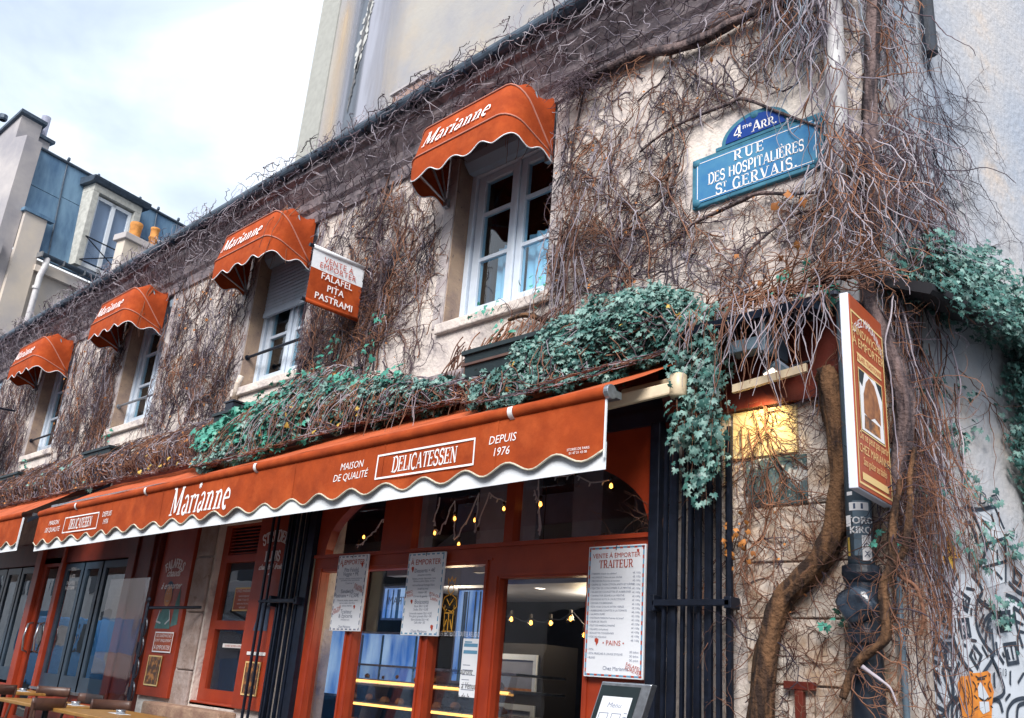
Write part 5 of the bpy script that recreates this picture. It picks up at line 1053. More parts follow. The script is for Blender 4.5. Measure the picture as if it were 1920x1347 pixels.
MURAL = [[(0.165,2.463),(0.221,2.488),(0.282,2.488),(0.365,2.421),(0.463,2.346),(0.536,2.302)],
 [(0.183,2.422),(0.245,2.439)],
 [(0.285,2.397),(0.354,2.341),(0.402,2.304)],
 [(0.258,2.312),(0.297,2.266),(0.371,2.249)],
 [(0.21,2.172),(0.316,2.184),(0.396,2.209),(0.51,2.239)],
 [(0.375,2.22),(0.402,2.248),(0.435,2.26)],
 [(0.435,2.265),(0.522,2.266)],
 [(0.167,2.301),(0.18,2.169),(0.193,2.039),(0.201,1.878),(0.208,1.607)],
 [(0.28,2.138),(0.341,2.144)],
 [(0.297,2.098),(0.365,2.101)],
 [(0.268,2.054),(0.343,2.053)],
 [(0.285,2.015),(0.322,2.01)],
 [(0.376,2.173),(0.478,2.133)],
 [(0.455,2.186),(0.502,2.186)],
 [(0.379,2.14),(0.456,2.088)],
 [(0.432,2.137),(0.501,2.127)],
 [(0.426,2.094),(0.487,2.087)],
 [(0.418,2.043),(0.479,2.04)],
 [(0.427,2.002),(0.482,2.007)],
 [(0.263,1.96),(0.369,2.018),(0.438,1.97),(0.388,1.941),(0.313,1.943),(0.263,1.96)],
 [(0.371,1.985),(0.377,1.973)],
 [(0.263,1.96),(0.246,1.89),(0.35,1.785)],
 [(0.489,1.999),(0.469,1.874),(0.394,1.885)],
 [(0.615,2.4),(0.537,2.311),(0.513,2.205),(0.5,2.076),(0.533,1.986),(0.599,1.908),(0.671,1.863)],
 [(0.75,2.417),(0.855,2.34),(0.792,2.27),(0.762,2.196),(0.763,2.109),(0.832,2.028),(0.905,1.974),(0.806,1.889),(0.778,1.87)],
 [(0.616,2.303),(0.708,2.27),(0.672,2.2),(0.588,2.23),(0.616,2.303)],
 [(0.642,2.262),(0.643,2.219)],
 [(0.666,2.261),(0.667,2.217)],
 [(0.573,2.138),(0.672,2.152),(0.682,2.067),(0.599,2.051),(0.573,2.138)],
 [(0.617,2.112),(0.628,2.079)],
 [(0.652,2.129),(0.651,2.073)],
 [(0.713,2.01),(0.779,1.964),(0.726,1.896),(0.663,1.955),(0.713,2.01)],
 [(0.707,1.975),(0.717,1.942)],
 [(0.552,2.205),(0.595,2.17)],
 [(0.716,2.218),(0.71,2.182)],
 [(0.686,2.329),(0.769,2.33)],
 [(0.601,2.013),(0.631,2.003)],
 [(0.686,2.042),(0.735,2.042)],
 [(0.796,2.017),(0.845,1.965)],
 [(0.75,2.815),(0.906,2.823),(1.095,2.874)],
 [(0.802,2.824),(0.903,2.707),(0.941,2.628)],
 [(1.095,2.874),(1.18,2.751)],
 [(0.732,2.709),(0.802,2.72),(0.852,2.615)],
 [(1.048,2.817),(1.064,2.761)],
 [(0.931,2.764),(1.012,2.724)],
 [(0.753,2.582),(0.746,2.489)],
 [(0.94,2.618),(1.187,2.693)],
 [(0.976,2.624),(0.885,2.508),(0.845,2.475)],
 [(1.069,2.599),(1.065,2.532)],
 [(1.187,2.693),(1.132,2.419)],
 [(0.887,2.472),(1.157,2.545)],
 [(0.807,2.452),(0.795,2.387)],
 [(1.034,2.463),(1.09,2.433)],
 [(0.798,2.306),(0.826,2.274),(0.939,2.241)],
 [(0.811,2.096),(0.858,2.171),(0.951,2.216),(1.015,2.186),(1.018,2.115)],
 [(0.833,2.037),(0.889,2.156),(0.927,2.178)],
 [(0.903,2.14),(0.889,2.068)],
 [(0.878,2.28),(0.816,2.219)],
 [(0.845,2.196),(0.783,2.128)],
 [(0.917,2.123),(0.924,1.984)],
 [(0.987,2.13),(1.004,2.087)],
 [(1.031,2.224),(1.141,2.245),(1.13,2.143),(1.029,2.125),(1.031,2.224)],
 [(1.053,2.199),(1.059,2.146)],
 [(1.099,2.213),(1.095,2.149)],
 [(1.04,2.046),(1.167,2.066),(1.18,1.96),(1.062,1.942),(1.04,2.046)],
 [(1.07,2.022),(1.085,1.97)],
 [(1.118,2.044),(1.13,1.974)],
 [(1.193,2.278),(1.279,2.25),(1.315,2.216)],
 [(1.26,2.511),(1.329,2.481),(1.297,2.42),(1.227,2.44),(1.26,2.511)],
 [(1.193,2.278),(1.207,2.169),(1.253,2.046)],
 [(1.213,2.197),(1.283,2.185)],
 [(1.21,2.142),(1.282,2.139)],
 [(1.204,2.114),(1.194,2.023)],
 [(1.013,2.0),(1.026,1.979)],
 [(0.873,1.98),(0.942,1.899),(0.987,1.782),(0.841,1.723),(0.766,1.67)],
 [(1.08,1.9),(1.065,1.829)],
 [(1.155,1.844),(1.23,1.901)],
 [(0.995,1.74),(1.045,1.772)],
 [(0.896,1.878),(0.889,1.802)],
 [(0.86,1.733),(0.925,1.728),(0.948,1.67)],
 [(0.416,1.927),(0.374,1.851),(0.442,1.702),(0.465,1.752),(0.416,1.927)],
 [(0.545,1.912),(0.477,1.825),(0.444,1.71)],
 [(0.238,1.833),(0.313,1.735),(0.391,1.66),(0.276,1.788),(0.238,1.833)],
 [(0.204,1.69),(0.373,1.643),(0.251,1.609)],
 [(0.429,1.617),(0.439,1.678),(0.507,1.722)],
 [(0.384,1.615),(0.41,1.685),(0.492,1.729)],
 [(0.475,1.619),(0.482,1.664),(0.517,1.69)],
 [(0.199,1.76),(0.241,1.746)],
 [(0.222,1.714),(0.264,1.701)],
 [(0.271,1.859),(0.328,1.839)],
 [(0.292,1.901),(0.35,1.889)],
 [(0.313,1.838),(0.338,1.808)],
 [(0.992,1.641),(1.011,1.69),(1.08,1.736),(1.172,1.758),(1.215,1.759)],
 [(1.096,1.646),(1.128,1.713),(1.21,1.734)],
 [(1.117,2.343),(1.241,2.329),(1.332,2.293)],
 [(1.169,2.424),(1.27,2.379),(1.349,2.37)],
 [(0.955,2.056),(0.961,1.995),(1.018,1.939)]]
SNAKE = [(0.615,2.4),(0.537,2.311),(0.513,2.205),(0.5,2.076),(0.533,1.986),(0.599,1.908),(0.671,1.863),(0.778,1.87),(0.905,1.974),(0.832,2.028),(0.763,2.109),(0.762,2.196),(0.792,2.27),(0.855,2.34),(0.75,2.417)]
TOWER = [(0.75,2.815),(0.906,2.823),(1.095,2.874),(1.18,2.751),(1.187,2.693),(0.94,2.618),(0.903,2.707),(0.802,2.824)]
TOWER2 = [(0.976,2.624),(1.187,2.693),(1.132,2.419),(0.863,2.341),(0.845,2.475),(0.885,2.508)]
TIGER = [(0.541,1.838),(0.621,1.847),(0.633,1.873),(0.671,1.863),(0.754,1.873),(0.822,1.886),(0.853,1.871),(0.845,1.833),(0.868,1.775),(0.841,1.723),(0.816,1.634),(0.521,1.621),(0.501,1.738),(0.504,1.802)]
TFACE = [(0.699,1.79),(0.729,1.821),(0.764,1.794),(0.805,1.746),(0.76,1.727),(0.698,1.74)]
TMUZ = [(0.702,1.716),(0.8,1.721),(0.799,1.671),(0.73,1.652),(0.699,1.675)]
BUTTER = [(0.519,2.611),(0.549,2.598),(0.568,2.564),(0.636,2.529),(0.647,2.494),(0.58,2.485),(0.584,2.405),(0.524,2.433),(0.46,2.433),(0.417,2.463),(0.485,2.49),(0.52,2.512),(0.508,2.592)]
LEAVES = [(0.238,1.833),(0.416,1.927),(0.545,1.912),(0.506,1.62),(0.208,1.607)]
RIGHTF = [(0.904,1.965),(1.135,2.345),(1.332,2.293),(1.191,1.65),(0.824,1.634),(0.841,1.723),(0.987,1.782)]
TSTRIPE = [[(0.686,1.851),(0.716,1.841),(0.801,1.859)],[(0.698,1.831),(0.781,1.841)],[(0.648,1.82),(0.676,1.797),(0.662,1.763)],[(0.829,1.831),(0.807,1.805),(0.834,1.773)],[(0.534,1.796),(0.556,1.741),(0.54,1.691)],[(0.586,1.824),(0.606,1.76),(0.579,1.693)],[(0.623,1.81),(0.632,1.729),(0.608,1.63)],[(0.651,1.746),(0.681,1.731)],[(0.829,1.748),(0.794,1.733)],[(0.706,1.737),(0.751,1.723),(0.795,1.742)],[(0.751,1.723),(0.748,1.706)],[(0.681,1.69),(0.639,1.672)],[(0.812,1.701),(0.835,1.69)],[(0.559,1.708),(0.57,1.636)],[(0.639,1.861),(0.653,1.849)],[(0.828,1.874),(0.833,1.857)],[(0.675,1.788),(0.689,1.777)],[(0.814,1.797),(0.828,1.785)]]
TR_LEFT = [(-2.84,-0.1,1.12),(-2.81,-0.1,1.54),(-2.74,-0.1,1.96),(-2.65,-0.1,2.19),(-2.45,-0.1,2.37),(-2.34,-0.1,2.54),(-2.28,-0.1,2.84),(-2.29,-0.1,3.15),(-2.32,-0.1,3.42),(-2.34,-0.1,3.52)]
TR_BRANCH = [(-2.27,-0.22,1.67),(-2.21,-0.22,1.81),(-2.16,-0.22,1.87),(-2.05,-0.22,1.95),(-2.02,-0.22,2.02),(-2.02,-0.22,2.12),(-2.02,-0.22,2.23),(-1.97,-0.22,2.34),(-1.96,-0.22,2.5),(-1.94,-0.22,2.62),(-1.91,-0.22,2.72),(-1.9,-0.22,2.78)]
TR_B2 = [(-1.98,-0.2,2.34),(-1.91,-0.2,2.41),(-1.88,-0.2,2.55),(-1.86,-0.2,2.68),(-1.86,-0.2,2.78),(-1.82,-0.2,2.95)]
TR_B3 = [(-1.98,-0.2,2.35),(-1.94,-0.2,2.28),(-1.87,-0.2,2.23),(-1.84,-0.2,2.14),(-1.84,-0.2,2.06),(-1.86,-0.2,1.99)]
TR_B4 = [(-2.15,-0.24,1.83),(-2.06,-0.24,1.77),(-2.01,-0.24,1.73),(-1.98,-0.24,1.65)]
TR_CORNER = [(-2.05,-0.05,2.72),(-1.96,-0.05,2.94),(-1.91,-0.05,3.17),(-1.94,-0.05,3.43),(-2.02,-0.05,3.71),(-2.09,-0.05,3.93),(-2.07,-0.05,4.21),(-2.01,-0.05,4.55),(-2.0,-0.05,5.05),(-1.96,-0.05,5.64),(-1.9,-0.05,6.3)]
TR_TOP = [(-4.65,-0.08,6.67),(-4.34,-0.08,6.58),(-3.83,-0.08,6.54),(-3.53,-0.08,6.43),(-3.2,-0.08,6.38),(-2.95,-0.08,6.4),(-2.74,-0.08,6.37),(-2.55,-0.08,6.36),(-2.42,-0.08,6.4)]
ST1 = [(-3.82,-0.05,5.62),(-3.52,-0.05,5.72),(-3.03,-0.05,5.72),(-2.89,-0.05,5.7),(-2.62,-0.05,5.47),(-2.31,-0.05,5.21)]
ST2 = [(-3.38,-0.04,6.2),(-3.22,-0.04,6.01),(-3.01,-0.04,5.79),(-2.9,-0.04,5.71)]
ST3 = [(-3.31,-0.06,4.82),(-3.19,-0.06,4.84),(-2.93,-0.06,4.87),(-2.78,-0.06,4.88),(-2.56,-0.06,4.8),(-2.31,-0.06,4.73)]
ST4 = [(-7.17,-0.05,4.68),(-7.16,-0.05,4.85),(-7.06,-0.05,5.08),(-7.05,-0.05,5.33),(-7.09,-0.05,5.64),(-7.26,-0.05,5.9),(-7.64,-0.05,6.06),(-7.49,-0.05,6.11),(-7.26,-0.05,6.22),(-7.16,-0.05,6.63),(-7.08,-0.05,6.93)]
ST5 = [(-5.11,-0.08,4.48),(-4.92,-0.08,4.48),(-4.71,-0.08,4.39),(-4.41,-0.08,4.27),(-4.27,-0.08,4.11)]
ST6 = [(-4.19,-0.04,4.46),(-4.05,-0.04,4.83),(-3.91,-0.04,5.02),(-3.66,-0.04,5.12),(-3.52,-0.04,5.25),(-3.51,-0.04,5.58)]
ST7 = [(-2.98,-0.04,4.16),(-2.9,-0.04,4.45),(-2.69,-0.04,4.59),(-2.5,-0.04,4.65),(-2.34,-0.04,4.61)]
ST8 = [(-7.54,-0.04,4.47),(-7.53,-0.04,4.82),(-7.81,-0.04,5.18),(-7.78,-0.04,5.48),(-7.64,-0.04,5.7),(-7.75,-0.04,5.99)]
ST9 = [(-4.5,-0.04,5.01),(-4.48,-0.04,5.4),(-4.56,-0.04,5.84),(-4.5,-0.04,6.24),(-4.43,-0.04,6.59)]
# ------------------------------------------------------------------ plants: generators
def interp(tab, x):
    xs_ = [p[0] for p in tab]; return [float(np.interp(x, xs_, [p[k] for p in tab])) for k in range(1, len(tab[0]))]
PLATE = (-3.37,-2.30,4.93,5.62)
def blocked(x, z, m=.0):
    for a, b in WX:
        if a+.02-m < x < b-.02+m and WZ[0]-.02 < z < WZ[1]: return True
    return False
def on_plate(x, z): return PLATE[0] < x < PLATE[1] and PLATE[2] < z < PLATE[3]
def creeper(x, z, ang, L, r, y0=-.02, step=.04, wander=.38, pull=0.0, lift=.0, depth=0, out=None, avoid=True, branch=.28, ymin=-.16):
    """one stem crawling over a wall plane; pull bends it towards straight down"""
    n = max(4, int(L/step)); P = [(x, y0, z)]; a = ang; y = y0
    for i in range(n):
        a += random.gauss(0, wander); 
        if pull: d_ = math.atan2(math.sin(-PI/2-a), math.cos(-PI/2-a)); a += d_*pull
        x += step*math.cos(a); z += step*math.sin(a); y = min(-.008, max(ymin, y+random.gauss(-lift, .008)))
        if avoid and (blocked(x, z) or z > 6.95 or (on_plate(x, z) and random.random() < .75)): break
        P.append((x, y, z))
        if depth < 2 and random.random() < branch:
            creeper(x, z, a+random.choice((-1,1))*random.uniform(.4,1.1), L*random.uniform(.2,.5)*(1-i/n)+.08, r*.6, y, step*.8, wander, pull, lift, depth+1, out, avoid, branch, ymin)
    if len(P) > 2: out.append((np.array(P), np.linspace(r, r*.35, len(P))))
def stuff(name, label, paths, m, parent=None, tagit=True):
    V, Fq = tubes_np(paths); o = np_mesh(name, V, Fq, m, parent)
    if tagit: o['label'] = label; o['kind'] = 'stuff'
    return o
def leaves(name, label, pos, nrm, size, m, down=.5, shape='ivy', parent=None):
    """leaf-sized faces: pos Nx3, nrm Nx3, size N"""
    if shape == 'ivy': ol = [(0,-.08),(.28,-.30),(.55,-.02),(.30,.18),(.42,.46),(.14,.42),(0,.85),(-.14,.42),(-.42,.46),(-.30,.18),(-.55,-.02),(-.28,-.30)]
    else: ol = [(0,-.4),(.3,-.15),(.42,.2),(.1,.25),(0,.6),(-.15,.3),(-.4,.1),(-.25,-.2)]
    B = np.array([(0,0.1,.08)] + [(x,y,(-.10 if abs(x) > .4 else .0) - (.16 if y > .7 else 0)) for x, y in ol]); k = len(ol)
    F0 = np.array([(0, 1+i, 1+(i+1) % k) for i in range(k)])
    n = len(pos); pos = np.asarray(pos); nn = np.asarray(nrm, float); nn = nn+rng.normal(0,.45,nn.shape); nn /= np.linalg.norm(nn,axis=1,keepdims=True)
    t = np.stack([rng.normal(0,.6,n), rng.normal(0,.6,n), -np.ones(n)*down+rng.normal(0,.5,n)],1); t -= nn*(t*nn).sum(1,keepdims=True); t /= np.linalg.norm(t,axis=1,keepdims=True)+1e-9
    s = np.cross(t, nn); sz = np.asarray(size).reshape(-1,1,1)
    V = pos[:,None,:] + sz*(B[None,:,0:1]*s[:,None,:] + B[None,:,1:2]*t[:,None,:] + B[None,:,2:3]*nn[:,None,:])
    Fc = (F0[None]+(np.arange(n)*(k+1))[:,None,None]).reshape(-1,3)
    o = np_mesh(name, V, Fc, m, parent)
    o['label'] = label; o['kind'] = 'stuff'; return o

# ------------------------------------------------------------------ woody stems
vine = thing('climbing_creeper', 'old climbing creeper with gnarled trunk and branches crossing the corner and upper wall', 'creeper', (-2.7,-.1,GZ))
vine.location = (0,0,0)
def trunk(name, label, pts, rads, m='bark', knots=True, n=18, fine=True):
    P = [Vector(p) for p in pts]; Q = []; RR = []
    rr = [float(v) for v in np.interp(np.linspace(0,1,len(P)), np.linspace(0,1,len(rads)), rads)]
    for i in range(len(P)-1):
        p0, p1, p2, p3 = P[max(i-1,0)], P[i], P[i+1], P[min(i+2,len(P)-1)]
        for j in range(6):
            t = j/6; Q.append(.5*((2*p1)+(p2-p0)*t+(2*p0-5*p1+4*p2-p3)*t*t+(3*p1-p0-3*p2+p3)*t**3)); RR.append(rr[i]*(1-t)+rr[i+1]*t)
    Q.append(P[-1]); RR.append(rr[-1]*.8)
    mb = MB(); mb.tube([tuple(q) for q in Q], RR, n)
    # ridged bark: push the ring points in and out along the stem
    k = n
    ph = [random.uniform(0,6) for _ in range(n)]
    for i in range(len(Q)):
        for j in range(n):
            x, y, z = mb.v[i*n+j]; c = Q[i]; f = 1+.21*math.sin(j*2.9+ph[j]*.6+i*.16)+.09*math.sin(i*1.1+ph[j]*2)
            mb.v[i*n+j] = (c.x+(x-c.x)*f, c.y+(y-c.y)*f, c.z+(z-c.z)*f)
    o = mb.build('branch' if 'branch' in name else 'trunk', m, vine, smooth=True, label=label); return o
trunk('trunk', 'thick brown twisted creeper trunk climbing the painted stones left of the drainpipe', TR_LEFT, [.07,.066,.060,.062,.058,.056,.060,.062,.056])
trunk('trunk', 'gnarled creeper trunk running up behind the projecting sign and the corner', TR_CORNER, [.04,.05,.052,.048,.05,.05,.045,.045,.04], 'bark_grey')
trunk('vine_branch', 'orange-brown bent branch crossing in front of the black drainpipe', TR_BRANCH, [.018,.022,.024,.026,.026,.024,.024,.022,.018,.015], n=8)
trunk('vine_branch', 'thin branch forking right of the drainpipe beside the mural', TR_B2, [.018,.02,.014], n=6)
trunk('vine_branch', 'slender pale branch hanging down by the mural edge', TR_B3, [.010,.012,.008], 'twig_warm', n=6)
trunk('vine_branch', 'short pale side branch lying over the lower black drainpipe', TR_B4, [.010,.008,.006], 'twig_grey', n=6)
trunk('vine_branch', 'dark branch sweeping right from the big window awning under the cornice', TR_TOP, [.022,.03,.035,.04,.04,.035,.03], 'bark_grey', n=8)
for nm, p, r_, lab in (('vine_branch', ST1, .012, 'dark stem passing just above the street name plate'), ('vine_branch', ST2, .010, 'short dark stem dropping to meet the one above the name plate'), ('vine_branch', ST3, .014, 'dark stem running just below the street name plate'),
    ('vine_branch', ST4, .017, 'brown branch rising right of the hanging banner'), ('vine_branch', ST5, .022, 'stout grey stem lying below the large window sill'), ('vine_branch', ST6, .009, 'thin stem climbing right of the ivy mound'), ('vine_branch', ST7, .009, 'thin stem above the corner ledge left of the drainpipe'), ('vine_branch', ST8, .014, 'winding dark stem left of the hanging banner'), ('vine_branch', ST9, .012, 'stem climbing beside the right jamb of the large window')):
    trunk(nm, lab, p, [r_*.8, r_, r_, r_*.8], 'bark_grey' if r_ < .02 else 'bark', n=7)

# ------------------------------------------------------------------ bare creeper over the wall
D_, G_, W_ = [], [], []
zones = [ # x0,x1,z0,z1,count,length,list weights
 (-12.15,-9.85,4.35,6.6,230,.6),(-8.45,-6.9,4.45,6.6,140,.55),(-7.0,-6.2,4.35,6.4,80,.5),(-8.4,-6.2,6.2,6.7,50,.4),(-15.7,-13.45,4.35,6.6,260,.6),(-19.6,-17.0,4.35,6.6,240,.6),(-22.5,-20.7,4.4,6.6,150,.7),
 (-4.72,-3.4,4.45,6.6,100,.6),(-3.4,-2.1,5.65,6.7,50,.5),(-3.45,-2.1,4.15,4.95,46,.5),(-9.9,-9.72,4.5,6.4,10,.3)]
for x0, x1, z0, z1, cnt, L_ in zones:
    # stems gather in bundles with bare plaster between
    nb_ = max(2, int((x1-x0)*2.2)); cent = [random.uniform(x0, x1) for _ in range(nb_)]
    for i in range(cnt):
        x = random.gauss(random.choice(cent), .28) if random.random() < .25 else random.uniform(x0, x1); z = random.uniform(z0, z1)
        if blocked(x, z) or not (x0-.1 < x < x1+.1): continue
        a = random.choice((-PI/2, PI/2, random.uniform(0, 2*PI), random.uniform(0, 2*PI))) + random.gauss(0,.45)
        creeper(x, z, a, L_*random.uniform(.5,1.4), random.uniform(.004,.009), random.uniform(-.05,-.01), pull=.06 if a < 0 else 0, out=random.choice((D_,D_,G_,W_)))
for x0, x1, z0, z1, cnt, L_ in zones:   # fine short twigs everywhere between
    for i in range(int(cnt*.35)):
        x = random.uniform(x0, x1); z = random.uniform(z0, z1)
        if blocked(x, z): continue
        creeper(x, z, random.uniform(0, 2*PI), random.uniform(.12,.34), random.uniform(.0018,.0036), random.uniform(-.06,-.01), step=.03, wander=.6, branch=.22, out=random.choice((D_,D_,G_,W_)))
WS = {0: D_, 1: G_, 2: W_}
for i in range(170):   # long stems hanging flat against the plaster
    x = random.choice([random.uniform(-12.1,-9.9), random.uniform(-8.4,-6.3), random.uniform(-15.6,-13.5), random.uniform(-19.5,-17.1), random.uniform(-4.7,-2.4), random.uniform(-4.7,-2.4)])
    P = [(x, -.03-.05*random.random(), random.uniform(5.0,6.7))]; vx = random.gauss(0,.3); L_ = random.uniform(.4,1.5)
    for k in range(int(L_/.045)):
        vx = vx*.8+random.gauss(0,.32); p = P[-1]; q_ = (p[0]+.045*vx*.8, min(-.015, p[1]+random.gauss(0,.005)), p[2]-.042)
        if blocked(q_[0], q_[2]) or (on_plate(q_[0], q_[2]) and random.random() < .6) or q_[2] < 4.3: break
        P.append(q_)
        if random.random() < .22: creeper(q_[0], q_[2], random.choice((0,PI))+random.gauss(0,.6), random.uniform(.06,.22), .0025, q_[1], step=.025, wander=.4, branch=.1, out=WS[i%3])
    if len(P) > 4: WS[i%3].append((np.array(P), np.linspace(random.uniform(.005,.009), .0025, len(P))))
for path in (TR_LEFT, TR_CORNER, TR_BRANCH, TR_TOP, ST1, ST2, ST3, ST4, ST5, ST6, ST7, ST8, ST9):
    for p, q_ in zip(path, path[1:]):
        for k in range(5):
            f = random.random(); x, z = p[0]+(q_[0]-p[0])*f, p[2]+(q_[2]-p[2])*f
            creeper(x, z, random.uniform(0, 2*PI), random.uniform(.15,.6), random.uniform(.0025,.0055), min(-.03, p[1]+.0), wander=.35, pull=.03, branch=.3, out=random.choice((D_,W_,W_)), avoid=z > 4.6, ymin=-.3)
for i in range(80):   # a few long climbing stems
    x = random.choice([random.uniform(-12.1,-9.9), random.uniform(-8.4,-6.3), random.uniform(-15.6,-13.5), random.uniform(-19.5,-17.1), random.uniform(-8.4,-6.8), random.uniform(-4.7,-2.5) if random.random() < .5 else -11])
    creeper(x, 4.4, PI/2+random.gauss(0,.25), random.uniform(1.4,2.4), random.uniform(.006,.011), -.03, wander=.16, branch=.35, out=random.choice((D_,D_,W_)))
for i in range(22): creeper(random.uniform(-3.3,-2.2), random.uniform(4.15,4.7), random.uniform(0,PI), .5, .004, -.03, out=random.choice((D_,W_)))
# lower wall right of the gate
for i in range(200):
    x = random.uniform(-2.97,-2.4) if random.random() < .6 else random.uniform(-2.35,-1.95)
    creeper(x, random.uniform(1.4,3.5), random.choice((-PI/2,PI/2,0))+random.gauss(0,.6), random.uniform(.2,.8), random.uniform(.002,.0045), -.035, out=random.choice((D_,W_,W_)), avoid=False)
for i in range(16): creeper(random.uniform(-2.98,-2.7), random.uniform(2.9,3.4), -PI/2+random.gauss(0,.2), random.uniform(.8,1.6), random.uniform(.004,.006), -.05, wander=.2, out=W_, avoid=False)
stuff('creeper_stems', 'dark bare creeper stems spread flat over the plaster wall', D_, 'twig_dark')
stuff('creeper_stems', 'greyish bare creeper stems over the plaster wall', G_, 'twig_grey')
stuff('creeper_stems', 'warm brown bare creeper stems over the plaster wall', W_, 'twig_warm')

# hanging roots along the cornice
def strand(p, L, r, drift=(0,0), wob=.25, curl=0):
    n = max(5, int(L/.04)); P = [p]; vx, vy = drift; a = random.uniform(0,6.28)
    for i in range(n):
        vx += random.gauss(0,wob)*.3; vy += random.gauss(0,wob)*.2; vx *= .86; vy *= .86
        x, y, z = P[-1]; s = .04; up = curl*math.sin(i/n*PI) ; d_ = Vector((vx, vy, -1+up)).normalized()*s
        P.append((x+d_.x, y+d_.y, z+d_.z))
    return (np.array(P), np.linspace(r, r*.4, len(P)))
hg, hd_ = [], []
for i in range(2100):
    x = -23+21.0*random.random(); q = random.random()
    dens = .55+.45*math.sin(x*1.7)*math.sin(x*.6+1)
    if x > -9 and random.random() < .35: continue
    if random.random() > dens+.15: continue
    y = random.uniform(-.42,-.04); z = (7.14 if y < -.22 else 6.98) + random.uniform(-.12,.04)
    (hg if random.random() < .6 else hd_).append(strand((x,y,z), random.uniform(.12,.45), random.uniform(.0035,.007), (random.gauss(0,.9), random.gauss(-.25,.4)), 1.1, curl=random.uniform(0,.9)))
for i in range(1200):   # tangles lying along gutter and cornice
    x = -23+21.0*random.random(); z = random.uniform(6.55,7.22); y = -.05-.35*max(0,(z-6.55)/.6)+random.uniform(-.04,.0); P = [(x,y,z)]; a = random.gauss(0,.6)+random.choice((0,PI))
    for k in range(random.randint(5,12)):
        a += random.gauss(0,.45); x += .05*math.cos(a); z += .04*math.sin(a); z = min(z, 7.27); y = -.05-.35*max(0,(z-6.55)/.6)-.015+random.gauss(0,.012); P.append((x,y,z))
    (hd_ if random.random() < .6 else hg).append((np.array(P), np.linspace(.006,.003,len(P))))
for i in range(260):    # sprigs curling up over the gutter
    x = -23+21*random.random(); P = [(x,-.38,7.2)]; a = random.uniform(.4,2.7)
    for k in range(random.randint(4,9)): a += random.gauss(0,.5); p = P[-1]; P.append((p[0]+.035*math.cos(a), p[1]+random.gauss(0,.01), p[2]+.035*math.sin(a)))
    hg.append((np.array(P), np.linspace(.004,.002,len(P))))
stuff('cornice_creeper', 'pale grey creeper tips hanging from the gutter and cornice', hg, 'twig_grey')
stuff('cornice_creeper', 'dark creeper tangled along the gutter and cornice', hd_, 'twig_dark')
# bird-nest clump beside the big awning
ns = []
for i in range(150):
    c = Vector((-4.45,-.16,6.52)); p = c+Vector((random.gauss(0,.10),random.gauss(0,.05),random.gauss(0,.07))); ns.append(strand(tuple(p), random.uniform(.06,.26), .004, (random.gauss(0,1.2),random.gauss(-.3,.4)), 1.2, curl=random.uniform(0,1.2)))
tag(stuff('twig_clump', '', ns, 'twig_dark', tagit=False), 'dense dark twig clump like a nest right of the largest window awning', 'twig clump')
# strands over the window awnings
ov_ = []
for xr in (-4.85,-8.56,-12.3,-15.8):
    for i in range(5 if xr > -5 else 9):
        x = xr-random.uniform(-.02,.30); y = -random.uniform(.04,.30); ov_.append(strand((x,y-.1,6.66-.05*random.random()), random.uniform(.4,.95), .0055, (random.gauss(0,.3),random.gauss(-.5,.3)), .45))
stuff('awning_creeper', 'reddish creeper strands hanging over the right ends of the window awnings', ov_, 'twig_warm')

# curtain of hanging stems at the corner
def corner_pos():
    u = random.random()
    if u < .62: x = random.triangular(-2.75,-1.95,-2.2); return x, -random.uniform(.03,.34)
    s = random.triangular(0,.50,.05); off = random.uniform(.02,.12); return CX+.1814*s+.9834*off, .9834*s-.1814*off
cg, cw, cd, cb = [], [], [], []
for i in range(980):
    x, y = corner_pos(); z = random.uniform(4.7,7.6) if random.random() < .6 else random.uniform(6.0,7.8)
    if x < -2.35 and y < 0: z = max(z, random.uniform(5.7,7)); 
    L_ = random.uniform(.25,1.0)
    if x < -2.3 and y < 0 and z-L_ < 5.6: L_ = max(.2, z-5.6)
    if on_plate(x, z) or (y < 0 and on_plate(x, z-L_*.8)): 
        if random.random() < .8: continue
    random.choice((cg,cg,cw,cd,cb)).append(strand((x,y,z), L_, random.uniform(.003,.0075), (random.gauss(-.1,.35),random.gauss(0,.2)), .75, curl=random.uniform(0,.55)))
for i in range(150):   # long stems down the side wall past the sign
    s_ = abs(random.gauss(.12,.2)); off = random.uniform(.02,.10); x, y = CX+.1814*s_+.9834*off, .9834*s_-.1814*off
    random.choice((cw,cw,cg,cd)).append(strand((x,y,random.uniform(2.6,4.1)), random.uniform(.5,1.7), random.uniform(.003,.007), (random.gauss(0,.1),random.gauss(0,.15)), .45))
for i in range(420):   # continues down round the drainpipe
    x, y = corner_pos(); x = min(x, -1.75); x = max(x, -2.25)
    random.choice((cg,cw,cd)).append(strand((x+random.uniform(.04,.2),y,random.uniform(4.2,5.2)), random.uniform(.3,.7), random.uniform(.003,.006), (random.gauss(0,.5),random.gauss(0,.2)), 1.0, curl=random.uniform(0,.8)))
stuff('corner_creeper', 'pale grey stems hanging like a curtain at the corner', cg, 'twig_grey'); stuff('corner_creeper', 'warm brown stems hanging at the corner', cw, 'twig_warm')
stuff('corner_creeper', 'dark stems hanging at the corner', cd, 'twig_dark'); stuff('corner_creeper', 'bluish pale stems hanging at the corner', cb, mat('twig_blue', (.32,.36,.42), .8, col2=(.14,.17,.22), vscale=3))
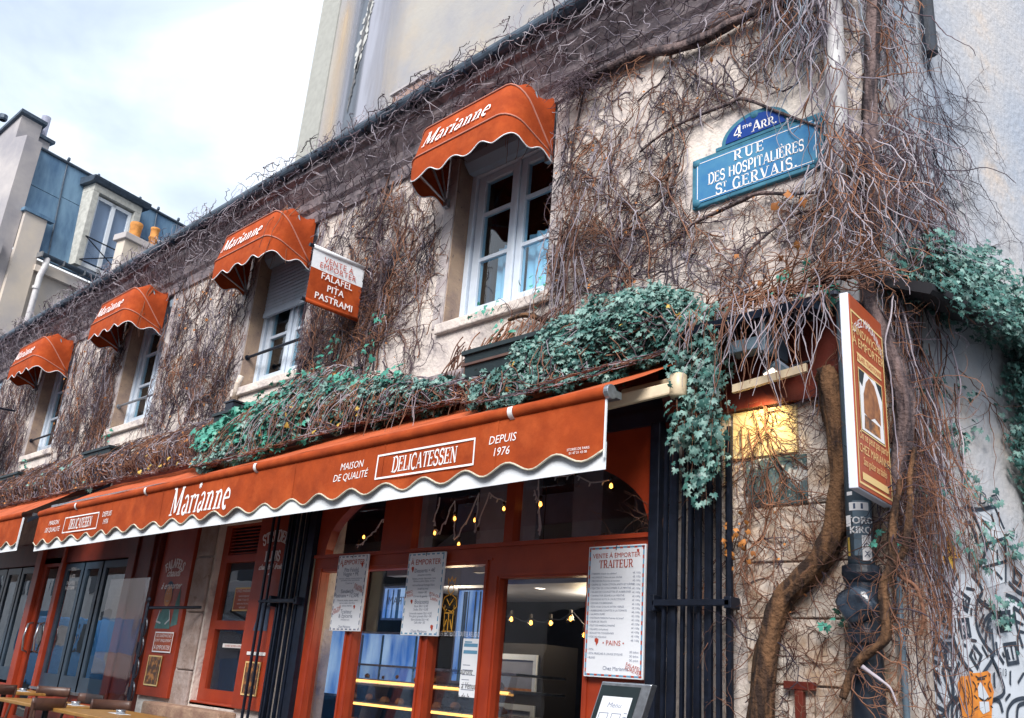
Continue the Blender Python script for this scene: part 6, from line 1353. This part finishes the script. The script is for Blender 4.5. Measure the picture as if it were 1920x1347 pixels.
# side wall creeper, drawn in the wall's own frame then turned
def to_side(paths):
    c, s = math.cos(TH), math.sin(TH); o = []
    for P, r_ in paths: Q = P.copy(); Q[:,0] = CX+c*P[:,0]-s*P[:,1]; Q[:,1] = s*P[:,0]+c*P[:,1]; o.append((Q, r_))
    return o
sp_, sw = [], []
for i in range(70): creeper(random.uniform(.35,.95), random.uniform(4.4,6.6), -PI/2+random.gauss(0,.5), random.uniform(.4,1.4), random.uniform(.002,.004), -.02, pull=.07, wander=.28, out=sp_, avoid=False, branch=.12)
for i in range(26): creeper(random.uniform(.5,1.2), random.uniform(4.6,6.0), random.gauss(0,.5), random.uniform(.4,1.2), .003, -.015, wander=.2, out=sp_, avoid=False, branch=.15)
for i in range(75): creeper(random.uniform(-.0,.50), random.uniform(2.6,3.8), -PI/2+random.gauss(0,.35), random.uniform(.3,1.2), random.uniform(.002,.005), -.03, pull=.08, wander=.22, out=sw, avoid=False, branch=.2)
for i in range(26): creeper(random.uniform(.0,.25), random.uniform(1.5,2.6), random.choice((PI/2,-PI/2))+random.gauss(0,.4), random.uniform(.3,.8), random.uniform(.002,.004), -.03, out=sw, avoid=False, branch=.2)
for i in range(16): creeper(random.uniform(.6,1.2), random.uniform(2.6,3.7), -PI/3+random.gauss(0,.5), random.uniform(.4,1.0), .0035, -.03, wander=.2, out=sw, avoid=False, branch=.1)
stuff('side_creeper', 'thin sparse creeper stems on the pale side wall', to_side(sp_), 'twig_dark'); stuff('side_creeper', 'warm creeper stems under the ledge on the side wall', to_side(sw), 'twig_warm')
# roots draping over the corner ledge
lr, lr2 = [], []
for i in range(150):
    x = random.uniform(-3.2,-2.15); random.choice((lr,lr2)).append(strand((x,-random.uniform(.30,.50),random.uniform(3.82,4.0)), random.uniform(.12,.75)*(1 if x > -2.9 else .5), random.uniform(.003,.006), (random.gauss(0,.35),random.gauss(-.1,.2)), .5, curl=random.uniform(0,.6)))
for i in range(120):
    x = random.uniform(-3.25,-2.1); P = [(x,-.25,4.0)]; a = random.gauss(0,.4)
    for k in range(10): a += random.gauss(0,.35); p = P[-1]; P.append((p[0]+.05*math.cos(a), min(-.05, p[1]+random.gauss(-.01,.02)), max(3.86, min(4.2, p[2]+.03*math.sin(a)))))
    lr2.append((np.array(P), np.linspace(.006,.003,len(P))))
stuff('ledge_roots', 'pale roots dangling from the dark corner ledge', lr, 'twig_grey'); stuff('ledge_roots', 'brown roots dangling from the dark corner ledge', lr2, 'twig_warm')
# dry stems heaped on the ledge above the shop awnings
TOPT = [(-22,4.40),(-9.6,4.30),(-9.2,4.2),(-8.5,4.35),(-8.18,4.5),(-7.42,4.5),(-6.84,4.3),(-6.35,4.2),(-5.81,4.05),(-5.4,3.98),(-4.55,4.0),(-4.4,4.2),(-4.2,4.28),(-3.7,4.38),(-3.29,4.22),(-3.02,3.95)]
BOTT = [(-22,-.45),(-12.6,-.42),(-11.5,-.35),(-9.6,-.42),(-8.9,-.70),(-8.3,-.90),(-8.0,-.73),(-7.56,-.6),(-7.16,-.42),(-6.77,-.28),(-6.3,-.34),(-5.5,-.30),(-5.1,-.36),(-4.76,-.70),(-4.33,-.78),(-3.9,-.68),(-3.69,-.45),(-3.2,-.18)]
def heap(x, t, lift=0):
    zt_ = interp(TOPT, x)[0]; yb_ = interp(BOTT, x)[0]; zb_ = 3.87-.573*abs(yb_)+.02 if x < -3.25 else 3.7
    y = -.06+(yb_+.06)*t-.16*math.sin(PI*min(1,t*1.1))-lift; z = zt_+(zb_-zt_)*t**.85; return x, y, z
hp1, hp2, hp3 = [], [], []
for i in range(3400):
    x = random.uniform(-22,-8.2) if random.random() < .85 else random.uniform(-8.2,-3.4); t = random.random()**1.1; a = random.gauss(0,1.0); P = []; lf = random.uniform(0,.10) if x < -8.2 else random.uniform(.03,.15)
    for k in range(random.randint(6,15)):
        P.append(heap(x, min(1,max(0,t)), lf+random.gauss(0,.012))); a += random.gauss(0,.35); x += .055*math.cos(a); t += .11*math.sin(a)+.03
    random.choice((hp1,hp2,hp2,hp3)).append((np.array(P), np.linspace(.0055,.0025,len(P))))
for i in range(130):     # long arching stems over planter and canopy
    x = random.uniform(-5.7,-4.3); p = (x,-.12,4.45-.3*random.random()); hp2.append(strand(p, random.uniform(.5,.9), .0065, (random.gauss(0,.5), random.uniform(-1.3,-.5)), .35))
for i in range(210):
    x = random.uniform(-8.4,-5.6); p = heap(x, random.random()*.5, .14); random.choice((hp1,hp2)).append(strand(p, random.uniform(.25,.6), .005, (random.gauss(0,.5), random.uniform(-1.3,-.3)), .4))
for i in range(26): x = random.uniform(-4.75,-4.3); random.choice((hp2,hp1)).append(strand((x,-.06-.1*random.random(),5.3-.5*random.random()), random.uniform(.5,1.0), .006, (random.gauss(-.1,.3), -.2), .35))
stuff('dry_stems', 'pale dry stems heaped on the ledge above the shop awnings', hp1, 'twig_grey'); stuff('dry_stems', 'reddish dry stems heaped on the ledge above the shop awnings', hp2, 'twig_warm'); stuff('dry_stems', 'dark dry stems in the heap on the ledge', hp3, 'twig_dark')

# ------------------------------------------------------------------ ivy
def carpet(n, x0, x1, t0, t1, size, m, name, label, dens=None, lf=(.0,.10), jit=.02, top=0):
    pos, nr, sz = [], [], []
    while len(pos) < n:
        x = random.uniform(x0, x1); t = random.uniform(t0, t1)
        if dens and random.random() > dens(x, t): continue
        p = heap(x, t, random.uniform(*lf)*(1.15-t)); clump = .03*math.sin(x*9+t*7)+.03*math.sin(x*23-t*11)
        pos.append((p[0]+random.gauss(0,jit), p[1]-clump+random.gauss(0,jit), p[2]+clump*.8+random.gauss(0,jit)+top*random.random()*(1-t))); nr.append((random.gauss(0,.25),-.85,.65)); sz.append(size*random.uniform(.55,1.3))
    return leaves(name, label, pos, nr, sz, m)
dR = lambda x, t: (1 if x > -4.55 else (.9 if x < -5.55 else (.75 if t > .62 else .03)))
carpet(7600, -5.0, -3.1, 0, 1, .040, 'ivy', 'ivy_mound', 'dark teal ivy mound spilling over the right end of the long awning', dR, (.02,.16))
carpet(3300, -5.2, -3.15, .0, 1, .040, 'ivy_pale', 'ivy_mound', 'paler ivy leaves on the mound over the right end of the long awning', dR, (.08,.20))
carpet(4200, -7.9, -5.45, .12, .92, .042, 'ivy', 'ivy_carpet', 'dark teal ivy between the banner and the planter over the long awning', None, (.02,.12))
carpet(2200, -8.2, -5.45, .30, .93, .046, 'ivy_pale', 'ivy_carpet', 'paler ivy between the banner and the planter over the long awning', None, (.06,.16))
carpet(820, -9.4, -7.3, .05, 1, .085, 'ivy_bright', 'ivy_carpet', 'bright green large ivy leaves tumbling down beside the small black lamp box', lambda x, t: 1 if abs((x+8.6)*.35+.45-t) < .42 else .1, (.06,.18))
carpet(300, -9.3, -6.2, .0, .7, .075, 'ivy_bright', 'ivy_carpet', 'scattered bright ivy leaves under the hanging banner', None, (.04,.16), top=.12)
carpet(1500, -9.0, -7.9, .72, 1.02, .05, 'ivy_pale', 'ivy_carpet', 'small pale ivy leaves along the lower left hem of the ivy', None, (.02,.08))
carpet(700, -22, -12.6, .2, .95, .07, 'ivy_pale', 'ivy_carpet', 'pale ivy scattered in the dry stems at the far left', lambda x, t: 1 if x < -16.5 else .12, (.03,.12))
# hanging strand right of the awning
pos, nr, sz = [], [], []; st2 = []
for k in range(26):
    x = random.uniform(-3.22,-2.86); y = random.uniform(-.42,-.22); z0 = 3.95; L_ = random.uniform(.7,1.32)*(1.0 if x > -3.15 else .85); P, r_ = strand((x,y,z0), L_, .004, (random.gauss(0,.06),random.gauss(0,.05)), .16); st2.append((P, r_))
    for p in P:
        for _ in range(2 if random.random() < .62 else 1): pos.append(tuple(p+np.array([random.gauss(0,.03),random.gauss(-.02,.025),random.gauss(0,.02)]))); nr.append((random.gauss(.1,.3),-1,.35)); sz.append(random.uniform(.03,.062))
h = len(pos)//2; idx = list(range(len(pos))); random.shuffle(idx); I = lambda a, q: [a[i] for i in q]
leaves('ivy_strand', 'long strand of ivy hanging right of the awning in front of the iron gate', I(pos,idx[:h]), I(nr,idx[:h]), I(sz,idx[:h]), 'ivy', down=1.2)
leaves('ivy_strand', 'paler leaves of the ivy strand hanging in front of the iron gate', I(pos,idx[h:]), I(nr,idx[h:]), I(sz,idx[h:]), 'ivy_pale', down=1.2)
stuff('ivy_strand_stems', 'stems of the hanging ivy strand', st2, 'twig_warm')
# ivy on the side street ledge and down the right edge
pos, nr, sz = [], [], []
def sidept(s, y, z): c, s_ = math.cos(TH), math.sin(TH); return (CX+c*s-s_*y, s_*s+c*y, z)
for i in range(7800):
    s = random.uniform(.0,2.4); yy_ = -random.uniform(.0,.50); top = 4.46-.25*abs(s-.8)+ .06*math.sin(s*9); 
    if s < .20 and random.random() < .6: continue
    z = random.uniform(3.80 if yy_ < -.3 else 3.95, top); yy_ = yy_*(1-max(0,z-3.95)*.8)-.02
    pos.append(sidept(s, yy_, z)); nr.append((.8,-.4,.6)); sz.append(random.uniform(.022,.05))
for i in range(4600):
    s = random.triangular(1.2,2.2,1.5)+.03*math.sin(i); z = random.uniform(2.7,4.2) if random.random() < .8 else random.uniform(2.2,3.2); lim = 1.26+.10*math.sin(z*5)+.05*math.sin(z*13)+max(0,3.1-z)*.35
    if s < lim: continue
    pos.append(sidept(s, -random.uniform(.02,.22), z)); nr.append((.95,-.3,.3)); sz.append(random.uniform(.022,.052))
for i in range(420):
    s = random.gauss(.62,.22); z = random.uniform(2.5,3.75)
    if math.sin(s*17+z*9)+math.sin(z*21-s*5) < .5: continue
    pos.append(sidept(s, -random.uniform(.02,.10), z)); nr.append((.95,-.3,.2)); sz.append(random.uniform(.025,.055))
for i in range(380):
    s = random.uniform(.75,1.25); z = random.uniform(2.0,2.9)
    if math.sin(s*13+z*9)+math.sin(z*17-s*5) < .55: continue
    pos.append(sidept(s, -random.uniform(.02,.10), z)); nr.append((.95,-.3,.2)); sz.append(random.uniform(.025,.05))
idx = list(range(len(pos))); random.shuffle(idx); h = int(len(pos)*.68)
leaves('side_ivy', 'dark teal ivy over the side street ledge and down the right edge', I(pos,idx[:h]), I(nr,idx[:h]), I(sz,idx[:h]), 'ivy', down=.9)
leaves('side_ivy', 'paler ivy leaves over the side street ledge', I(pos,idx[h:]), I(nr,idx[h:]), I(sz,idx[h:]), 'ivy_pale', down=.9)
# stray ivy and dead leaves on the walls
pos, nr, sz = [], [], []
for x, z, n_ in ((-5.35,4.62,14),(-4.75,4.62,12),(-5.1,4.35,14),(-7.6,4.75,12),(-7.0,4.62,10),(-6.9,4.9,8),(-16.2,4.45,14),(-13.0,4.5,8),(-2.25,3.95,16),(-2.4,4.05,14),(-2.3,2.05,6),(-2.6,4.08,14),(-1.98,2.5,6)):
    for i in range(n_): pos.append((x+random.gauss(0,.07), -.10-random.random()*.1, z+random.gauss(0,.06))); nr.append((0,-1,.3)); sz.append(random.uniform(.03,.06))
leaves('stray_ivy', 'small sprigs of green ivy dotted about the sills and wall', pos, nr, sz, 'ivy_bright')
pos, nr, sz = [], [], []
for i in range(330):
    x = random.choice([random.uniform(-12,-10), random.uniform(-8.3,-6.3), random.uniform(-4.7,-2.2), random.uniform(-4.7,-2.2), random.uniform(-15.6,-13.5), random.uniform(-2.9,-2.3)]); z = random.uniform(4.4,6.6) if x < -2.95 or random.random() < .7 else random.uniform(1.8,3.4)
    if blocked(x,z) or on_plate(x,z): continue
    pos.append((x,-.05-random.random()*.06,z)); nr.append((0,-1,.1)); sz.append(random.uniform(.012,.035) if x > -9 else random.uniform(.03,.06))
for i in range(420): x = random.uniform(-22,-5.4); p = heap(x, random.random(), .12); pos.append(p); nr.append((0,-1,.5)); sz.append(random.uniform(.015,.05))
for x, z, s in ((-2.55,4.78,.10),(-2.46,4.70,.09),(-2.66,4.73,.08),(-2.51,4.40,.08),(-2.78,4.20,.05),(-3.15,6.15,.06),(-2.95,4.45,.05),(-2.62,4.34,.06)): pos.append((x,-.08,z)); nr.append((0,-1,0)); sz.append(s)
for i in range(26): pos.append((-2.95+random.gauss(0,.06),-.10,2.52+random.gauss(0,.08))); nr.append((0,-1,0)); sz.append(.045)
leaves('dead_leaves', 'orange brown dead leaves caught in the creeper', pos, nr, sz, 'leaf_dry', shape='dry')
pos, nr, sz = [], [], []
for x, t in ((-7.05,.75),(-7.0,.85),(-7.1,.65),(-10.4,.9),(-10.6,.95),(-10.2,.85),(-8.0,.4),(-3.6,.2),(-4.1,.5),(-3.3,.3),(-6.9,.9)):
    for i in range(3): pos.append(tuple(np.array(heap(x+random.gauss(0,.35), min(1,max(0,t+random.gauss(0,.15))), .16)))); nr.append((0,-1,.3)); sz.append(random.uniform(.035,.06))
leaves('yellow_leaves', 'yellowed ivy leaves on the heap above the awning', pos, nr, sz, 'leaf_yellow')

# ------------------------------------------------------------------ planters under the windows
def planter(x, W_, lab, z=3.98, y=-.30):
    t = thing('window_planter', lab, 'planter', (x,y,z), 0, 'dark planters under the windows')
    MB().prism_x([(-.11,0),(.11,0),(.13,.20),(-.13,.20)], -W_/2, W_/2).build('box_body', 'plastic_dark', t, bevel=.008); r = MB(); r.box(-W_/2-.015,W_/2+.015,-.15,-.125,.19,.225); r.box(-W_/2-.015,W_/2+.015,.125,.15,.19,.225); r.box(-W_/2-.015,-W_/2+.01,-.125,.125,.19,.225); r.box(W_/2-.01,W_/2+.015,-.125,.125,.19,.225); r.build('rim', 'plastic_dark', t)
    r = MB(); r.box(-W_/2+.01,W_/2-.01,-.12,.12,.15,.18); r.build('soil', 'bark', t); r = MB(); r.box(-W_/2,W_/2,-.137,-.12,.10,.12); r.build('band', 'wood_dark', t)
planter(-4.76, .85, 'dark planter box below the large window with dry stems trailing over it', 3.86, -.34)
planter(-9.1, .9, 'dark planter box mostly buried in stems under the window with the half closed shutter', 4.03, -.2)
planter(-12.8, .9, 'dark planter box under the third window with dry stems over it', 4.02, -.2)
planter(-16.3, .9, 'dark planter box under the leftmost window', 4.02, -.2)

# ------------------------------------------------------------------ drainpipe and fittings at the corner
dpx, dpy = -2.185, -.105
up = thing('drainpipe', 'corner drainpipe painted white above grey and black below with stickers', 'drainpipe', (dpx,dpy,GZ))
q = lambda z: z-GZ
MB().tube([(0,0,q(4.12)),(0,0,q(7.3))], .068, 18).build('upper_pipe', 'pipe_white', up, smooth=True)
MB().lathe([(.068,q(4.22)),(.085,q(4.21)),(.085,q(4.17)),(.076,q(4.16)),(.09,q(4.14)),(.09,q(4.08)),(.078,q(4.06)),(.072,q(3.9))], 0, 0, 20).build('pipe_collar', 'pipe_white', up, smooth=True)
MB().tube([(0,0,q(4.05)),(.0,0,q(3.9)),(.0,0,q(2.34))], .069, 18).build('middle_pipe', 'pipe_grey', up, smooth=True)
MB().lathe([(.069,q(2.36)),(.10,q(2.35)),(.105,q(2.31)),(.095,q(2.27)),(.085,q(2.26)),(.085,q(2.02)),(.10,q(2.01)),(.10,q(1.95)),(.088,q(1.94)),(.085,q(1.93))], 0, 0, 36).build('pipe_socket', 'pipe_black', up, bevel=.003)
MB().lathe([(.085,q(1.94)),(.088,q(1.2)),(.088,0)], 0, 0, 20).build('lower_pipe', 'pipe_black', up, smooth=True)
pc = MB(); rr = random.Random(2); ring = [(.105*(1+rr.uniform(-.1,.1))*math.cos(a), .10*(1+rr.uniform(-.12,.12))*math.sin(a)) for a in np.linspace(0,2*PI,18)[:-1]]
pc.v = [(x*k_, -y_, q(2.14)+z*k_) for k_, y_ in ((1,.07),(.99,.10),(.80,.125),(.4,.128)) for x, z in ring]+[(0,-.12,q(2.14))]; nr_ = len(ring)
for r_ in range(3):
    for i in range(nr_): pc.f.append((r_*nr_+i, r_*nr_+(i+1)%nr_, (r_+1)*nr_+(i+1)%nr_, (r_+1)*nr_+i))
for i in range(nr_): pc.f.append((3*nr_+i, 3*nr_+(i+1)%nr_, 4*nr_))
pc.build('plastic_cover', mat('film', (.04,.06,.09), .22, spec=.7, col2=(.01,.015,.025), vscale=9, col3=(.25,.22,.22), sc3=6, lo3=.64, hi3=.78, bump=.6, bscale=14), up, smooth=True)
def on_pipe(a0, z0, r_=.0705): return lambda a, b: (r_*math.sin(a0+a/r_), -r_*math.cos(a0+a/r_), q(z0)+b)
def dense_rect(x0, x1, z0, z1, n=10): 
    vs, fs = [], []
    for i in range(n+1): x = x0+(x1-x0)*i/n; vs += [(x,z0),(x,z1)]
    return vs, [(2*i,2*i+2,2*i+3,2*i+1) for i in range(n)]
s = MB(); put(s, dense_rect(-.045,.055,0,.30), on_pipe(.60, 2.40)); s.v = s.v; s.build('torn_sticker', 'pipe_grey', up)
s = MB(); put(s, dense_rect(-.055,.055,0,.045), on_pipe(.45, 2.645, .0712)); put(s, dense_rect(-.005,.05,0,.135), on_pipe(.62, 2.375, .0712)); put(s, dense_rect(-.02,.02,0,.06), on_pipe(-.5, 2.56, .0712)); put(s, dense_rect(-.035,.0,0,.02), on_pipe(0, 2.73, .0712)); s.build('white_sticker', 'letter_white', up)
s = MB(); 
for t_, z in (('TORO',2.572),('KIRO',2.52)):
    for dx in (-.03,-.015,0,.015,.03): put(s, sans(t_, .055), on_pipe(.52+dx, z, .0716))
s.build('lettering', 'letter_white', up)
s = MB(); put(s, stroke(arc(.02,.07,.017,.02,0,180,8), .006), on_pipe(.62, 2.375, .0718)); put(s, stroke([(.003,.065),(.037,.065)], .005), on_pipe(.62, 2.375, .0718)); put(s, stroke([(.005,.02),(.02,.035),(.035,.02)], .005), on_pipe(.62, 2.375, .0718)); put(s, stroke([(.008,.05),(.02,.04),(.032,.05)], .004), on_pipe(.62, 2.375, .0718))
for i in range(5): put(s, poly2([(-.05+i*.02,.005),(-.038+i*.02,.005),(-.038+i*.02,.035),(-.05+i*.02,.035)]), on_pipe(.45, 2.648, .0718)) if i % 2 else None
s.build('sticker_print', 'letter_dark', up)
s = MB(); put(s, dense_rect(-.01,.01,0,.10), on_pipe(-.55, 2.40, .0712)); s.build('yellow_sticker', 'leaf_yellow', up)
# short white bent pipe beside the name plate
MB().tube([(.06,.03,q(4.86)),(.06,.0,q(4.93)),(.10,-.03,q(4.95)),(.14,-.03,q(4.93)),(.15,-.02,q(4.88))], .012, 8).build('pipe_hook', 'pipe_white', up, smooth=True)
pg2 = MB(); pg2.tube([(-2.02,-.04,GZ),(-2.02,-.04,3.0)], .018, 8); tag(pg2.build('thin_pipe', 'pipe_grey', smooth=True), 'thin grey pipe up the corner behind the black drainpipe', 'pipe')
# floodlight lighting the yellow patch
fl = thing('floodlight', 'small grey floodlight above the lit yellow patch of wall', 'floodlight', (-2.62,-.20,3.52), R(-35))
MB().box(-.075,.075,-.02,.03,-.05,.05).xf(lambda x,y,z: (x, y*.5-z*.85, y*.85+z*.5)).build('lamp_body', 'pipe_grey', fl, bevel=.008)
for i in range(6): MB().box(-.07+i*.025,-.062+i*.025,.024,.05,-.045,.045).xf(lambda x,y,z: (x, y*.5-z*.85, y*.85+z*.5)).build('cooling_fin', 'steel', fl)
MB().box(-.06,.06,-.028,-.022,-.04,.04).xf(lambda x,y,z: (x, y*.5-z*.85, y*.85+z*.5)).build('lamp_glass', 'lamp_on', fl); MB().tube([(0,.03,0),(.03,.14,.06),(.05,.2,.08)], .01, 6).build('arm', 'black_iron', fl)
spd = bpy.data.lights.new('flood_spot', 'SPOT'); spd.energy = 11; spd.color = (1,.76,.36); spd.spot_size = R(100); spd.spot_blend = .9; spd.shadow_soft_size = .03
spo = bpy.data.objects.new('flood_spot', spd); COL.objects.link(spo); spo.location = (-2.70,-.26,3.40); spo.rotation_euler = (Vector((-2.70,-.26,3.40))-Vector((-2.82,0,3.17))).to_track_quat('Z','Y').to_euler()
# black box lamp on the wall
bl = thing('wall_lamp', 'small black wall lamp box left of the green ivy', 'lamp', (-9.38,-.18,4.32))
MB().prism_x([(-.07,-.07),(.07,-.05),(.07,.07),(-.08,.07)], -.09, .09).build('lamp_body', 'black_iron', bl, bevel=.008); MB().box(-.11,.11,-.09,.08,.071,.09).build('lamp_cap', 'black_iron', bl); MB().box(-.03,.03,.08,.16,-.02,.04).build('bracket', 'black_iron', bl)
tag(MB().tube([(-9.72,-.03,4.50),(-9.66,-.06,4.70),(-9.64,-.04,4.82)], .035, 8).build('loose_tile', 'stone', smooth=True), 'pale curled strip of loose render on the wall left of the black lamp', 'render strip')
# lantern box at the far left edge
ll = thing('wall_sign', 'pale lit sign panel on a bracket at the extreme left edge', 'sign', (-17.6,-.1,5.05)); MB().box(-.35,.25,-.5,-.44,-.35,.32).build('panel', 'sign_cream', ll); MB().box(-.38,.28,-.53,-.505,-.38,.35).build('rim', 'black_iron', ll); MB().tube([(-.1,0,.55),(-.1,-.7,.5)], .02, 6).build('bracket', 'black_iron', ll)
# red T-shaped iron fixed to the stones
ti = thing('iron_tie', 'rust-red T-shaped iron fixed to the painted stones near the bottom', 'iron tie', (-2.59,-.06,1.2)); MB().box(-.09,.09,-.02,.02,.50,.545).build('cross_bar', 'red_dark', ti, bevel=.004); MB().box(-.025,.025,-.018,.018,-.3,.499).build('stem', 'red_dark', ti, bevel=.004)

# ------------------------------------------------------------------ mural on the side wall
mu = thing('wall_mural', 'black and white line mural with a pasted orange tiger on the side wall', 'mural', (CX,0,0), TH)
def fill(nm, pts, m, y): 
    b = MB(); c = (sum(p[0] for p in pts)/len(pts), sum(p[1] for p in pts)/len(pts))
    b.add([(x,y,z) for x,z in pts], [tuple(range(len(pts)))]); return b.build(nm, m, mu)
for p in (SNAKE, TOWER, TOWER2, LEAVES): fill('white_paint', p, 'mural_white', -.004)
fill('white_paint', RIGHTF, 'mural_white', -.003)
def smooth_line(p):
    if len(p) < 3: return p
    o = []
    for i in range(len(p)-1):
        p0, p1, p2, p3 = [Vector(p[j]) for j in (max(i-1,0), i, i+1, min(i+2,len(p)-1))]
        for j in range(4): t = j/4; o.append(tuple(.5*((2*p1)+(p2-p0)*t+(2*p0-5*p1+4*p2-p3)*t*t+(3*p1-p0-3*p2+p3)*t**3)))
    return o+[p[-1]]
b = MB(); rr = random.Random(5)
for i, p in enumerate(MURAL):
    closed = len(p) > 3 and p[0] == p[-1]; pts = smooth_line(p) if not closed else p[:-1]
    w0 = .023 if len(p) > 2 else .018
    put(b, stroke(pts, w0, closed), lambda a, c, i=i: (a, -.007-.0004*(i % 5), c))
    if len(p) == 2:
        for e_ in (p[0], p[-1]): put(b, poly2([(e_[0]+.007*math.cos(t), e_[1]+.007*math.sin(t)) for t in np.linspace(0,2*PI,9)[:-1]]), lambda a, c, i=i: (a, -.0095-.0003*(i % 5), c))
for s_, x, z, q_ in (('G13', .98, 1.87, .06), ('13', .86, 2.10, .05), ('13', .98, 2.33, .05), ('13', .93, 1.98, .04)): put(b, sans(s_, q_, shear=.2), lambda a, c: (x+a, -.0105, z+c))
put(b, sans('Du', .12, shear=.3), lambda a, c: (.98+a, -.0105, 2.86+c)); put(b, stroke([(1.06,2.93),(1.12,2.95),(1.18,2.9)], .012), lambda a, c: (a,-.0105,c))
b.build('black_lines', 'ink', mu)
fill('tiger_paper', TIGER, 'tiger', -.012); fill('tiger_face', TFACE, 'mural_white', -.014); fill('tiger_muzzle', TMUZ, 'mural_white', -.014)
b = MB()
for p in TSTRIPE: put(b, stroke(smooth_line(p), .007), lambda a, c: (a,-.0155,c))
for e_ in ((.705,1.81),(.775,1.815)): put(b, poly2([(e_[0]+.008*math.cos(t), e_[1]+.005*math.sin(t)) for t in np.linspace(0,2*PI,9)[:-1]]), lambda a, c: (a,-.0157,c))
b.build('tiger_stripes', 'black', mu)
bf = thing('butterfly_sticker', 'yellow and orange butterfly cut-out pasted on the side wall', 'sticker', (CX,0,0), TH)
b = MB(); b.add([(x,-.012,z) for x,z in BUTTER], [tuple(range(len(BUTTER)))]); b.build('wings', mat('butter', (.75,.45,.05), .6, col2=(.55,.14,.03), vscale=14), bf)
b = MB(); c0 = (sum(p[0] for p in BUTTER)/len(BUTTER), sum(p[1] for p in BUTTER)/len(BUTTER))
for p in BUTTER[::2]: put(b, stroke([c0, (p[0]*.8+c0[0]*.2, p[1]*.8+c0[1]*.2)], .005), lambda a, c: (a,-.014,c))
b.build('wing_veins', 'ink', bf)

# ------------------------------------------------------------------ the other side of the street, seen in the reflections
op = thing('opposite_building', 'pale street building opposite, mirrored in the shop glass', 'building', (-16,-10.5,GZ), 0)
w_ = MB(); w_.box(-40,24,-6,0,0,8.2); w_.build('wall', 'opposite', op)
for i in range(14):
    for j in range(2): MB().box(-36+i*4,-34.9+i*4,.004,.06,3.6+j*2.6,5.2+j*2.6).build('window', 'dark_blue', op)
for i in range(7): MB().box(-38+i*8,-34+i*8,.004,.08,.2,2.9).build('shop_window', ['blue_door','enamel_blue','dark_blue'][i%3], op)
def van(lab, x, y):
    t = thing('parked_van', lab, 'van', (x,y,GZ-.1), 0, 'blue vans mirrored in the doors')
    MB().prism([(-2.6,.4),(2.5,.4),(2.6,.9),(2.5,1.2),(1.9,1.35),(1.3,2.25),(-2.55,2.3),(-2.65,1.2)], -.95, .95).build('body', 'van_blue', t, bevel=.05)
    MB().prism([(1.15,1.35),(1.75,1.38),(1.22,2.1),(.5,2.1),(.5,1.35)], .952, .97).build('side_window', 'blue_door', t); MB().box(-2.2,.2,.952,.96,1.5,2.05).build('white_panel', 'letter_white', t)
    for wx in (-1.7,1.7):
        for wy in (-.9,.78): MB().lathe([(0,0),(.34,0),(.36,.04),(.36,.1),(.34,.14),(0,.14)], 0, 0, 20).xf(lambda a,b_,c: (wx+a, wy+c, .36+b_)).build('wheel', 'black', t)
van('blue delivery van parked opposite, mirrored in the dark left doors', -27.5, -6.4); van('blue delivery van parked opposite, mirrored in the shop panes', -18.5, -6.6)
bt_ = thing('reflection_truck', 'unseen white box truck with a blue stripe, added to whiten the glass reflections', 'truck', (-22.8,-6.5,GZ-.1))  # out-of-view truck added so the glass screen mirrors something white
MB().box(-2.4,1.6,-1.1,1.0,.9,3.3).build('cargo_box', 'letter_white', bt_, bevel=.03); MB().box(-2.4,1.6,1.003,1.01,1.4,2.2).build('side_stripe', 'van_blue', bt_)
MB().prism([(1.7,.5),(3.2,.5),(3.25,1.4),(2.9,2.4),(1.7,2.45)], -1.0, .95).build('cab', 'letter_white', bt_, bevel=.04); MB().prism([(2.0,1.5),(3.05,1.5),(2.8,2.2),(2.0,2.2)], .952, .965).build('side_window', 'blue_door', bt_)
for wx in (-1.6,2.4): MB().lathe([(0,0),(.4,0),(.42,.05),(.42,.18),(0,.2)], 0, 0, 20).xf(lambda a,b_,c: (wx+a, .78+c, .42+b_)).build('wheel', 'black', bt_)
